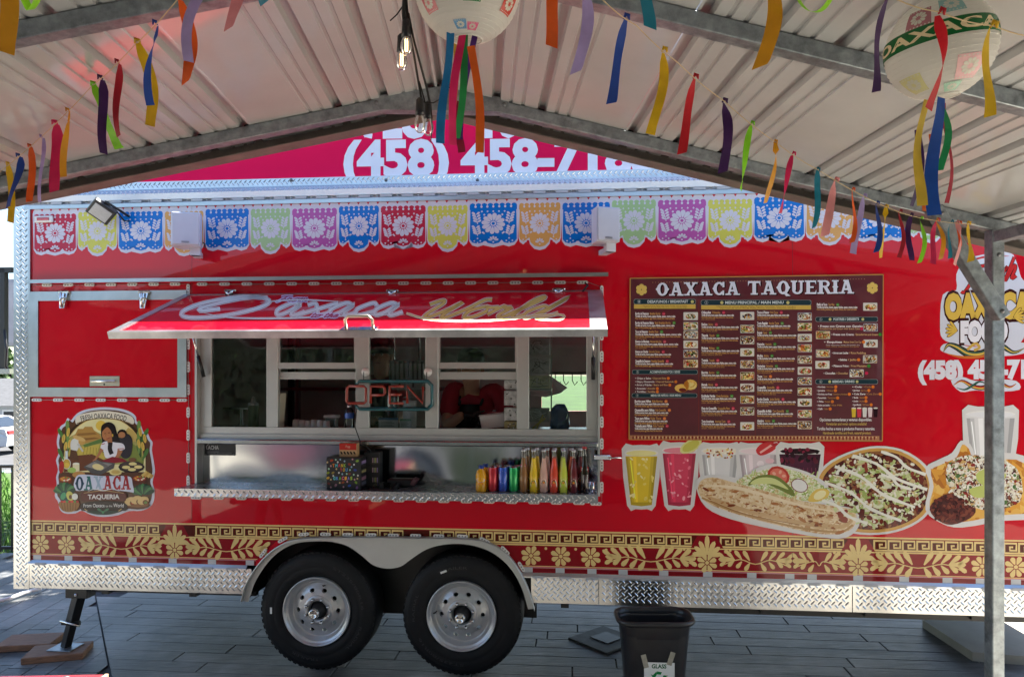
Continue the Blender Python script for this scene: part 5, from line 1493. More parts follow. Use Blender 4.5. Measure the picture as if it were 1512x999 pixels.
for k, (es, en, l) in enumerate((("Horchata", "/ Horchata", 1190), ("Jamaica", "/ Hibiscus", 1188), ("Horchata con Fresa", "/ Strawberry Horchata", 1262), ("Tamarindo", "/ Tamarind", 1200), ("Piña", "/ Pineapple", 1172), ("Atole con Leche", "/ Hot Milk", 1236), ("Café", "/ Coffee", 1160))):
    y = 655 + k * 19.5; m_ = 1102 + (l - 1102) * .5; a.text("• " + es, (1102, y), (m_, y), 8.5, MW, bold=.03); a.text(en, (m_ + 3, y), (l, y), 8.5, TAN); a.ell(l + 12, y - 4, 8.5, 8.5, DOT['o']) if k != 5 else None
for k, (es, en, l) in enumerate((("Cola", "/ Cola", 1390), ("Jarritos", "/ Jarritos", 1368), ("Cola Zero", "/ Cola Zero", 1428), ("Soda", "/ Soda", 1352), ("Limón", "/ Lime Soda", 1352), ("Agua Mineral", "/ Water", 1380))):
    y = 655 + k * 19; m_ = 1290 + (l - 1290) * .5; a.text("• " + es, (1290, y), (m_, y), 8.5, MW, bold=.03); a.text(en, (m_ + 3, y), (l, y), 8.5, TAN); a.ell(l + 10, y - 4, 8.5, 8.5, DOT['o'])
a.text("Opciones vegetarianas y veganas disponibles.", (1116, 832), (1394, 832), 15, MW, bold=.02); a.text("Vegetarian and vegan options available!", (1150, 854), (1366, 854), 14, "c8a860", bold=.02)
a.text("Tortillas hechas a mano y productos frescos y naturales.", (1102, 880), (1410, 880), 15, MW, bold=.02); a.text("Handmade tortillas and fresh, natural product.", (1134, 902), (1390, 902), 14, "c8a860", bold=.02)
a.build("menu_text", MBD)
FP = [speckle("dish_print_a", ["d8cdb8", "6a3422", "b87838", "e4dfd2", "4a5a2c", "2c1a14"], 90), speckle("dish_print_b", ["e0d8c4", "a88a4a", "c8b888", "5a3a20", "7a8a3a", "d0463a"], 80),
      speckle("dish_print_c", ["b0bcc8", "4a2a1c", "8a5a34", "dcd6c8", "3a4a6a", "c89a4a"], 85), speckle("dish_print_d", ["e2c878", "c8742c", "a83424", "e8e0cc", "6a8a3c", "d8a84a"], 75)]
def photo(x, y, w_, h_, k):
    a = mart(.0008); a.rrect(x, y, x + w_, y + h_, 3, ("d4d0c8", "b8c0cc", "cfc8b8")[k % 3]); m = FP[k % 4]
    a.rect(x + 2, y + 2, x + w_ - 2, y + h_ - 2, FP[(k + 2) % 4]) if k % 3 else None; a.ell(x + w_ * (.5 + .05 * math.sin(k)), y + h_ * .54, w_ * .44, h_ * .4, ("e0dcd4", "c8b090", "8a4a2c", "d8d4c8")[(k // 2) % 4], n=16)
    a.ell(x + w_ * .5, y + h_ * .54, w_ * (.36 + .04 * (k % 3)), h_ * .36, m, n=14, rot=.15 * math.sin(k * 2.1))
    random.seed(k)
    for j in range(9): a.ell(x + w_ * random.uniform(.2, .8), y + h_ * random.uniform(.3, .75), random.uniform(2, 8), random.uniform(1.5, 4.5), ("3a1c14", "e6dec8", "8a9a44", "b8402c", "d8a850", "6a3a22")[(j * 5 + k) % 6], rot=random.random() * 3, n=7)
    a.build("dish_photo", MBD)
kk = 0
for y in (255, 307, 354, 405, 455, 507): photo(393, y, 77, 42, kk); kk += 1
for y in (253, 322, 382, 446, 510, 572, 634, 697, 759, 838): photo(695, y, 74, 43, kk); kk += 1
for y in (257, 312, 370, 425, 486, 545, 599, 655, 713, 773, 833): photo(1000, y, 75, 42, kk); kk += 1
for x, y in ((1348, 205), (1350, 315), (1097, 355), (1350, 400), (1097, 453), (1347, 483), (1094, 513), (1276, 558)): photo(x, y, 75, 42, kk); kk += 1
a = mart(.0008)
a.ell(382, 658, 36, 22, CHIP); a.ell(388, 667, 20, 10, "6a2a26"); a.ell(430, 640, 36, 28, CHIP)
for k in range(16): a.poly([(random.uniform(410, 465), random.uniform(618, 662)), (random.uniform(410, 465), random.uniform(618, 662)), (random.uniform(410, 465), random.uniform(618, 662))], ("d8b85c", "c49a44", "e2cc84")[k % 3])
a.build("chips_photo", MBD)
a = mart(.0008)
for k, c in enumerate(("d8b43a", "c83a4c", "d8d4d0", "dcc8cc", "2a141c")): x = 1298 + k * 29; a.poly([(x - 12, 764), (x + 12, 764), (x + 9, 812), (x - 9, 812)], c); a.ell(x, 764, 12, 4, "e0d8d0")
a.build("drinks_photo", MBD)

# ---- roof sign
SG = -.30
s0, sz0 = tw(90, 260, SG)[0], tw(570, 262, SG)[1]; s1, sz1 = tw(1180, 260, SG)[0], sz0 + .66
so = Vector((0, -SG, sz0))
RS = tthing("roof_sign", "long red banner sign with white phone number on the trailer roof", "sign", 0, SG, sz0)
BAN = mat("banner_vinyl", (.66, .006, .075), rough=.6, spec=.08, var=.04, vscale=1.5)
b = MB(); b.box(((s0 + s1) / 2, .02, .33), (s1 - s0, .04, .66), BAN, bev=.004); b.build("panel", RS)
a = Art(lambda x, y: tl(x, y, SG) - so, base=.0008)
BW = "d8dcea"
a.text("(458)", (507, 259), (663, 257), 49, BW, bold=.045); a.text("458-7188", (680, 257), (972, 254), 49, BW, bold=.045)
a.text(", EU", (536, 201), (632, 200), 50, BW, bold=.06); a.text("10", (714, 200), (768, 199), 50, BW, bold=.06)
a.build("sign_lettering", RS)
b = MB()
for px in (150, 400, 650, 900, 1150): u = tw(px, 260, SG)[0]; b.bar((u, .04, .6), (u, .5, -.04), .03, .03, GALV)
b.build("brace", RS)

# ---- speakers and flood lamp
SPK = mat("speaker_shell", (.60, .63, .72), rough=.4, var=.03)
GRL = mat("speaker_grille", (.50, .53, .62), rough=.5, var=.05, bump=.0006, bscale=420)
def speaker(px0, px1, py0, py1, d, rz, label):
    c = tl((px0 + px1) / 2, (py0 + py1) / 2, d); x0, z1 = tw(px0, py0, d); x1, z0 = tw(px1, py1, d)
    t = tthing("speaker", label, "speaker", c.x, d, c.z, rz, "white wall speakers")
    W2, H2 = (x1 - x0) / 2, (z1 - z0) / 2
    b = MB(); p = [(-W2, 0), (W2, 0), (W2 * .96, .10), (W2 * .6, .17), (-W2 * .6, .17), (-W2 * .96, .10)]
    n = len(p); b.add([(x, y, -H2) for x, y in p] + [(x, y, H2) for x, y in p], [tuple(range(n)), tuple(range(n, 2 * n))[::-1]] + [(i, i + n, (i + 1) % n + n, (i + 1) % n) for i in range(n)], SPK)
    b.build("shell", t)
    b = MB(); b.box((0, -.004, 0), (W2 * 1.9, .012, H2 * 1.92), GRL, bev=.006); b.build("grille", t)
    b = MB(); b.box((0, -.0115, -H2 * .8), (.045, .003, .011), mat("badge", (.30, .31, .36), metal=.6, rough=.3)); b.build("badge", t)
    b = MB(); b.bar((W2 * .55, .08, -H2), (W2 * .55, .08, -H2 - .05), .06, .05, SPK); b.bar((W2 * .55, .06, -H2 - .035), (W2 * .55, d - .0, -H2 - .035), .05, .03, SPK)
    b.tube([(W2 * .98, .12, -H2 * .6), (W2 * 1.14, .1, -H2 * .7), (W2 * 1.1, .14, -H2 * .85)], .005, BLACK, 6)
    b.build("bracket", t)
speaker(255, 293, 313, 362, .21, R(20), "white wall speaker on the left, over the orange paper flag print")
speaker(880, 916, 306, 356, .21, R(18), "white wall speaker on the right, turned toward the menu board")
c = tl(150, 312, .12); fl = tthing("flood_lamp", "black square flood lamp tilted on the trailer wall over the yellow flag", "lamp", c.x, .12, c.z)
b = MB(); M = Matrix.Rotation(R(47), 3, 'X') @ Matrix.Rotation(R(-38), 3, 'Y')
b.box((0, 0, 0), (.148, .035, .148), BLACK, rot=M, bev=.006); b.build("housing", fl)
b = MB(); b.box(M @ Vector((0, -.0185, 0)), (.112, .004, .112), mat("led_glass", (.45, .47, .48), rough=.2, var=.1, vscale=60, coat=.5), rot=M, bev=.002); b.build("lens", fl)
b = MB(); b.tube([M @ Vector((.085, .01, .02)), Vector((.10, .05, .01)), Vector((.11, .118, -.01))], .008, BLACK, 6); b.tube([M @ Vector((.08, .02, -.02)), Vector((.11, .07, -.05)), Vector((.112, .118, -.04))], .005, BLACK, 6); b.build("bracket", fl)

# ---- neon OPEN sign
c = tl(578, 583, .02); OS = tthing("open_sign", "unlit neon OPEN sign with teal tube border hanging in the serving window", "sign", c.x, .02, c.z)
op = lambda x, y: tl(x, y, .02) - c
TEAL = mat("teal_tube", (.008, .10, .12), rough=.25, coat=.6); RDT = mat("red_tube", (.30, .035, .02), rough=.3, coat=.5)
b = MB(); P = [(526, 568), (531, 562), (632, 562), (638, 568), (638, 598), (632, 604), (531, 604), (525, 598)]
b.tube([op(*p) for p in P], .0105, TEAL, 8); b.tube([op(x - 2, y + (2 if y < 580 else -2)) + Vector((0, .012, 0)) for x, y in P[1:-1]], .006, TEAL, 8); b.build("tube_border", OS)
for st in ([(516, 570), (538, 570), (541, 573), (541, 592), (538, 595), (516, 595), (513, 592), (513, 573), (516, 570)], [(548, 595), (548, 570), (566, 570), (569, 573), (569, 580), (566, 583), (549, 583)], [(597, 570), (576, 570), (576, 595), (597, 595)], [(577, 582), (594, 582)], [(602, 595), (602, 570), (625, 595), (625, 570)]):
    b = MB(); b.tube([op(*p) - Vector((0, .012, 0)) for p in st], .0095, RDT, 8); b.build("letter_tube", OS)
b = MB()
for px in (537, 630): b.lathe([(.028, 0), (.026, .006), (0, .012)], WHITE, op(px, 549) + Vector((0, .04, 0)), 'Y', 14, sy=1); b.tube([op(px, 549), op(px, 562)], .003, BLACK, 5)
b.build("suction_hook", OS)
b = MB(); b.tube([op(526, 603) + Vector((0, .01, 0)), op(524, 630), op(532, 652), op(545, 662), op(552, 672)], .0035, BLACK, 6); b.build("cord", OS)
# ================================================================== drinks on the counter
def liquid(name, col, t=.12):
    col = tuple(min(.9, c * 1.45) for c in col)
    return mat(name, col, rough=.06, coat=.5, coat_rough=.02, var=.06, vscale=12, spec=.3, trans=t)
CAPM = mat("crown_cap", (.55, .55, .56), rough=.3, metal=.7)
def bottle(px, py, d, H, col, label, kind='soda'):
    u, _ = tw(px, py, d)
    t = tthing("glass_bottle", label, "bottle", u, d, ZC, 0, "soda bottles on the counter")
    s = H / .25; liq = liquid("drink_" + "%02x%02x%02x" % tuple(int(255 * min(1, c)) for c in col), col)
    b = MB(); b.lathe([(0, .002), (.022, 0), (.0252, .006), (.0256, .09), (.0245, .112), (.0185, .15), (.0135, .178), (.0118, .196)], liq, n=20)
    o = b.build("bottle_body", t); o.scale = (1, 1, s)
    b = MB(); b.lathe([(.0118, .1965), (.0115, .225), (.0125, .235)], CLEAR, n=16); o = b.build("neck", t); o.scale = (1, 1, s)
    b = MB(); b.lathe([(.0138, .234), (.0142, .238), (.0125, .246), (0, .247)], CAPM if kind != 'cola' else mat("red_cap", (.4, .02, .02), rough=.35), n=14); o = b.build("cap", t); o.scale = (1, 1, s)
    def wrap(a_, z, r): return (r * math.sin(a_), -r * math.cos(a_), z * s)
    if kind == 'soda':
        a = Art(lambda x, y: wrap(x / .0258, y, .0262), base=0, step=.00005)
        a.poly([(-.021, .03), (.021, .03), (.021, .05), (.012, .074), (0, .081), (-.012, .074), (-.021, .05)], "e6e6d8"); a.poly([(-.014, .05), (.014, .05), (.009, .066), (0, .071), (-.009, .066)], "1e5a34")
        a.ell(0, .058, .007, .006, "e08a2c"); a.rect(-.017, .036, .017, .046, "e0dcd0"); a.text("JARRITOS", (-.015, .0385), (.015, .0385), -.005, "8a2a20")
        a.build("label", t)
    elif kind == 'cola':
        a = Art(lambda x, y: wrap(x / .0250, y, .0262), base=0, step=.00005)
        a.rect(-.028, .112, .028, .14, "b8161e"); a.text("Coca-Cola", (-.022, .121), (.022, .121), -.012, "e0dcdc", shear=.3)
        a.rect(-.006, .055, .022, .098, "cfcfd2"); 
        for k in range(5): a.rect(-.004, .062 + k * .007, .02, .0635 + k * .007, "8a8a90", False)
        a.build("label", t)
    else:
        a = Art(lambda x, y: wrap(x / .0200, y, .0205), base=0, step=.00005); a.rect(-.017, .142, .017, .162, "b02a22"); a.text("Jarritos", (-.013, .148), (.013, .148), -.007, "e0d8d0"); a.build("label", t)
ROW = ((773, (.22, .10, .035), "tall brown tamarind soda bottle, leftmost of the glass bottles", 'dark'), (788, (.62, .42, .02), "yellow pineapple soda bottle between the brown and the pale pink one", 'soda'), (803, (.50, .30, .24), "pale pink guava soda bottle with green label", 'soda'), (818, (.55, .05, .025), "red strawberry soda bottle in the middle of the bottle row", 'soda'),
       (832, (.42, .48, .05), "lime green soda bottle between the red and the maroon one", 'soda'), (847, (.11, .012, .018), "dark maroon soda bottle beside the cola bottle", 'soda'), (863, (.014, .006, .004), "dark cola bottle with red and white labels at the right end", 'cola'))
for px, col, lb, kd in ROW: bottle(px, 724, .15, .265 if kd != 'cola' else .285, col, lb, kd)
for px, col, lb in ((779, (.22, .10, .035), "second brown soda bottle half hidden behind the front brown one"), (793, (.62, .42, .02), "second yellow soda bottle half hidden behind the front yellow one"), (808, (.50, .30, .24), "second pale pink soda bottle half hidden behind the front pink one"), (819, (.55, .05, .025), "second red soda bottle hidden behind the front red one"), (831, (.42, .48, .05), "second lime soda bottle hidden behind the front lime one"), (844, (.60, .10, .03), "orange red soda bottle behind the maroon one"), (857, (.10, .014, .02), "dark bottle behind the cola bottle")):
    bottle(px, 718, .06, .265, col, lb, 'soda')
def can(px, d, col, label, txt, tc, extra=None):
    u, _ = tw(px, 720, d); t = tthing("drink_can", label, "can", u, d, ZC, 0, "drink cans on the counter")
    m = mat("can_" + label[:14], col, rough=.28, metal=.35, coat=.5, var=.05)
    b = MB(); b.lathe([(.024, .004), (.0285, .014), (.029, .137), (.026, .148)], m, n=24); b.build("can_body", t)
    b = MB(); b.lathe([(0, .003), (.023, .0), (.024, .004)], STEEL2, n=24); b.lathe([(.026, .148), (.025, .153), (.023, .153), (.0225, .149), (0, .149)], STEEL2, n=24); b.box((0, -.006, .151), (.012, .02, .002), STEEL2); b.build("lid", t)
    a = Art(lambda x, y: (.0293 * math.sin(x / .0293), -.0293 * math.cos(x / .0293), y), base=0, step=.00005)
    if extra: extra(a)
    a.text(txt, (-.026, .082), (.026, .082), -.024, tc, bold=.04, shear=.2); a.build("can_print", t)
def pepx(a):
    a.ell(0, .092, .028, .038, "d8d8de"); a.poly([(-.028, .1), (-.02, .122), (0, .13), (.02, .122), (.028, .1), (0, .106)], "b8202c"); a.poly([(-.028, .076), (-.02, .062), (0, .054), (.02, .062), (.028, .076), (0, .07)], "1c3a9a")
RC, BC, GC = (.50, .015, .03), (.03, .09, .5), (.015, .40, .10)
can(728, .15, RC, "red cola can in front, leftmost of the cans", "Cola", "8a1420"); can(743, .15, BC, "blue cola can with red and white emblem in front", "PEPSI", "1c2a6a", pepx); can(758.5, .15, GC, "green lemon soda can in front, right of the blue can", "Sprite", "d8dcd4")
can(735.5, .075, RC, "second red can half hidden behind the front red can", "Cola", "8a1420"); can(750, .075, BC, "second blue can half hidden behind the front blue can", "PEPSI", "1c2a6a", pepx); can(765, .075, GC, "second green can half hidden behind the front green can", "Sprite", "d8dcd4")
for px, d, lb in ((710.5, .15, "orange juice bottle with blue cap at the left end of the drinks"), (717, .075, "orange juice bottle half hidden behind the front juice bottle")):
    u, _ = tw(px, 720, d); t = tthing("juice_bottle", lb, "bottle", u, d, ZC, 0, "orange juice bottles on the counter")
    b = MB(); b.lathe([(0, .002), (.031, .0), (.034, .006), (.034, .05), (.0325, .06), (.034, .07), (.034, .1), (.027, .125), (.014, .137), (.014, .14)], liquid("orange_juice", (.75, .30, .01), .1), n=22); b.build("bottle_body", t)
    b = MB(); b.lathe([(.0165, .14), (.0165, .157), (.015, .159), (0, .159)], mat("blue_cap", (.02, .05, .3), rough=.35), n=18); b.build("cap", t)
    a = Art(lambda x, y: (.0345 * math.sin(x / .0345), -.0345 * math.cos(x / .0345), y), base=0, step=.00005); a.ell(0, .072, .03, .014, "c8c0d8"); a.text("SunnyD", (-.024, .067), (.024, .067), -.011, "6a2a8a", bold=.03, shear=.2); a.ell(.0, .048, .016, .008, "d86a1c"); a.build("label", t)
# small ice glass at the corner
u, _ = tw(873, 722, .12); t = tthing("shot_glass", "small clear glass at the right corner of the counter", "glass", u, .12, ZC)
b = MB(); b.lathe([(0, .004), (.018, .004), (.021, .06), (.022, .06), (.02, 0), (0, 0)], CLEAR, n=16); b.build("glass_wall", t); MB().box((0, 0, .03), (.022, .022, .03), mat("ice", (.6, .66, .72), rough=.2), bev=.005).build("ice_cube", t)

# ---- boxes and terminal on the counter
BXM = mat("box_card", (.012, .012, .014), rough=.5, var=.2)
x0, zt = tw(482, 675, .19); x1, _ = tw(532, 675, .19)
t = tthing("thank_you_box", "black party box printed THANK YOU GRACIAS with colourful dots", "box", (x0 + x1) / 2, .10, ZC)
W2, HB = (x1 - x0) / 2, zt - ZC
b = MB(); b.box((0, 0, HB / 2), (W2 * 2, .18, HB), BXM, bev=.002); b.build("carton", t)
bx = tl(482, 675, .19); ob = Vector(((x0 + x1) / 2, -.10, ZC))
a = Art(lambda x, y: tl(x, y, .1905) - ob, base=.0003, scale=.1, off=(470, 640))
for txt, p0, p1, cs in (("THANK", (205, 492), (415, 488), ("d8802c", "5ab8c8", "c83a5a", "d8b43a", "8ab84a")), ("YOU", (318, 556), (440, 552), ("c8405a", "d8a83a", "5a9ad0")), ("GRACIAS", (218, 682), (510, 676), ("5ac0c8", "5a8ad0", "7ab84a", "d86a8a", "d8a04a", "8a7ac8", "a8c84a"))):
    n = len(txt)
    for k, ch in enumerate(txt): a.text(ch, (p0[0] + (p1[0] - p0[0]) * (k + .08) / n, p0[1]), (p0[0] + (p1[0] - p0[0]) * (k + .86) / n, p1[1]), 46, cs[k], bold=.04)
random.seed(9)
for x, y in ((135, 420), (258, 383), (325, 380), (388, 405), (505, 375), (186, 475), (528, 455), (490, 490), (156, 518), (268, 520), (468, 534), (305, 575), (355, 595), (420, 592), (524, 603), (585, 615), (185, 675), (536, 674), (577, 662), (318, 722), (428, 706), (185, 790), (373, 783), (222, 620), (288, 418)): a.ell(x, y, 13, 15, random.choice(("c8c8c4", "b88a94", "8aa8c0", "b8a47a", "9ac0a8")), n=8)
for x, y, c in ((198, 395, "a8442c"), (462, 450, "8a3a2c"), (575, 400, "7a9a3a"), (545, 535, "3a4a9a"), (218, 575, "8a7a3a"), (145, 650, "b8983a"), (145, 575, "7a8a2c"), (258, 760, "8a6a78"), (460, 765, "3a5aa8"), (365, 718, "8a4a34"), (558, 718, "6a8a3a"), (158, 735, "6a3a34"), (572, 795, "7a5a8a"), (460, 592, "7a4a3a")): a.ell(x, y, 26, 18, c, rot=x * .3, n=7)
a.build("box_print", t)
a = Art(lambda x, y: (W2 + .0004, -.09 + x * .18, HB * y), nrm=(1, 0, 0), base=.0003)
for k, (y, c) in enumerate(((.78, "8a7aa8"), (.5, "9a9468"), (.28, "a87a8a"), (.12, "6a6a78"))): a.text("GRACIAS", (.1, y), (.9, y + .04), .0, c) if False else a.rect(.15, y, .85, y + .1, c)
a.build("box_print", t)['kind'] = 'stuff'
c0 = tl(541, 667, .05); t = tthing("party_box", "second black patterned box standing behind the thank you box", "box", c0.x + .04, .03, ZC)
hb2 = c0.z - ZC; b = MB(); b.box((0, 0, hb2 / 2), (.10, .08, hb2), BXM, bev=.002); b.build("carton", t)
a = Art(lambda x, y: (x, -.0405, y), base=.0002)
for k in range(12): a.rect(.005 + .01 * (k % 4), hb2 * (.15 + .28 * (k // 4)), .011 + .01 * (k % 4), hb2 * (.15 + .28 * (k // 4)) + .03, ("a88a9a", "8a9a78", "a8a468", "8a7ab0")[k % 4])
a.build("box_print", t)['kind'] = 'stuff'
c0 = tl(516, 675, .12); x1 = tw(527, 657, .12)[0]
t = tthing("snack_carton", "small red and tan carton standing on the thank you box", "carton", c0.x, .12, ZC + HB)
hs = .085; b = MB(); b.box((0, 0, hs / 2), (.11, .06, hs), mat("tan_card", (.42, .26, .12), rough=.6, var=.15), bev=.001); b.build("carton", t)
a = Art(lambda x, y: (x, -.0302, y), base=.0002); a.rect(-.055, hs * .52, .055, hs, "b02a20"); 
for k in range(5): a.ell(-.042 + k * .021, hs * .3, .006, .012, "2a1a10", rot=.6, n=7)
a.text("Pop", (-.014, hs * .68), (.014, hs * .68), -.016, "d8b0a0"); a.build("box_print", t)
c0 = tl(566, 722, .17); t = tthing("card_terminal", "black tablet terminal lying on the counter beside the boxes", "terminal", c0.x + .0, .14, ZC, R(-4))
b = MB(); b.box((0, 0, .012), (.17, .15, .018), BLACKP, rot=Matrix.Rotation(R(10), 3, 'X'), bev=.006); b.build("tablet_body", t)
b = MB(); b.box((.0, .002, .0235), (.13, .11, .002), mat("dark_screen", (.012, .013, .013), rough=.12, coat=1), rot=Matrix.Rotation(R(10), 3, 'X')); b.build("screen", t)
c0 = tl(592, 708, .03); t = tthing("receipt_printer", "low black device with wedge end behind the tablet on the counter", "device", c0.x, .02, ZC)
b = MB(); b.box((0, 0, .028), (.17, .07, .05), BLACKP, bev=.008); b.build("device_body", t); b = MB(); b.box((.09, -.01, .035), (.03, .06, .05), mat("dull_rose", (.12, .05, .06), rough=.5), rot=Matrix.Rotation(R(35), 3, 'Y'), bev=.004); b.build("end_cover", t)

# ================================================================== inside the trailer
INZ = tw(570, 634, -.2)[1]
def inner_thing(name, label, cat, px, py, d, z=None, group=None, rz=0):
    u, zz = tw(px, py, d); return tthing(name, label, cat, u, d, zz if z is None else z, rz, group)
WTZ = tw(570, 631, -.25)[1]
b = MB(); b.wbox(WL - .2, WR + .3, -.12, -.42, WTZ - .03, WTZ, STEEL2, bev=.004)
for u in (WL, (WL + WR) / 2, WR + .2): b.wbox(u, u + .04, -.15, -.19, .905, WTZ - .03, STEEL2); b.wbox(u, u + .04, -.36, -.4, .905, WTZ - .03, STEEL2)
tag(b.build("work_table"), "stainless work table inside the serving window", "table"); bpy.data.objects["work_table"].matrix_world = TMAT
b = MB(); z = tw(600, 590, -2.0)[1]
b.wbox(WL - .4, tw(690, 560, -2.1)[0], -1.75, -2.33, .85, .9, STEEL2, bev=.005); b.wbox(WL - .4, tw(690, 560, -2.1)[0], -1.8, -2.33, .62, .85, LIN)
b.wbox(WL - .3, tw(680, 560, -2.2)[0], -2.05, -2.33, 1.78, 1.81, STEEL2); b.wbox(tw(425, 560, -2.2)[0], tw(432, 560, -2.2)[0], -2.2, -2.25, .9, 2.6, BLACK); b.wbox(tw(436, 560, -2.2)[0], tw(441, 560, -2.2)[0], -2.2, -2.25, .9, 2.6, STEEL2)
o = tag(b.build("back_counter"), "stainless back counter with shelf along the far inside wall", "counter"); o.matrix_world = TMAT
t = inner_thing("squeeze_bottle", "green squeeze bottle with pale nozzle behind the leftmost pane", "bottle", 374, 632, -.22, WTZ)
b = MB(); b.lathe([(0, 0), (.033, 0), (.035, .01), (.035, .14), (.031, .15)], mat("green_sauce", (.07, .10, .03), rough=.35), n=18); b.build("bottle_body", t)
b = MB(); b.lathe([(.036, .15), (.036, .165), (.015, .175), (.009, .205), (.004, .21), (0, .21)], mat("pale_nozzle", (.45, .48, .48), rough=.4), n=18); b.build("nozzle", t)
t = inner_thing("steel_rest", "small steel utensil stand behind the leftmost pane", "stand", 356, 632, -.3, WTZ); b = MB(); b.box((0, 0, .125), (.22, .1, .008), STEEL2); b.lathe([(.02, 0), (.014, .12)], STEEL2, n=12); b.lathe([(.05, 0), (.05, .006), (0, .007)], STEEL2, n=16); b.build("stand_body", t)
t = inner_thing("water_bottle", "clear water bottle with blue label beside the OPEN sign", "bottle", 516, 632, -.14, WTZ)
b = MB(); b.lathe([(.028, 0), (.031, .01), (.031, .06), (.03, .07), (.031, .1), (.026, .125), (.013, .142)], CLEAR, n=18); b.build("bottle_body", t); b = MB(); b.lathe([(.0315, .07), (.0315, .105)], mat("blue_label", (.05, .12, .45), rough=.4), n=18); b.build("label", t); b = MB(); b.lathe([(.0145, .142), (.0145, .155), (0, .156)], WPLAST, n=14); b.build("cap", t)
for i, px in enumerate((437, 446, 455, 464, 473, 482)):
    t = inner_thing("clear_cup", "upturned plastic cup on the window ledge, " + ("leftmost, beside the pale board", "second from the left", "third from the left", "third from the right", "second from the right", "rightmost, nearest the foam tray")[i], "cup", px, 632, -.16, WTZ, "plastic cups on the window ledge")
    b = MB(); b.lathe([(.024, 0), (.027, .004), (.02, .058 - .004 * (i % 3)), (0, .06 - .004 * (i % 3))], mat("frosted_cup", (.42, .47, .46), rough=.3, coat=.4), n=14); b.build("cup_body", t)
t = inner_thing("paper_towel", "upright pale board behind the left sash", "board", 413, 632, -.12, WTZ); b = MB(); b.box((0, 0, .12), (.04, .09, .24), mat("pale_card", (.5, .48, .38), rough=.7), rot=Matrix.Rotation(R(4), 3, 'Y'), bev=.004); b.build("board", t)
t = inner_thing("foam_tray", "flat white foam tray behind the pale cups", "tray", 490, 628, -.3, WTZ + .06); b = MB(); b.box((0, 0, .012), (.09, .1, .022), WPLAST, bev=.006); b.build("tray", t); b = MB(); b.box((0, 0, -.03), (.07, .07, .06), STEEL2, bev=.004); b.build("stand", t)
# middle pane
for (x0, x1, y0, y1, lb, c) in ((559, 588, 616, 632, "white notice card with blue heading at the middle pane", "5a7aa0"), (590, 607, 618, 632, "small pale green notice card at the middle pane", "7aa088")):
    t = inner_thing("notice_card", lb, "card", (x0 + x1) / 2, 632, -.055, None); b = MB(); q0 = tl(x0, y0, -.055); q1 = tl(x1, y1, -.055); w_ = q1.x - q0.x; h_ = q0.z - q1.z
    b.box((0, 0, h_ / 2), (w_, .003, h_), mat("card_white", (.5, .52, .55), rough=.5)); b.build("card", t)
    a = Art(lambda x, y: (x * w_, -.0016, y * h_), base=.0003); a.rect(-.5, .78, .5, 1, c)
    for k in range(4): a.rect(-.38, .58 - .14 * k, .2 + .1 * (k % 2), .64 - .14 * k, "6a7078", False)
    a.build("card_print", t)
t = inner_thing("cup_stack", "stack of white paper cups behind the OPEN sign", "cups", 605, 618, -.35, WTZ)
b = MB()
for k in range(9): b.lathe([(.045, .02 * k), (.05, .02 * k + .02), (.046, .02 * k + .021)], WPLAST, n=16)
b.lathe([(.05, .201), (.03, .21), (0, .215)], WPLAST, n=16)
b.build("cup_body", t)
t = inner_thing("steel_canister", "tall steel canister behind the middle pane", "canister", 579, 618, -.4, WTZ); b = MB(); b.lathe([(0, 0), (.045, 0), (.045, .22), (.04, .23), (0, .232)], STEEL2, n=18); b.build("canister", t)
t = inner_thing("ticket_rack", "white board with hanging dark utensils behind the middle pane", "rack", 600, 560, -.9, None); b = MB(); b.box((0, 0, .02), (.27, .02, .2), mat("rack_board", (.6, .62, .63), rough=.4), bev=.003); b.build("board", t)
for k in range(8): b = MB(); b.bar((-.12 + k * .035, -.02, .14), (-.115 + k * .035, -.03, .0 - .03 * (k % 3)), .012, .008, BLACK); b.build("utensil", t)
b = MB(); b.box((0, 0, .135), (.27, .022, .02), STEEL2); b.tube([(-.1, .01, .14), (-.1, .01, .6)], .008, STEEL2, 6); b.tube([(.1, .01, .14), (.1, .01, .6)], .008, STEEL2, 6); b.build("rail", t)
# right panes
FOIL = mat("foil_box", (.45, .45, .45), rough=.35, metal=.4, var=.45, vscale=26)
for k, (y0, y1) in enumerate(((560, 574), (576, 598), (601, 620), (621, 633))):
    t = inner_thing("foil_box", ("silver printed box on top of the stack beside the worker", "tall silver box second from the top of the stack", "grey box second from the bottom of the stack", "olive yellow box at the bottom of the stack")[k], "box", 756, y1, -.14, None, "boxes stacked beside the worker")
    h_ = tw(756, y0, -.14)[1] - tw(756, y1, -.14)[1]; b = MB(); b.box((0, -.0, h_ / 2), (.095, .09, h_ - .002), FOIL if k < 3 else mat("olive_box", (.28, .25, .10), rough=.5, var=.4, vscale=30), bev=.002); b.build("carton", t)
    a = Art(lambda x, y: (x, -.0455, y), base=.0002); random.seed(k)
    for j in range(9): a.ell(random.uniform(-.04, .04), random.uniform(.01, h_ - .012), random.uniform(.003, .009), random.uniform(.002, .006), ("2a2a2a", "6a6a6a", "c8c8c4")[j % 3], n=6, rot=j)
    a.build("box_print", t)
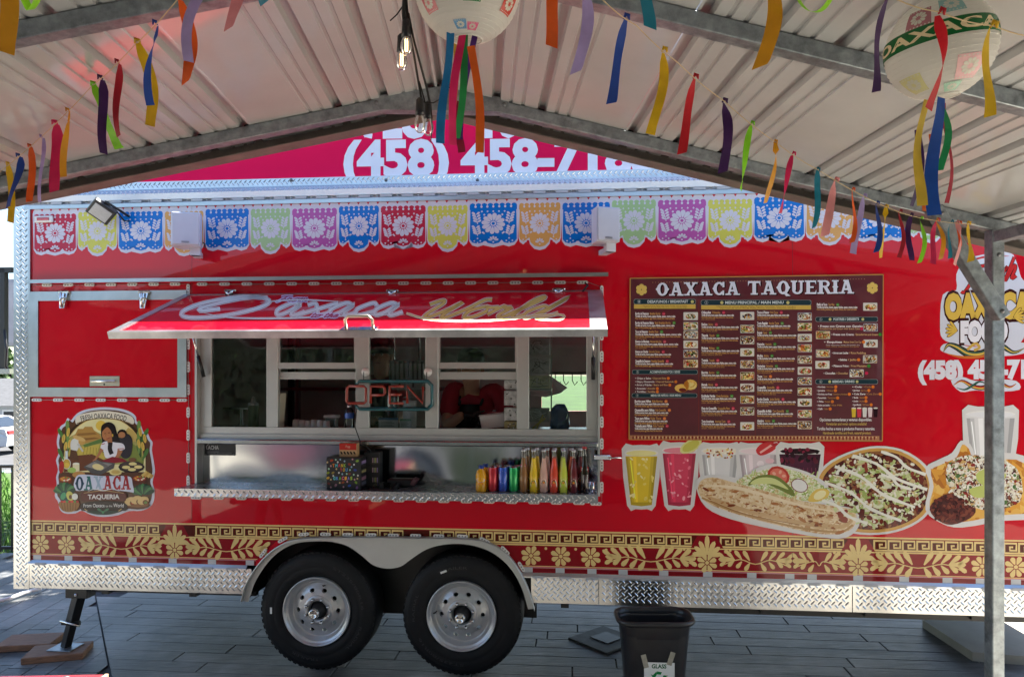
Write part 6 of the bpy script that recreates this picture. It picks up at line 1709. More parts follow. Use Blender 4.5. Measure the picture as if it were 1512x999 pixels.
for k, (x0, x1, y0, y1, c) in enumerate(((782, 812, 500, 524, "b0b0ac"), (782, 812, 528, 552, "c0c0be"), (782, 812, 554, 573, "c4c4a4"), (782, 811, 602, 622, "8a8a88"))):
    t = inner_thing("storage_box", ("patterned grey box topmost behind the right pane", "white box with grey swirls second from the top behind the right pane", "cream box third from the top behind the right pane", "clear grey box standing low behind the right pane")[k], "box", (x0 + x1) / 2, y1, -.22, None, "boxes behind the right pane")
    h_ = tw(790, y0, -.22)[1] - tw(790, y1, -.22)[1]; w_ = tw(x1, 560, -.22)[0] - tw(x0, 560, -.22)[0]; b = MB(); b.box((0, 0, h_ / 2), (w_, .12, h_ - .003), mat("box_" + c, c, rough=.5, var=.3, vscale=24), bev=.003); b.build("carton", t)
    a = Art(lambda x, y: (x, -.0603, y), base=.0002); random.seed(k + 30)
    for j in range(8): a.stroke([(random.uniform(-.06, .06), random.uniform(.01, h_ - .01)), (random.uniform(-.06, .06), random.uniform(.01, h_ - .01)), (random.uniform(-.06, .06), random.uniform(.01, h_ - .01))], .003, ("5a5a5c", "d0d0ce")[j % 2], sm=3)
    a.build("box_print", t)
b = MB(); b.wbox(tw(778, 500, -.2)[0], tw(815, 500, -.2)[0], -.15, -.3, tw(790, 575.5, -.22)[1], tw(790, 573.8, -.22)[1], STEEL2); b.wbox(tw(778, 500, -.3)[0], tw(780, 500, -.3)[0], -.3, -.31, WTZ, 2.5, STEEL2); b.wbox(tw(813, 500, -.3)[0], tw(815, 500, -.3)[0], -.3, -.31, WTZ, 2.5, STEEL2)
o = tag(b.build("wire_shelf"), "steel shelf holding the boxes behind the right pane", "shelf"); o.matrix_world = TMAT
t = inner_thing("blue_bag", "crumpled blue bag behind the right pane", "bag", 827, 633, -.2, WTZ)
b = MB(); random.seed(4); pr = []
nn = 14
vs = []; fs = []
for i in range(7):
    for j in range(nn):
        an = 2 * math.pi * j / nn; r_ = (.06, .068, .065, .06, .058, .05, .03)[i] * random.uniform(.85, 1.12); vs.append((r_ * math.cos(an), r_ * .7 * math.sin(an), i * .028))
for i in range(6):
    for j in range(nn): fs.append((i * nn + j, i * nn + (j + 1) % nn, (i + 1) * nn + (j + 1) % nn, (i + 1) * nn + j))
b.add(vs, fs, mat("blue_film", (.02, .06, .25), rough=.25, coat=.4)); b.build("bag_body", t)
for k, (x0, y0, x1, y1) in enumerate(((786, 632, 805, 617), (792, 633, 802, 612))):
    t = inner_thing("yellow_straw", ("yellow straw leaning low behind the right pane", "thin yellow straw steeper than its neighbour behind the right pane")[k], "straw", x0, y0, -.13, None, "straws behind the right pane"); b = MB(); q = tl(x1, y1, -.13) - tl(x0, y0, -.13); b.tube([(0, 0, 0), q], .006, mat("yellow_plastic", (.5, .42, .05), rough=.4), 8); b.build("tube", t)
# white cloth awning seen through the far window and hooks
t = inner_thing("tarp", "white triangular cloth hanging inside the right window", "cloth", 800, 560, -1.2, None)
q = [tl(x, y, d) - tl(800, 560, -1.2) for x, y, d in ((781, 541, -1.0), (806, 550, -1.2), (838, 572, -1.3), (828, 580, -1.1), (806, 586, -1.0), (781, 583, -.9))]
b = MB(); b.add(q + [p + Vector((0, .004, 0)) for p in q], [tuple(range(6)), tuple(range(6, 12))[::-1]] + [(i, i + 6, (i + 1) % 6 + 6, (i + 1) % 6) for i in range(6)], mat("white_cloth", (.62, .63, .64), rough=.8, bump=.01, bscale=8)); b.build("cloth", t)
t = inner_thing("hook_rail", "rail of dark hooks in front of the far window", "hooks", 835, 552, -1.6, None)
b = MB(); c0 = tl(835, 552, -1.6); l_ = [tl(x, 550, -1.6) - c0 for x in (790, 880)]; b.tube(l_, .008, BLACK, 6); b.build("rail", t)
for x in (795, 808, 820, 832, 845, 858): b = MB(); p = tl(x, 551, -1.6) - c0; b.tube([p, p + Vector((0, -.01, -.06)), p + Vector((.02, -.02, -.1)), p + Vector((.045, -.02, -.07))], .004, BLACK, 6); b.build("hook", t)

# ---- people at the window
def skin_obj(name, verts, edges, parent, m, sub=2, root=0):
    me = bpy.data.meshes.new(name)
    me.from_pydata([v[0] for v in verts], edges, [])
    o = bpy.data.objects.new(name, me); COL.objects.link(o); o.parent = parent
    me.materials.append(m)
    sk = o.modifiers.new("Skin", 'SKIN'); sk.use_smooth_shade = True
    ly = me.skin_vertices[0] if len(me.skin_vertices) else me.skin_vertices.new()
    for i, v in enumerate(verts):
        r_ = v[1]; ly.data[i].radius = r_ if isinstance(r_, tuple) else (r_, r_); ly.data[i].use_root = (i == root)
    ss = o.modifiers.new("Subdivision", 'SUBSURF'); ss.levels = ss.render_levels = sub
    for p in me.polygons: p.use_smooth = True
    return o
HAIR = mat("dark_hair", (.012, .010, .009), rough=.5, var=.3, vscale=40)
SHIRT = mat("red_shirt", (.33, .012, .03), rough=.75, var=.15, vscale=6, bump=.01, bscale=9)
APRON = mat("black_apron", (.010, .010, .011), rough=.7, var=.2, bump=.006, bscale=9)
GLOVE = mat("black_glove", (.012, .012, .013), rough=.45, var=.2)
TROU = mat("dark_trousers", (.012, .013, .018), rough=.8)
def hand(parent, base, direction, side, m, name="glove"):
    """palm with five fingers, curled"""
    D = Vector(direction).normalized(); S = Vector(side).normalized(); Nn = D.cross(S).normalized()
    B = Vector(base); vs = [(B, .027), (B + D * .045, (.036, .022)), (B + D * .085, (.038, .018))]; es = [(0, 1), (1, 2)]
    for k, (off, L) in enumerate(((-.030, .062), (-.010, .072), (.010, .068), (.029, .052))):
        a0 = len(vs); p = B + D * .095 + S * off
        vs += [(p, .0095), (p + D * L * .5 - Nn * .006, .009), (p + D * L * .8 - Nn * .026, .008), (p + D * L * .85 - Nn * .045, .007)]
        es += [(2, a0), (a0, a0 + 1), (a0 + 1, a0 + 2), (a0 + 2, a0 + 3)]
    a0 = len(vs); p = B + D * .04 - S * .035
    vs += [(p, .012), (p + D * .03 - S * .018 - Nn * .012, .0105), (p + D * .06 - S * .02 - Nn * .025, .009)]
    es += [(1, a0), (a0, a0 + 1), (a0 + 1, a0 + 2)]
    return skin_obj(name, vs, es, parent, m, 1)
def person(label, u, d, lean, cap, sh_l, el_l, wr_l, sh_r, el_r, wr_r, headz, headf):
    t = tthing("person", label, "person", u, d, .62)
    H = Vector((0, -headf, headz))            # centre of head in the person's frame; -y faces the window
    hip = Vector((0, .05, .78)); ch = Vector((0, -lean * .6, headz - .34)); nk = Vector((0, -lean, headz - .16))
    vs = [(hip, (.15, .11)), (hip.lerp(ch, .5), (.15, .115)), (ch, (.165, .12)), (nk - Vector((0, -.01, .05)), (.09, .075)), (nk, .055), (H - Vector((0, -.01, .04)), (.07, .08)), (H + Vector((0, .015, .06)), (.08, .095)),
          (Vector((-.1, .03, .42)), .085), (Vector((-.1, .05, .05)), .055), (Vector((-.1, -.08, .03)), .04), (Vector((.1, .03, .42)), .085), (Vector((.1, .05, .05)), .055), (Vector((.1, -.08, .03)), .04),
          (Vector(sh_l), .06), (Vector(el_l), .048), (Vector(wr_l), .032), (Vector(sh_r), .06), (Vector(el_r), .048), (Vector(wr_r), .032)]
    es = [(0, 1), (1, 2), (2, 3), (3, 4), (4, 5), (5, 6), (0, 7), (7, 8), (8, 9), (0, 10), (10, 11), (11, 12), (2, 13), (13, 14), (14, 15), (2, 16), (16, 17), (17, 18)]
    skin_obj("body", vs, es, t, SKIN)
    # face
    b = MB(); f = H + Vector((0, -.085, 0))
    b.lathe([(0, 0), (.013, .006), (.011, .02), (.004, .03)], SKIN, f + Vector((0, .0, -.02)), n=10); b.build("nose", t)
    for sx in (-1, 1):
        b = MB(); b.lathe([(0, -.011), (.009, -.007), (.012, 0), (.009, .007), (0, .011)], mat("eye_white", (.6, .6, .58), rough=.2), f + Vector((sx * .032, .008, .022)), n=10); b.lathe([(.005, .012), (.0, .0135)], HAIR, f + Vector((sx * .032, .008, .022)), 'Y', 8); b.build("eye", t)
        b = MB(); b.tube([f + Vector((sx * .015, -.002, .045)), f + Vector((sx * .035, .0, .05)), f + Vector((sx * .052, .014, .042))], .004, HAIR, 5); b.build("eyebrow", t)
        b = MB(); b.lathe([(0, -.03), (.012, -.02), (.014, 0), (.012, .02), (0, .03)], SKIN, H + Vector((sx * .083, .01, .0)), n=8); b.build("ear", t)
    b = MB(); b.tube([f + Vector((-.024, .006, -.042)), f + Vector((0, -.004, -.044)), f + Vector((.024, .006, -.042))], [.003, .006, .003], mat("lips", (.25, .08, .07), rough=.4), 6); b.build("mouth", t)
    b = MB(); prof = [(.093, .0), (.098, .04), (.094, .08), (.075, .115), (.04, .13), (0, .134)]
    b.lathe(prof, BLACK if cap else HAIR, H + Vector((0, .02, .03)), n=20, sy=1.12)
    if cap: b.add([H + Vector((x * .085, -.08 - .09 * math.sqrt(max(0, 1 - x * x)) * k, .045 - .015 * k)) for k in (0, 1) for x in (-1, -.6, -.2, .2, .6, 1)], [(i, i + 1, i + 7, i + 6) for i in range(5)], BLACK)
    b.build("cap" if cap else "hair", t)
    # shirt over the trunk, sleeves to above the elbow
    L = lambda a_, c_, k: Vector(a_).lerp(Vector(c_), k)
    vs = [(hip, (.172, .13)), (hip.lerp(ch, .5), (.17, .135)), (ch, (.19, .14)), (nk - Vector((0, -.01, .035)), (.092, .082)), (Vector(sh_l), .082), (L(sh_l, el_l, .5), .074), (L(sh_l, el_l, .85), .066), (Vector(sh_r), .082), (L(sh_r, el_r, .5), .074), (L(sh_r, el_r, .85), .066)]
    skin_obj("shirt", vs, [(0, 1), (1, 2), (2, 3), (2, 4), (4, 5), (5, 6), (2, 7), (7, 8), (8, 9)], t, SHIRT)
    skin_obj("trousers", [(hip - Vector((0, 0, .02)), (.165, .125)), (Vector((-.1, .03, .42)), .1), (Vector((-.1, .05, .06)), .075), (Vector((.1, .03, .42)), .1), (Vector((.1, .05, .06)), .075)], [(0, 1), (1, 2), (0, 3), (3, 4)], t, TROU)
    # apron: a bib curved over the chest
    vs, fs = [], []; prof = [(-.17, .0, .5), (-.12, .14, .62), (-.1, .28, .9), (-.02, .42, .8), (0, .55, .55), (0, .62, .4)]
    zt = nk.z - .08; zb = hip.z - .25
    for i in range(9):
        k = i / 8; z = zb + (zt - zb) * k; wd = .19 if k < .62 else .19 - .1 * ((k - .62) / .38)
        yc = hip.y + (nk.y - hip.y) * max(0, (z - hip.z) / (nk.z - hip.z)) if z > hip.z else hip.y
        for j in range(9):
            q_ = (j - 4) / 4; vs.append((q_ * wd, yc - .175 + .075 * q_ * q_ + (.03 if k > .85 else 0), z))
    for i in range(8):
        for j in range(8): fs.append((i * 9 + j, i * 9 + j + 1, (i + 1) * 9 + j + 1, (i + 1) * 9 + j))
    b = MB(); b.add(vs, fs, APRON, True); o = b.build("apron", t); sd_ = o.modifiers.new("Solidify", 'SOLIDIFY'); sd_.thickness = .004
    yl = yc - .178
    zz = zb + (zt - zb) * .66; yy = (hip.y + (nk.y - hip.y) * (zz - hip.z) / (nk.z - hip.z)) - .179
    a = Art(lambda x, y: (x, yy - (y - zz) * .22, y), base=.002)
    a.text("OAXACA", (-.045, zz), (.045, zz), -.022, "b8b0ac", bold=.05); a.text("TAQUERIA", (-.03, zz - .02), (.03, zz - .02), -.01, "a8a09c"); a.build("apron_print", t)
    b = MB()
    for sx in (-1, 1): b.tube([(sx * .075, yl + .03, zt), (sx * .085, nk.y - .02, nk.z - .03), (sx * .04, nk.y + .08, nk.z - .01)], .011, APRON, 6)
    b.build("apron_strap", t)
    return t
zfl = .62
def pl_(px, py, d, u, dd):
    q = tl(px, py, d); return Vector((q.x - u, q.y + dd, q.z - zfl))
# front worker: leaning over the table, packing a white box
d1 = -.72; u1 = tw(702, 600, d1)[0]
g = lambda px, py, d: pl_(px, py, d, u1, d1)
P1 = person("worker in red shirt and black apron bending over a white box at the window", u1, d1, .16, True, g(668, 571, -.62), g(660, 628, -.42), g(684, 611, -.32), g(734, 572, -.62), g(752, 622, -.45), g(735, 632, -.3), tw(702, 547, d1)[1] - zfl, .24)
hand(P1, g(684, 611, -.32), Vector((1, -.15, -.12)), Vector((0, -.3, 1)), GLOVE); hand(P1, g(735, 632, -.3), Vector((-.9, -.2, .1)), Vector((0, -.4, 1)), GLOVE)
b = MB(); q = g(728, 606, -.55); b.box(q, (.05, .004, .014), mat("pale_badge", (.5, .45, .44), rough=.4)); b.build("name_badge", P1)
c0 = tl(728, 622, -.28); t = tthing("takeaway_box", "white takeaway box held by the worker at the window", "box", c0.x, -.28, c0.z, R(6))
b = MB(); b.add([(-.075, -.06, -.045), (.085, -.06, -.03), (.085, .07, -.03), (-.075, .07, -.045), (-.09, -.075, .04), (.095, -.075, .055), (.095, .08, .055), (-.09, .08, .04)], [(0, 3, 2, 1), (4, 5, 6, 7), (0, 1, 5, 4), (1, 2, 6, 5), (2, 3, 7, 6), (3, 0, 4, 7)], WHITE); b.build("box_tray", t)
b = MB(); b.box((0, .0, .05), (.19, .16, .006), WHITE, rot=Matrix.Rotation(R(-5.4), 3, 'Y'), bev=.002); b.build("box_lid", t)
d2 = -1.0; u2 = tw(566, 590, d2)[0]
g2 = lambda px, py, d: pl_(px, py, d, u2, d2)
P2 = person("worker in dark red shirt and black cap standing deep inside behind the OPEN sign", u2, d2, .05, True, g2(545, 566, -1.0), g2(540, 610, -.95), g2(556, 625, -.8), g2(588, 566, -1.0), g2(592, 610, -.95), g2(575, 628, -.8), tw(566, 528, d2)[1] - zfl, .08)
hand(P2, g2(556, 625, -.8), Vector((.6, -.6, 0)), Vector((0, 0, 1)), GLOVE); hand(P2, g2(575, 628, -.8), Vector((-.5, -.6, 0)), Vector((0, 0, 1)), GLOVE)
# ================================================================== the shelter (open carport)
RXW, SLP = -.20, .222                          # ridge position, roof slope
YF, YFA, YB = 3.5, 3.74, -3.4
ZT0 = 3.285                                    # underside of the front tube at the ridge
TB = .057
def rz_(x): return ZT0 - SLP * abs(x - RXW)
CP = thing("carport", "open metal shelter with white ribbed roof and galvanised rafters", "carport", (0, 0, 0))
XE = (-3.15, 3.0)
COSS = 1 / math.sqrt(1 + SLP * SLP)
ZS = TB / COSS + .002
# roof sheets, each three feet wide with four tall ribs, ribs running front to back
def sheet(side, s0, s1):
    prof = []; s = s0
    rib = .2286
    def pt(s_, h): x = RXW + side * s_ * COSS; return (x + side * h * SLP * COSS, rz_(x) + ZS + h * COSS)
    k = 0; prof = []
    s = s0
    prof.append((s0, 0))
    while s + rib <= s1 + 1e-6:
        for a, h in ((.012, 0), (.020, .028), (.048, .028), (.058, 0), (.098, 0), (.102, .0065), (.114, .0065), (.118, 0), (.158, 0), (.162, .0065), (.174, .0065), (.178, 0)): prof.append((s + a, h))
        s += rib
    prof.append((s1, 0))
    P = [pt(*p) for p in prof]; n = len(P)
    b = MB()
    ys = (YFA, YB)
    vs = [(x, y, z) for y in ys for x, z in P] + [(x, y, z + .0012) for y in ys for x, z in P]
    fs = [(i, i + 1, i + 1 + n, i + n) for i in range(n - 1)] + [(i + 2 * n, i + 3 * n, i + 1 + 3 * n, i + 1 + 2 * n) for i in range(n - 1)]
    b.add(vs, fs, PANEL)
    b.build("roof_panel", CP)
for side in (-1, 1):
    for k in range(4): sheet(side, .015 + k * .9155, .015 + (k + 1) * .9155 - .0012)
b = MB()
b.add([(RXW - .16, YFA + .01, rz_(RXW - .16) + ZS + .03), (RXW, YFA + .01, ZT0 + ZS + .035), (RXW + .16, YFA + .01, rz_(RXW + .16) + ZS + .03), (RXW - .16, YB, rz_(RXW - .16) + ZS + .03), (RXW, YB, ZT0 + ZS + .035), (RXW + .16, YB, rz_(RXW + .16) + ZS + .03)], [(0, 1, 4, 3), (1, 2, 5, 4)], PANEL)
b.build("ridge_cap", CP)
XL, XR = -2.86, 2.60
def rafter(y, post=True, front=False):
    for side, xe in ((-1, XL - (.3 if side_ext else 0) if False else XL), (1, XR + .34)):
        b = MB(); a0 = Vector((RXW, y, ZT0 + TB / 2)); a1 = Vector((xe, y, rz_(xe) + TB / 2))
        b.bar(a0 + Vector((side * .004, 0, 0)), a1, TB, TB, GALV, bev=.003); b.build("rafter", CP)
    b = MB(); zz = ZT0 - SLP * .33
    b.add([(RXW - .33, y - .031, zz + .012), (RXW + .33, y - .031, zz + .012), (RXW + .33, y - .031, zz + .075), (RXW, y - .031, ZT0 + .055), (RXW - .33, y - .031, zz + .075),
           (RXW - .33, y + .031, zz + .012), (RXW + .33, y + .031, zz + .012), (RXW + .33, y + .031, zz + .075), (RXW, y + .031, ZT0 + .055), (RXW - .33, y + .031, zz + .075)],
          [(0, 1, 2, 3, 4), (9, 8, 7, 6, 5)] + [(i, i + 5, (i + 1) % 5 + 5, (i + 1) % 5) for i in range(5)], GALV)
    gus = b.build("ridge_gusset", CP)
    for sx in (-1, 1):
        o = link(sc_, "bolt", CP); o.location = (RXW + sx * .31, y - .032, zz + .045)
side_ext = False
for y in (YF, 2.34, 1.1, -.2, -1.5, -2.8): rafter(y)
for side, xe in ((-1, -3.2), (1, 3.1)):      # dark strip closing the ribs over the front tube
    b = MB(); b.bar((RXW + side * .004, YF + .04, ZT0 + TB + .024), (xe, YF + .04, rz_(xe) + TB + .024), .012, .036, mat("closure_foam", (.03, .03, .03), rough=.8)); b.build("closure_strip", CP)
# front trim under the sheet ends
TRIM = mat("brown_grey_trim", (.17, .145, .125), rough=.55, metal=.2, var=.25, vscale=9)
for side, xe in ((-1, -3.05), (1, 2.98)):
    b = MB(); y = YFA - .012
    b.bar((RXW + side * .002, y, ZT0 + .0425), (xe, y, rz_(xe) + .0425), .022, .095, TRIM); b.bar((RXW + side * .002, y - .045, ZT0 - .004), (xe, y - .045, rz_(xe) - .004), .09, .006, TRIM)
    b.build("gable_trim", CP)
# posts, side rails, knee braces
for x in (XL, XR):
    b = MB(); b.bar((x, YB, rz_(x) - TB / 2 - .002), (x, YF - .03, rz_(x) - TB / 2 - .002), TB, TB, GALV, bev=.003); b.build("side_rail", CP)
    for y in (YF, 1.1, -1.5):
        zt = rz_(x) + .01; b = MB(); px_ = x + (0 if y < 3 else 0)
        b.box((px_, y - .0 if y < 3 else y, zt / 2), (.0635, .0635, zt), GALV, bev=.004); b.box((px_, y, .006), (.12, .12, .012), GALV)
        b.build("post", CP)
        if y == YF:
            s = -1 if x > 0 else 1
            b = MB(); p0 = Vector((x + s * .012, y - .066, rz_(x) - .44)); p1 = Vector((x + s * .36, y - .066, rz_(x + s * .36) + .02))
            b.bar(p0, p1, .0635, .0635, GALV, bev=.004, up=(0, 1, 0)); br = b.build("knee_brace", CP)
            for q in (p0 + Vector((s * .02, -.034, .03)), p1 + Vector((-s * .02, -.034, -.03))): o = link(sc_, "bolt", CP); o.location = q
            for zz in (.05, .13): o = link(sc_, "bolt", CP); o.location = (x, y - .034, zt - zz)
    b = MB(); b.lathe([(.012, 0), (.01, .004), (0, .005)], mat("bolt_zinc", (.5, .5, .5), metal=.8, rough=.4), n=8)

# ================================================================== lanterns
PAPER = None
def paper():
    q = N("lantern_paper"); out = q.t.nodes["Material Output"]
    q.set(Base_Color=(.78, .76, .72, 1), Roughness=.6)
    tr = q.n("BsdfTranslucent"); tr.inputs[0].default_value = (.78, .75, .68, 1)
    mx = q.n("MixShader"); mx.inputs[0].default_value = .5
    q.l(q.b.outputs[0], mx.inputs[1]); q.l(tr.outputs[0], mx.inputs[2]); q.l(mx.outputs[0], out.inputs[0]); return q.m
PAPER = paper()
RIBC = {}
def ribc(c): return cloth("ribbon_" + c, c)
def strip(b, pts, wd, m, wv):
    """flat band along points; wv gives the direction of its width at each"""
    vs = []; n = len(pts)
    for i, p in enumerate(pts):
        wdi = wd[i] if isinstance(wd, list) else wd
        vs += [Vector(p) - wv[i] * wdi / 2, Vector(p) + wv[i] * wdi / 2]
    b.add(vs, [(2 * i, 2 * i + 1, 2 * i + 3, 2 * i + 2) for i in range(n - 1)], m, True)
def lantern(label, px, py, Z, rad, tilt, ribbons, decos, band=None):
    c = wp(px, py, Z); t = thing("paper_lantern", label, "lantern", c, 0, "round paper lanterns under the roof")
    rot = Matrix.Rotation(tilt[0], 3, 'X') @ Matrix.Rotation(tilt[1], 3, 'Y')
    K, NN = 26, 48; vs, fs = [], []
    def surf(th, ph, r_=1.0):
        zz = math.cos(th); rr = math.sin(th)
        return rot @ Vector((rad * rr * math.cos(ph) * r_, rad * rr * math.sin(ph) * r_, rad * .97 * zz * r_))
    th0 = .28
    for i in range(K * 2 + 1):
        th = th0 + (math.pi - 2 * th0) * i / (K * 2); k_ = 1.0 if i % 2 == 0 else .985
        for j in range(NN): vs.append(surf(th, 2 * math.pi * j / NN, k_))
    for i in range(K * 2):
        for j in range(NN): fs.append((i * NN + j, i * NN + (j + 1) % NN, (i + 1) * NN + (j + 1) % NN, (i + 1) * NN + j))
    b = MB(); b.add(vs, fs, PAPER, True); b.build("paper_shell", t)
    b = MB(); WR_ = mat("bamboo_wire", (.72, .69, .62), rough=.6)
    for th in (th0, math.pi - th0): b.tube([surf(th, 2 * math.pi * j / 24, 1.004) for j in range(24)], .0022, WR_, 5, closed=True)
    for i in range(1, K):
        th = th0 + (math.pi - 2 * th0) * i / K; b.tube([surf(th, 2 * math.pi * j / 32, .998) for j in range(32)], .0009, WR_, 4, closed=True)
    b.build("wire_hoop", t)
    inv = rot.inverted()
    camd = inv @ (Vector((0, 0, CAMZ)) - c)
    ph0 = math.atan2(camd.y, camd.x)
    for (th, dph, s_, col, kind) in decos:
        a = Art(lambda x, y: surf(th + y / rad, ph0 + dph + x / rad / math.sin(th), 1.004), nrm=(0, 0, 0), base=0)
        lay = [0]
        if kind == 'flag':
            m_ = ink(col)
            for i in range(6):
                for j in range(6): 
                    x0, y0 = -s_ + 2 * s_ * i / 6, -s_ + 2 * s_ * j / 6; a.add([a.P(x0, y0), a.P(x0 + s_ / 3, y0), a.P(x0 + s_ / 3, y0 + s_ / 3), a.P(x0, y0 + s_ / 3)], [(0, 1, 2, 3)], m_)
            a.mp = lambda x, y: surf(th + y / rad, ph0 + dph + x / rad / math.sin(th), 1.008)
            if col not in ("8a3a2c",):
                for k in range(10): a.petal(0, 0, 2 * math.pi * k / 10, s_ * .2, s_ * .68, s_ * .3, "c8c4b4", False)
                for k in range(7): a.ell(-s_ * .85 + k * s_ * .28, s_ * .85, s_ * .07, s_ * .07, "c8c4b4", n=6, up=False); a.ell(-s_ * .85 + k * s_ * .28, -s_ * .85, s_ * .07, s_ * .07, "c8c4b4", n=6, up=False)
        a.build("flag_cutout", t)
    if band:
        a = Art(lambda x, y: surf(band[0] - y / rad, ph0 + x / rad, 1.007), nrm=(0, 0, 0), base=0); w_ = .023
        for i in range(56):
            x0 = -math.pi * rad + 2 * math.pi * rad * i / 56
            for j in range(6): y0, y1 = -w_ + w_ * j / 3, -w_ + w_ * (j + 1) / 3; a.add([a.P(x0, y0), a.P(x0 + 2 * math.pi * rad / 56, y0), a.P(x0 + 2 * math.pi * rad / 56, y1), a.P(x0, y1)], [(0, 1, 2, 3)], ink("0e5a28"))
        a.mp = lambda x, y: surf(band[0] - y / rad, ph0 + x / rad, 1.018)
        vs, fs = glyphs(band[1], .03, 0); mx = max(v[0] for v in vs)
        a.add([a.P(band[2] + (band[3] - band[2]) * v[0] / mx, -.0135 + v[1] / CAP * .027) for v in vs], fs, ink("d8c49a")); a.build("lettered_band", t)
    rt = camo.matrix_world.to_3x3() if False else None
    rx_ = Vector((RX, RY, 0)); 
    for col, x0, y0, x1, y1, w_, dz in ribbons:
        p0, p1 = wp(x0, y0, Z + dz) - c, wp(x1, y1, Z + dz) - c
        n = 12; pts, wv = [], []
        for i in range(n + 1):
            k = i / n; p = p0.lerp(p1, k) + rx_ * .008 * math.sin(k * 4 + x0) + Vector((0, .012 * math.sin(k * 5 + x1), 0)); pts.append(p)
            an = .5 * math.sin(k * 3 + x0 * .7); wv.append((rx_ * math.cos(an) + Vector((0, 1, 0)) * math.sin(an)).normalized())
        b = MB(); strip(b, pts, w_ * Z / F, ribc(col), wv); b.build("ribbon", t)
    top = surf(th0, 0); b = MB(); zt = rz_(c.x) + .0 - c.z
    b.tube([rot @ Vector((0, 0, rad * .9)), Vector((0, 0, max(zt, rad * 1.05)))], .0015, mat("hanging_wire", (.2, .19, .18), rough=.5), 5); b.build("hanging_wire", t)
    return t
lantern("round white paper lantern with green flag cutout at the ridge", 690, -16, 2.02, .150, (R(4), R(0)),
        [("0a6fa8", 661, 44, 654, 213, 13, -.03), ("e01c64", 681, 43, 668, 213, 12, 0), ("1a8a44", 690, 44, 673, 205, 11, .02), ("4a1c78", 700, 50, 678, 208, 9, .04), ("8a1030", 676, 150, 678, 227, 13, .05), ("e0620e", 697, 68, 710, 227, 13, .02), ("c8a03c", 672, 60, 668, 195, 6, .05)],
        [(2.02, .10, .026, "0f7a3c", 'flag'), (2.05, 1.05, .028, "b83a2c", 'flag'), (2.1, -.95, .026, "c86a70", 'flag'), (2.62, -.25, .016, "5a8ab0", 'flag'), (2.66, .2, .014, "d05a80", 'flag')])
lantern("round white paper lantern with green OAXACA band at the upper right", 1388, 72, 1.95, .138, (R(4), R(-8)),
        [("d8b83a", 1366, 148, 1357, 305, 14, -.02), ("1448a0", 1385, 146, 1380, 317, 18, -.03), ("1f8a50", 1394, 145, 1391, 250, 10, 0), ("a01c34", 1400, 150, 1396, 300, 8, .02), ("3a1458", 1362, 190, 1347, 303, 9, .04), ("d8641c", 1370, 200, 1368, 312, 7, .05)],
        [(2.25, .62, .034, "d8a8a8", 'flag'), (2.35, -.75, .03, "c8c08a", 'flag'), (1.08, -.35, .03, "a86a70", 'flag'), (.95, .3, .028, "8ab0ac", 'flag'), (2.66, .3, .018, "9ac0a8", 'flag')], (1.45, "OAXACA TAQUERIA", -.195, .60))

# ================================================================== bulbs on their cord
b_ = wp(597, -40, 2.1)
SL = thing("string_light", "black festoon cord with clear filament bulbs hanging at the ridge", "string light", b_)
CORD = mat("black_cord", (.012, .011, .010), rough=.5)
zz = 2.1
def cord(pts, r_, Zs): 
    b = MB(); b.tube([wp(x, y, z) - b_ for (x, y), z in zip(pts, Zs)], r_, CORD, 6); b.build("cord", SL)
cord([(597, -40), (598, -5), (597, 20), (599, 40)], .008, [2.1] * 4)
cord([(600, 0), (603, 40), (611, 80), (618, 122), (622, 145), (626, 152)], .0035, [2.1, 2.1, 2.15, 2.2, 2.2, 2.2])
cord([(603, 20), (611, 60), (622, 100), (630, 130), (635, 152)], .0035, [2.1, 2.1, 2.15, 2.2, 2.2])
cord([(619, 120), (628, 152), (640, 152), (655, 144)], .0022, [2.2, 2.2, 2.2, 2.2]); cord([(597, 6), (586, 22), (576, 31)], .002, [2.1, 2.1, 2.1]); cord([(637, 165), (638, 190), (636, 210)], .0015, [2.2, 2.2, 2.2])
FIL = mat("glowing_filament", (.9, .6, .3), emit=(1.0, .62, .25), estr=3.5, var=0)
FILO = mat("cold_filament", (.4, .3, .2), rough=.5)
BGL = glass("bulb_glass", (.93, .9, .86), 1.8)
for (px, py, Z, lit) in ((600, 42, 2.1, True), (593, 64, 2.14, True), (620, 158, 2.2, False), (632, 163, 2.25, False)):
    c = wp(px, py, Z) - b_
    b = MB(); b.lathe([(.006, .028), (.0125, .02), (.014, -.012), (.015, -.026), (0, -.028)], BLACKP, c, n=14); so_ = b.build("socket", SL)
    b = MB(); b.lathe([(.011, -.026), (.013, -.034), (.0165, -.046), (.0175, -.058), (.0145, -.071), (.008, -.079), (0, -.081)], BGL, c, n=18); b.build("bulb", so_)
    b = MB(); b.tube([c + Vector((-.003, 0, -.03)), c + Vector((-.003, 0, -.068)), c + Vector((.003, 0, -.068)), c + Vector((.003, 0, -.03))], .0012, FIL if lit else FILO, 5); b.build("filament", so_)

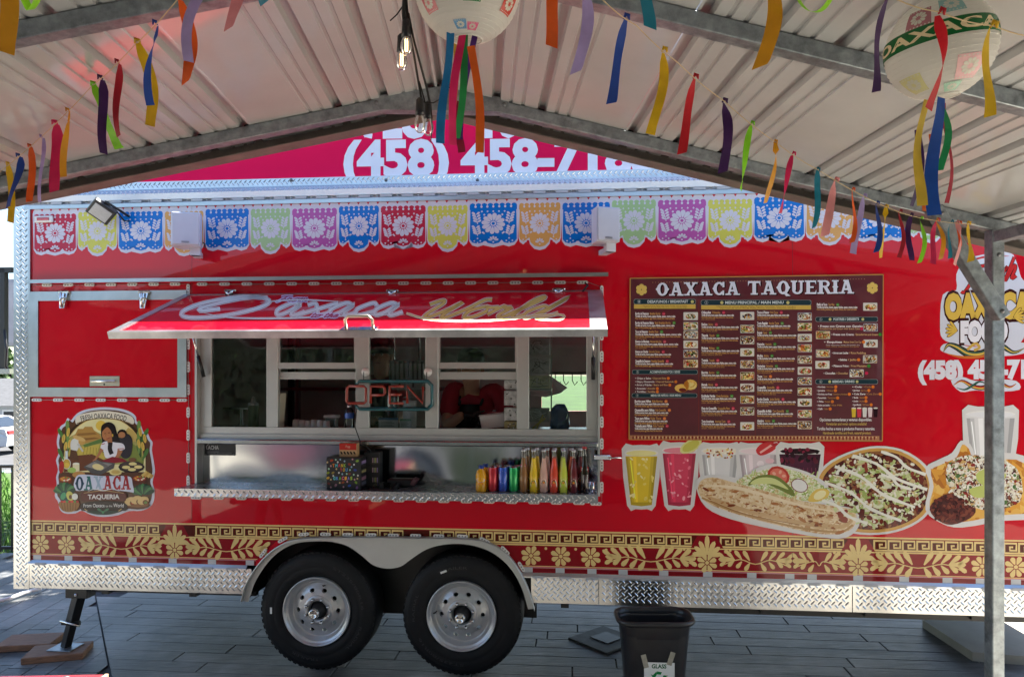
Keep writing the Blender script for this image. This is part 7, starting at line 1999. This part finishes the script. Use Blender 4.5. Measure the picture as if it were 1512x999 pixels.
# ================================================================== ribbon garlands
YEL, ORG, NAV, LAV, PNK, MAG, LIM, PUR, DRD, TEA, GLD, RDD, SAL = "d8b00e", "d8560c", "123c90", "a898cc", "d8888c", "c41250", "86d822", "3a1050", "980c22", "0f7a92", "d0900e", "b8081a", "dc9090"
def garland(label, line, ribs):
    """line: (px, py, depth) of the string; ribs: (colour, top px, top py, end px, end py, width px, twist)"""
    o0 = wp(*line[0]); t = thing("ribbon_garland", label, "garland", o0, 0, "ribbon garlands under the roof")
    pts = []
    P = [wp(*p) for p in line]
    for i in range(len(P) - 1):
        for k in range(6): q = P[i].lerp(P[i + 1], k / 6); q.z -= .006 * math.sin(math.pi * k / 6); pts.append(q - o0)
    pts.append(P[-1] - o0)
    b = MB(); b.tube(pts, .0016, mat("jute_string", (.48, .36, .2), rough=.8), 5); b.build("string", t)
    rx_, ry_ = Vector((RX, RY, 0)), Vector((FX, FY, 0))
    for idx, (c, x0, y0, x1, y1, w_, tw_) in enumerate(ribs):
        Z = None
        for i in range(len(line) - 1):
            a0, a1 = line[i], line[i + 1]
            if a0[0] <= x0 <= a1[0] or i == len(line) - 2 or (i == 0 and x0 < a0[0]):
                k = (x0 - a0[0]) / (a1[0] - a0[0]); Z = a0[2] + (a1[2] - a0[2]) * k; ys = a0[1] + (a1[1] - a0[1]) * k; break
        m = ribc(c); W = w_ * Z / F
        if tw_: W = max(W, .024)
        p0, p1 = wp(x0, ys, Z) - o0, wp(x1, y1, Z + .02) - o0
        n = 14; q, wv, ws = [], [], []
        ph = (idx * 1.7) % 3
        for i in range(n + 1):
            k = i / n
            sway = .012 * math.sin(k * 3.0 + ph) * k
            q.append(p0.lerp(p1, k) + rx_ * (sway + (.010 * math.sin(k * math.pi) * (1 if idx % 2 else -1))) + ry_ * .018 * math.sin(k * 4 + ph))
            if tw_: an = math.pi * (.5 + (.36 * math.sin(k * 2.5 + ph) if k > .15 else .3))
            else: an = (.25 + .2 * (idx % 3)) * math.sin(k * (2.5 + idx % 2) + ph) + (.5 * (1 - k / .25) if k < .25 else 0)
            wv.append((rx_ * math.cos(an) + ry_ * math.sin(an)).normalized()); ws.append(W * (.45 + .55 * min(1, k / .12)))
        b = MB(); strip(b, q, ws, m, wv)
        b.v[-1] = tuple(Vector(b.v[-1]) + Vector((0, 0, W * (.25 if idx % 3 else -.3))))            # slanting cut
        # knot round the string
        kn = p0 + Vector((0, 0, .002)); r_ = W * .32
        b.tube([kn - rx_ * r_ * .9 + Vector((0, 0, -.006)), kn - rx_ * r_ * .3 + Vector((0, -.006, .006)), kn + rx_ * r_ * .5 + Vector((0, -.005, .003)), kn + rx_ * r_ * .9 + Vector((0, 0, -.008))], [.002, W * .2, W * .2, .002], m, 6)
        b.build("ribbon", t)
garland("long ribbon garland rising along the left roof slope", [(-12, 262, 3.3), (60, 203, 3.05), (135, 128, 2.7), (200, 66, 2.35), (265, -4, 1.98), (345, -60, 1.85), (400, -85, 1.8)],
        [(YEL, 12, 247, 18, 328, 9, 0), (NAV, 27, 236, 18, 308, 10, 0), (ORG, 44, 217, 48, 300, 9, 0), (LAV, 61, 203, 63, 298, 6, 0), (MAG, 81, 187, 87, 286, 15, 0), (GLD, 100, 168, 96, 262, 6, 1), (PUR, 148, 121, 161, 227, 13, 0), (LIM, 138, 124, 176, 220, 14, 0), (DRD, 173, 95, 183, 204, 10, 0), (YEL, 203, 64, 226, 186, 16, 0), (NAV, 229, 34, 229, 158, 5, 1), (ORG, 264, 0, 281, 129, 18, 0), (LAV, 300, -20, 283, 88, 18, 0), (PNK, 341, -50, 346, 50, 18, 0), (TEA, 392, -80, 392, 5, 18, 0)])
garland("long ribbon garland descending along the right roof slope to the post", [(800, -90, 1.7), (890, 0, 1.9), (940, 38, 2.05), (1000, 92, 2.25), (1070, 150, 2.5), (1145, 210, 2.75), (1210, 252, 2.95), (1300, 302, 3.15), (1360, 322, 3.28), (1440, 331, 3.38)],
        [(ORG, 823, -60, 813, 70, 18, 0), (LAV, 866, -22, 856, 112, 18, 0), (NAV, 925, 27, 903, 158, 16, 0), (YEL, 981, 73, 965, 197, 14, 0), (RDD, 1027, 115, 1008, 231, 14, 0), (PUR, 1070, 150, 1071, 256, 14, 0), (LIM, 1111, 183, 1096, 281, 7, 1), (GLD, 1145, 210, 1133, 300, 5, 1), (MAG, 1172, 228, 1155, 317, 7, 1), (TEA, 1208, 251, 1200, 336, 7, 1), (SAL, 1235, 266, 1221, 350, 12, 0), (ORG, 1260, 280, 1257, 360, 7, 0), (LAV, 1277, 290, 1263, 373, 9, 0), (NAV, 1296, 300, 1294, 374, 8, 0), (YEL, 1309, 305, 1304, 381, 5, 1), (DRD, 1330, 312, 1329, 380, 6, 0), (PUR, 1346, 318, 1344, 386, 5, 1), (LIM, 1361, 322, 1360, 389, 6, 0), (MAG, 1385, 325, 1376, 389, 9, 0), (GLD, 1384, 325, 1392, 383, 6, 0), (TEA, 1406, 328, 1402, 383, 6, 0), (SAL, 1414, 328, 1413, 390, 5, 1), (ORG, 1418, 329, 1418, 366, 5, 0), (YEL, 1430, 330, 1430, 388, 10, 0)])
garland("ribbon garland crossing in front of the OAXACA lantern", [(900, -90, 1.5), (1143, -48, 1.52), (1313, -6, 1.58), (1388, 18, 1.62), (1466, 38, 1.68), (1540, 56, 1.75)],
        [(TEA, 957, -70, 957, 43, 20, 0), (GLD, 1143, -48, 1127, 105, 22, 0), (PUR, 1313, -6, 1290, 142, 15, 0), (RDD, 1390, 18, 1377, 160, 9, 1), (YEL, 1467, 38, 1459, 178, 18, 0)])
o0 = wp(-30, -110, 1.3); 
garland("short ribbon garland nearest the viewer at the upper left corner", [(-40, -110, 1.35), (10, -85, 1.35), (60, -70, 1.35)], [(GLD, 3, -90, 14, 79, 25, 0)])
for (cx, by, hw, Z, lb) in ((45, 15, 14, 1.35, "lime ribbon loop hanging at the upper left corner"), (1201, 18, 40, 1.5, "wide lime ribbon loop hanging at the upper right")):
    c = wp(cx, by, Z); b = MB(); rx_ = Vector((RX, RY, 0)); pts, wv = [], []
    for i in range(17):
        k = i / 16 * 2 - 1; pts.append(rx_ * hw * Z / F * k + Vector((0, .01 * k, abs(k) ** (1.3 if hw < 20 else 2.2) * (.07 if hw > 20 else .05) + (.09 * (abs(k) - .8) if abs(k) > .8 else 0)))); wv.append((Vector((FX, FY, 0)) * .9 + Vector((0, 0, .55))).normalized())
    strip(b, pts, .026, ribc("9ae020"), wv); o = b.build("ribbon_loop"); o.location = c; tag(o, lb, "ribbon", "loose lime ribbon loops")

# ================================================================== bin, table
c = wp(969, 1000, 4.0)
t = thing("trash_can", "tall black plastic bin with a taped GLASS recycling sign", "bin", (c.x, c.y + .06, 0), R(-3))
def rr(w_, d_, r_, z, n=5):
    out = []
    for cx, cy, a in ((w_ / 2 - r_, d_ / 2 - r_, 0), (-w_ / 2 + r_, d_ / 2 - r_, 90), (-w_ / 2 + r_, -d_ / 2 + r_, 180), (w_ / 2 - r_, -d_ / 2 + r_, 270)):
        for k in range(n): q = R(a + 90 * k / (n - 1)); out.append((cx + r_ * math.cos(q), cy + r_ * math.sin(q), z))
    return out
ZB_ = .575
L = [rr(.30, .17, .06, 0), rr(.305, .175, .06, .012), rr(.385, .235, .075, ZB_ - .05), rr(.39, .24, .08, ZB_ - .035), rr(.43, .275, .09, ZB_ - .032), rr(.445, .29, .095, ZB_ - .018), rr(.44, .285, .095, ZB_ - .003), rr(.425, .27, .09, ZB_), rr(.405, .25, .085, ZB_ - .006), rr(.395, .24, .08, ZB_ - .03), rr(.29, .16, .055, .02)]
b = MB(); n = len(L[0]); vs = [p for l in L for p in l]
b.add(vs, [(i * n + j, i * n + (j + 1) % n, (i + 1) * n + (j + 1) % n, (i + 1) * n + j) for i in range(len(L) - 1) for j in range(n)] + [tuple(range(n))[::-1], tuple((len(L) - 1) * n + j for j in range(n))], BLACKP, True)
b.build("bin_body", t)
tl_ = R(3.2); fy = lambda z: -(.0875 + (z - .012) / (ZB_ - .062) * .03) - .003
a = Art(lambda x, y: (x, fy(y) - .001, y), base=.0005)
x0, x1, y1 = -.075, .095, .345
a.poly([(x0, y1), (x1, y1 - .004), (x1 + .004, .12), (x0 + .004, .12)], "dcdedc")
a.text("GLASS", (-.032, .311), (.05, .31), -.022, "1a5a38", bold=.04)
for k in range(3):
    an = R(90 + 120 * k); cx, cy = .01, .245
    f_ = lambda r_, t_: (cx + r_ * math.cos(an + t_), cy + r_ * math.sin(an + t_))
    a.poly([f_(.046, -.35), f_(.05, .25), f_(.034, .42), f_(.03, -.3)], "0f7a3c"); a.poly([f_(.05, .3), f_(.044, .95), f_(.026, .9), f_(.034, .36)], "0f7a3c"); a.poly([f_(.056, .95), f_(.036, 1.35), f_(.016, .85)], "0f7a3c")
sg = a.build("sign_sheet", t)
TAPE = mat("clear_tape", (.32, .30, .24), rough=.2, coat=.5, var=.2, vscale=40)
for x, z, an in ((-.07, .35, -14), (.075, .365, 18)):
    b = MB(); b.box((x, fy(z) - .002, z), (.028, .0008, .075), TAPE, rot=Matrix.Rotation(R(an), 3, 'Y')); b.build("tape", t)
b = MB(); b.box((.183, -.02, .43), (.002, .03, .09), WHITE, rot=Matrix.Rotation(R(5), 3, 'Y')); b.build("side_sticker", t)

TC = wp(158, 994, 2.86)
t = thing("picnic_table", "red wooden table top with dark bolts at the lower left corner", "table", (TC.x, TC.y, 0), 0)
REDW = mat("red_table_paint", (.16, .02, .03), rough=.35, var=.2, vscale=8, coat=.3)
zt = TC.z
for k in range(4): b = MB(); b.box((-.72, -.075 - .152 * k, zt - .02), (1.42, .148, .04), REDW if k != 9 else WHITE, bev=.004); b.build("top_board", t)
b = MB(); b.box((.0, -.3, zt - .022), (.012, .6, .044), mat("raw_edge", (.42, .3, .18), rough=.7, var=.3, vscale=20)); b.build("edge_strip", t)
for x in (-.14, -.55, -1.2):
    o = link(sc_, "bolt", t); o.location = (x, -.04, zt); o.rotation_euler = (R(-90), 0, 0); o.scale = (1.4, 1.4, 1.4)
for x in (-.25, -1.2):
    for s in (-1, 1): b = MB(); b.bar((x, -.3 - s * .1, zt - .045), (x, -.3 - s * .35, 0), .09, .04, REDW); b.build("leg", t)

# ================================================================== far left beyond the trailer
FENB = mat("black_fence_paint", (.01, .01, .012), rough=.4)
p0 = gp(-60, 819); p1 = gp(21, 819)
t = thing("metal_fence", "black metal fence along the lawn behind the trailer", "fence", (p1.x, p1.y, 0), 0)
w_ = (p1 - p0).length
for z in (.08, .95): b = MB(); b.box((-1.1, 0, z), (2.4, .03, .03), FENB); b.build("rail", t)
for k in range(20): b = MB(); b.box((-.02 - k * .125, 0, .5), (.018, .018, .92), FENB); b.build("picket", t)
# lawn
random.seed(3); b = MB(); GR = mat("grass_blades", (.10, .22, .03), rough=.7, var=.3, vscale=3)
gx0, gx1 = gp(-80, 760).x, gp(60, 760).x
vs, fs = [], []
for k in range(6000):
    y = random.uniform(7.95, 14.6); x = -.72 * y + random.uniform(-1.6, 1.0); h = random.uniform(.04, .11); a_ = random.random() * 6.28; dx, dy = .012 * math.cos(a_), .012 * math.sin(a_)
    i = len(vs); vs += [(x - dx, y - dy, -.05), (x + dx, y + dy, -.05), (x + random.uniform(-.04, .04), y + random.uniform(-.04, .04), h - .03)]; fs.append((i, i + 1, i + 2))
b.add(vs, fs, GR); o = b.build("grass"); o['kind'] = 'stuff'
# stair landing and cabinet
c = wp(6, 548, 6.9); t = thing("stair_landing", "black post and tread plate landing behind the trailer's left end", "landing", (c.x, c.y, 0), TROT)
b = MB(); b.box((0, 0, c.z + .5), (.05, .05, 1.0), FENB); b.build("post", t); b = MB(); b.box((-1.05, 0, c.z / 2 + .49), (.05, .05, c.z + .98), FENB); b.build("post", t)
b = MB(); b.box((-.5, .2, c.z), (1.2, .5, .05), TREAD); b.build("landing_plate", t); b = MB(); b.box((-.5, 0, c.z + .98), (1.2, .05, .05), FENB); b.build("top_rail", t)
b = MB(); b.tube([(.03, -.03, c.z + .4), (.07, -.05, c.z + .2), (.05, -.04, c.z + .05), (.1, -.03, c.z - .05)], .012, BLACK, 6); b.build("cable", t)
c = wp(12, 475, 8.6); t = thing("meter_cabinet", "grey metal cabinet behind the black landing post", "cabinet", (c.x, c.y, 0), 0)
b = MB(); b.box((-.1, 0, c.z + .1), (.62, .3, .8), mat("grey_cabinet_paint", (.36, .38, .42), rough=.5), bev=.01); b.box((-.42, .12, (c.z + .1) / 2), (.06, .06, c.z + .1), GALV); b.build("cabinet_body", t)
b = MB(); b.box((-.1, -.155, c.z + .1), (.56, .012, .72), mat("grey_cabinet_door", (.40, .42, .46), rough=.5), bev=.004); b.build("door", t)
# white car
cp = wp(26, 600, 28); cp.x -= 1.9; t = thing("parked_car", "white car with red tail lamp parked beyond the lawn", "car", (cp.x, cp.y, -1.19), R(176))
CW = mat("white_car_paint", (.48, .49, .51), rough=.25, coat=.8, var=.02); CGL = mat("dark_car_glass", (.02, .025, .03), rough=.08, coat=.5)
prof = [(-2.2, .35), (-2.25, .7), (-2.15, .98), (-1.75, 1.05), (-1.2, 1.42), (-.3, 1.48), (.4, 1.38), (1.0, 1.0), (1.9, .86), (2.2, .65), (2.22, .35)]
b = MB(); n = len(prof)
vs = []
for s, k in ((-1, 1), (1, 1)):
    for x, z in prof: vs.append((x, s * (.88 if z < 1.1 else .66), z))
b.add(vs, [tuple(range(n))[::-1], tuple(range(n, 2 * n))] + [(i, (i + 1) % n, (i + 1) % n + n, i + n) for i in range(n)], CW); b.build("body", t)
b = MB(); b.add([(-1.78, -.6, 1.06), (-1.78, .6, 1.06), (-1.24, .5, 1.40), (-1.24, -.5, 1.40)], [(0, 1, 2, 3)], CGL); o = b.build("rear_window", t); o.location = (-.012, 0, .008)
for s in (-1, 1):
    b = MB(); b.add([(-1.5, s * .80, 1.06), (.85, s * .82, 1.05), (.3, s * .68, 1.36), (-1.05, s * .68, 1.38)], [(0, 1, 2, 3)], CGL); o = b.build("side_window", t); o.location = (0, s * .02, 0)
    b = MB(); b.box((-2.17, s * .62, .86), (.16, .44, .16), mat("tail_lamp", (.45, .02, .03), rough=.15, coat=.8), bev=.03); b.build("tail_lamp", t)
    for x in (-1.35, 1.4): 
        b = MB(); b.tube([(x, s * .72, .32), (x, s * .90, .32)], .32, RUBBER, 20); wq = b.build("wheel", t); b = MB(); b.tube([(x, s * .80, .32), (x, s * .91, .32)], .2, ALU, 14); b.build("hubcap", wq)
# low house, tree
hp_ = wp(-40, 612, 34); t = thing("low_house", "low grey roofed house beyond the parked car", "house", (hp_.x, hp_.y, -1.22), 0)
SID = mat("pale_siding", (.48, .50, .52), rough=.7)
b = MB(); b.box((0, 0, .95), (9, 6, 1.9), SID); b.build("wall", t)
b = MB(); b.add([(-5, -3.6, 1.75), (5, -3.6, 1.75), (5, 3.6, 1.75), (-5, 3.6, 1.75), (-4, 0, 2.9), (4, 0, 2.9)], [(0, 1, 5, 4), (2, 3, 4, 5), (1, 2, 5), (3, 0, 4), (0, 3, 2, 1)], mat("grey_shingle", (.07, .072, .078), rough=.9, var=.25, vscale=6)); b.build("roof", t)
for x in (1.0, 2.4, 3.8):
    b = MB(); b.box((x, -3.02, 1.0), (.9, .06, 1.1), WHITE); wf = b.build("window", t); b = MB(); b.box((x, -3.06, 1.0), (.75, .02, .95), CGL); b.build("window_pane", wf)
LEAFM = [mat("leaf_green_%d" % k, c, rough=.6, var=.3, vscale=2) for k, c in enumerate(((.045, .09, .02), (.075, .13, .03), (.03, .06, .018)))]
BARK = mat("bark", (.10, .075, .055), rough=.9, var=.3, vscale=8)
def tree(x, y, H, label, seed, n=1500, s_=.26):
    random.seed(seed); t = thing("broadleaf_tree", label, "tree", (x, y, -.05 if y < 14 else -1.22), 0, "trees beyond the yard")
    b = MB(); b.tube([(0, 0, 0), (.1, .05, H * .2), (-.05, 0, H * .45), (.05, 0, H * .7)], [.3 * H / 8, .22 * H / 8, .15 * H / 8, .06], BARK, 8)
    cl = []
    for k in range(9):
        a_ = k * 2.4; z = H * random.uniform(.42, .85); r_ = H * random.uniform(.12, .27); q = Vector((r_ * math.cos(a_), r_ * math.sin(a_), z)); b.tube([(0, 0, z - H * .2), q * .6 + Vector((0, 0, z * .38)), q], [.09, .05, .02], BARK, 5); cl.append(q)
    b.build("trunk", t)
    b = MB(); cl.append(Vector((0, 0, H * .9)))
    for k in range(n):
        q = random.choice(cl) + Vector((random.gauss(0, 1), random.gauss(0, 1), random.gauss(0, .8))) * H * .095
        u_ = Vector((random.gauss(0, 1), random.gauss(0, 1), random.gauss(0, 1))).normalized(); v_ = u_.orthogonal().normalized(); e_ = s_ * random.uniform(.6, 1.3)
        b.add([q - u_ * e_, q + v_ * e_ * .5, q + u_ * e_, q - v_ * e_ * .5], [(0, 1, 2, 3)], LEAFM[random.randrange(3)])
    b.build("crown", t)
for (px, Z, H, lb, sd) in ((-10, 48, 5.2, "green tree rising over the low house roof", 1), (-60, 55, 7, "broad tree left of the low house", 2)): q = wp(px, 560, Z); tree(q.x, q.y, H, lb, sd)
tree(-1.9, 10.2, 8.5, "leafy tree added unseen behind the trailer to shade the ground", 9, 1800, .3)  # added out of sight so its shade falls on the ground at left
random.seed(41); b = MB()                       # far-off tree line beyond the lawn
for k in range(3200):
    x = random.uniform(-150, -46); y = 62 + random.gauss(0, 1.6) + .12 * abs(x + 50); hmax = 4.2 + 2.4 * math.sin(x * .31) + 1.6 * math.sin(x * .83 + 1)
    if -44 < x: hmax = 3.0
    q = Vector((x, y, random.uniform(0, max(1.5, hmax)) - 1.25)); u_ = Vector((random.gauss(0, 1), random.gauss(0, .6), random.gauss(0, 1))).normalized(); v_ = u_.orthogonal().normalized(); e_ = random.uniform(.5, 1.1)
    b.add([q - u_ * e_, q + v_ * e_ * .6, q + u_ * e_, q - v_ * e_ * .6], [(0, 1, 2, 3)], LEAFM[k % 3])
o = b.build("tree_line"); o['kind'] = 'stuff'
random.seed(77); b = MB()                       # unseen leaf wall added behind the viewer to block low sky and darken reflections
HLM = [mat("light_block_leaf_%d" % k, c, rough=.6, var=.3, vscale=2) for k, c in enumerate(((.03, .055, .015), (.05, .085, .022), (.02, .04, .012)))]
b.box((0, -10.0, 2.2), (60, .6, 4.5), mat("light_block_core", (.012, .02, .008), rough=.9))
b.box((-15.5, -1, 2.0), (.6, 17, 4.0), mat("light_block_core", (.012, .02, .008), rough=.9)) if False else None
for k in range(9000):
    q = Vector((random.uniform(-30, 30), -9.65 + random.gauss(0, .12), random.uniform(-.05, 4.6)))
    u_ = Vector((random.gauss(0, 1), random.gauss(0, .5), random.gauss(0, 1))).normalized(); v_ = u_.orthogonal().normalized(); e_ = random.uniform(.1, .22)
    b.add([q - u_ * e_, q + v_ * e_ * .5, q + u_ * e_, q - v_ * e_ * .5], [(0, 1, 2, 3)], HLM[k % 3])
o = b.build("light_block_hedge"); o['kind'] = 'stuff'
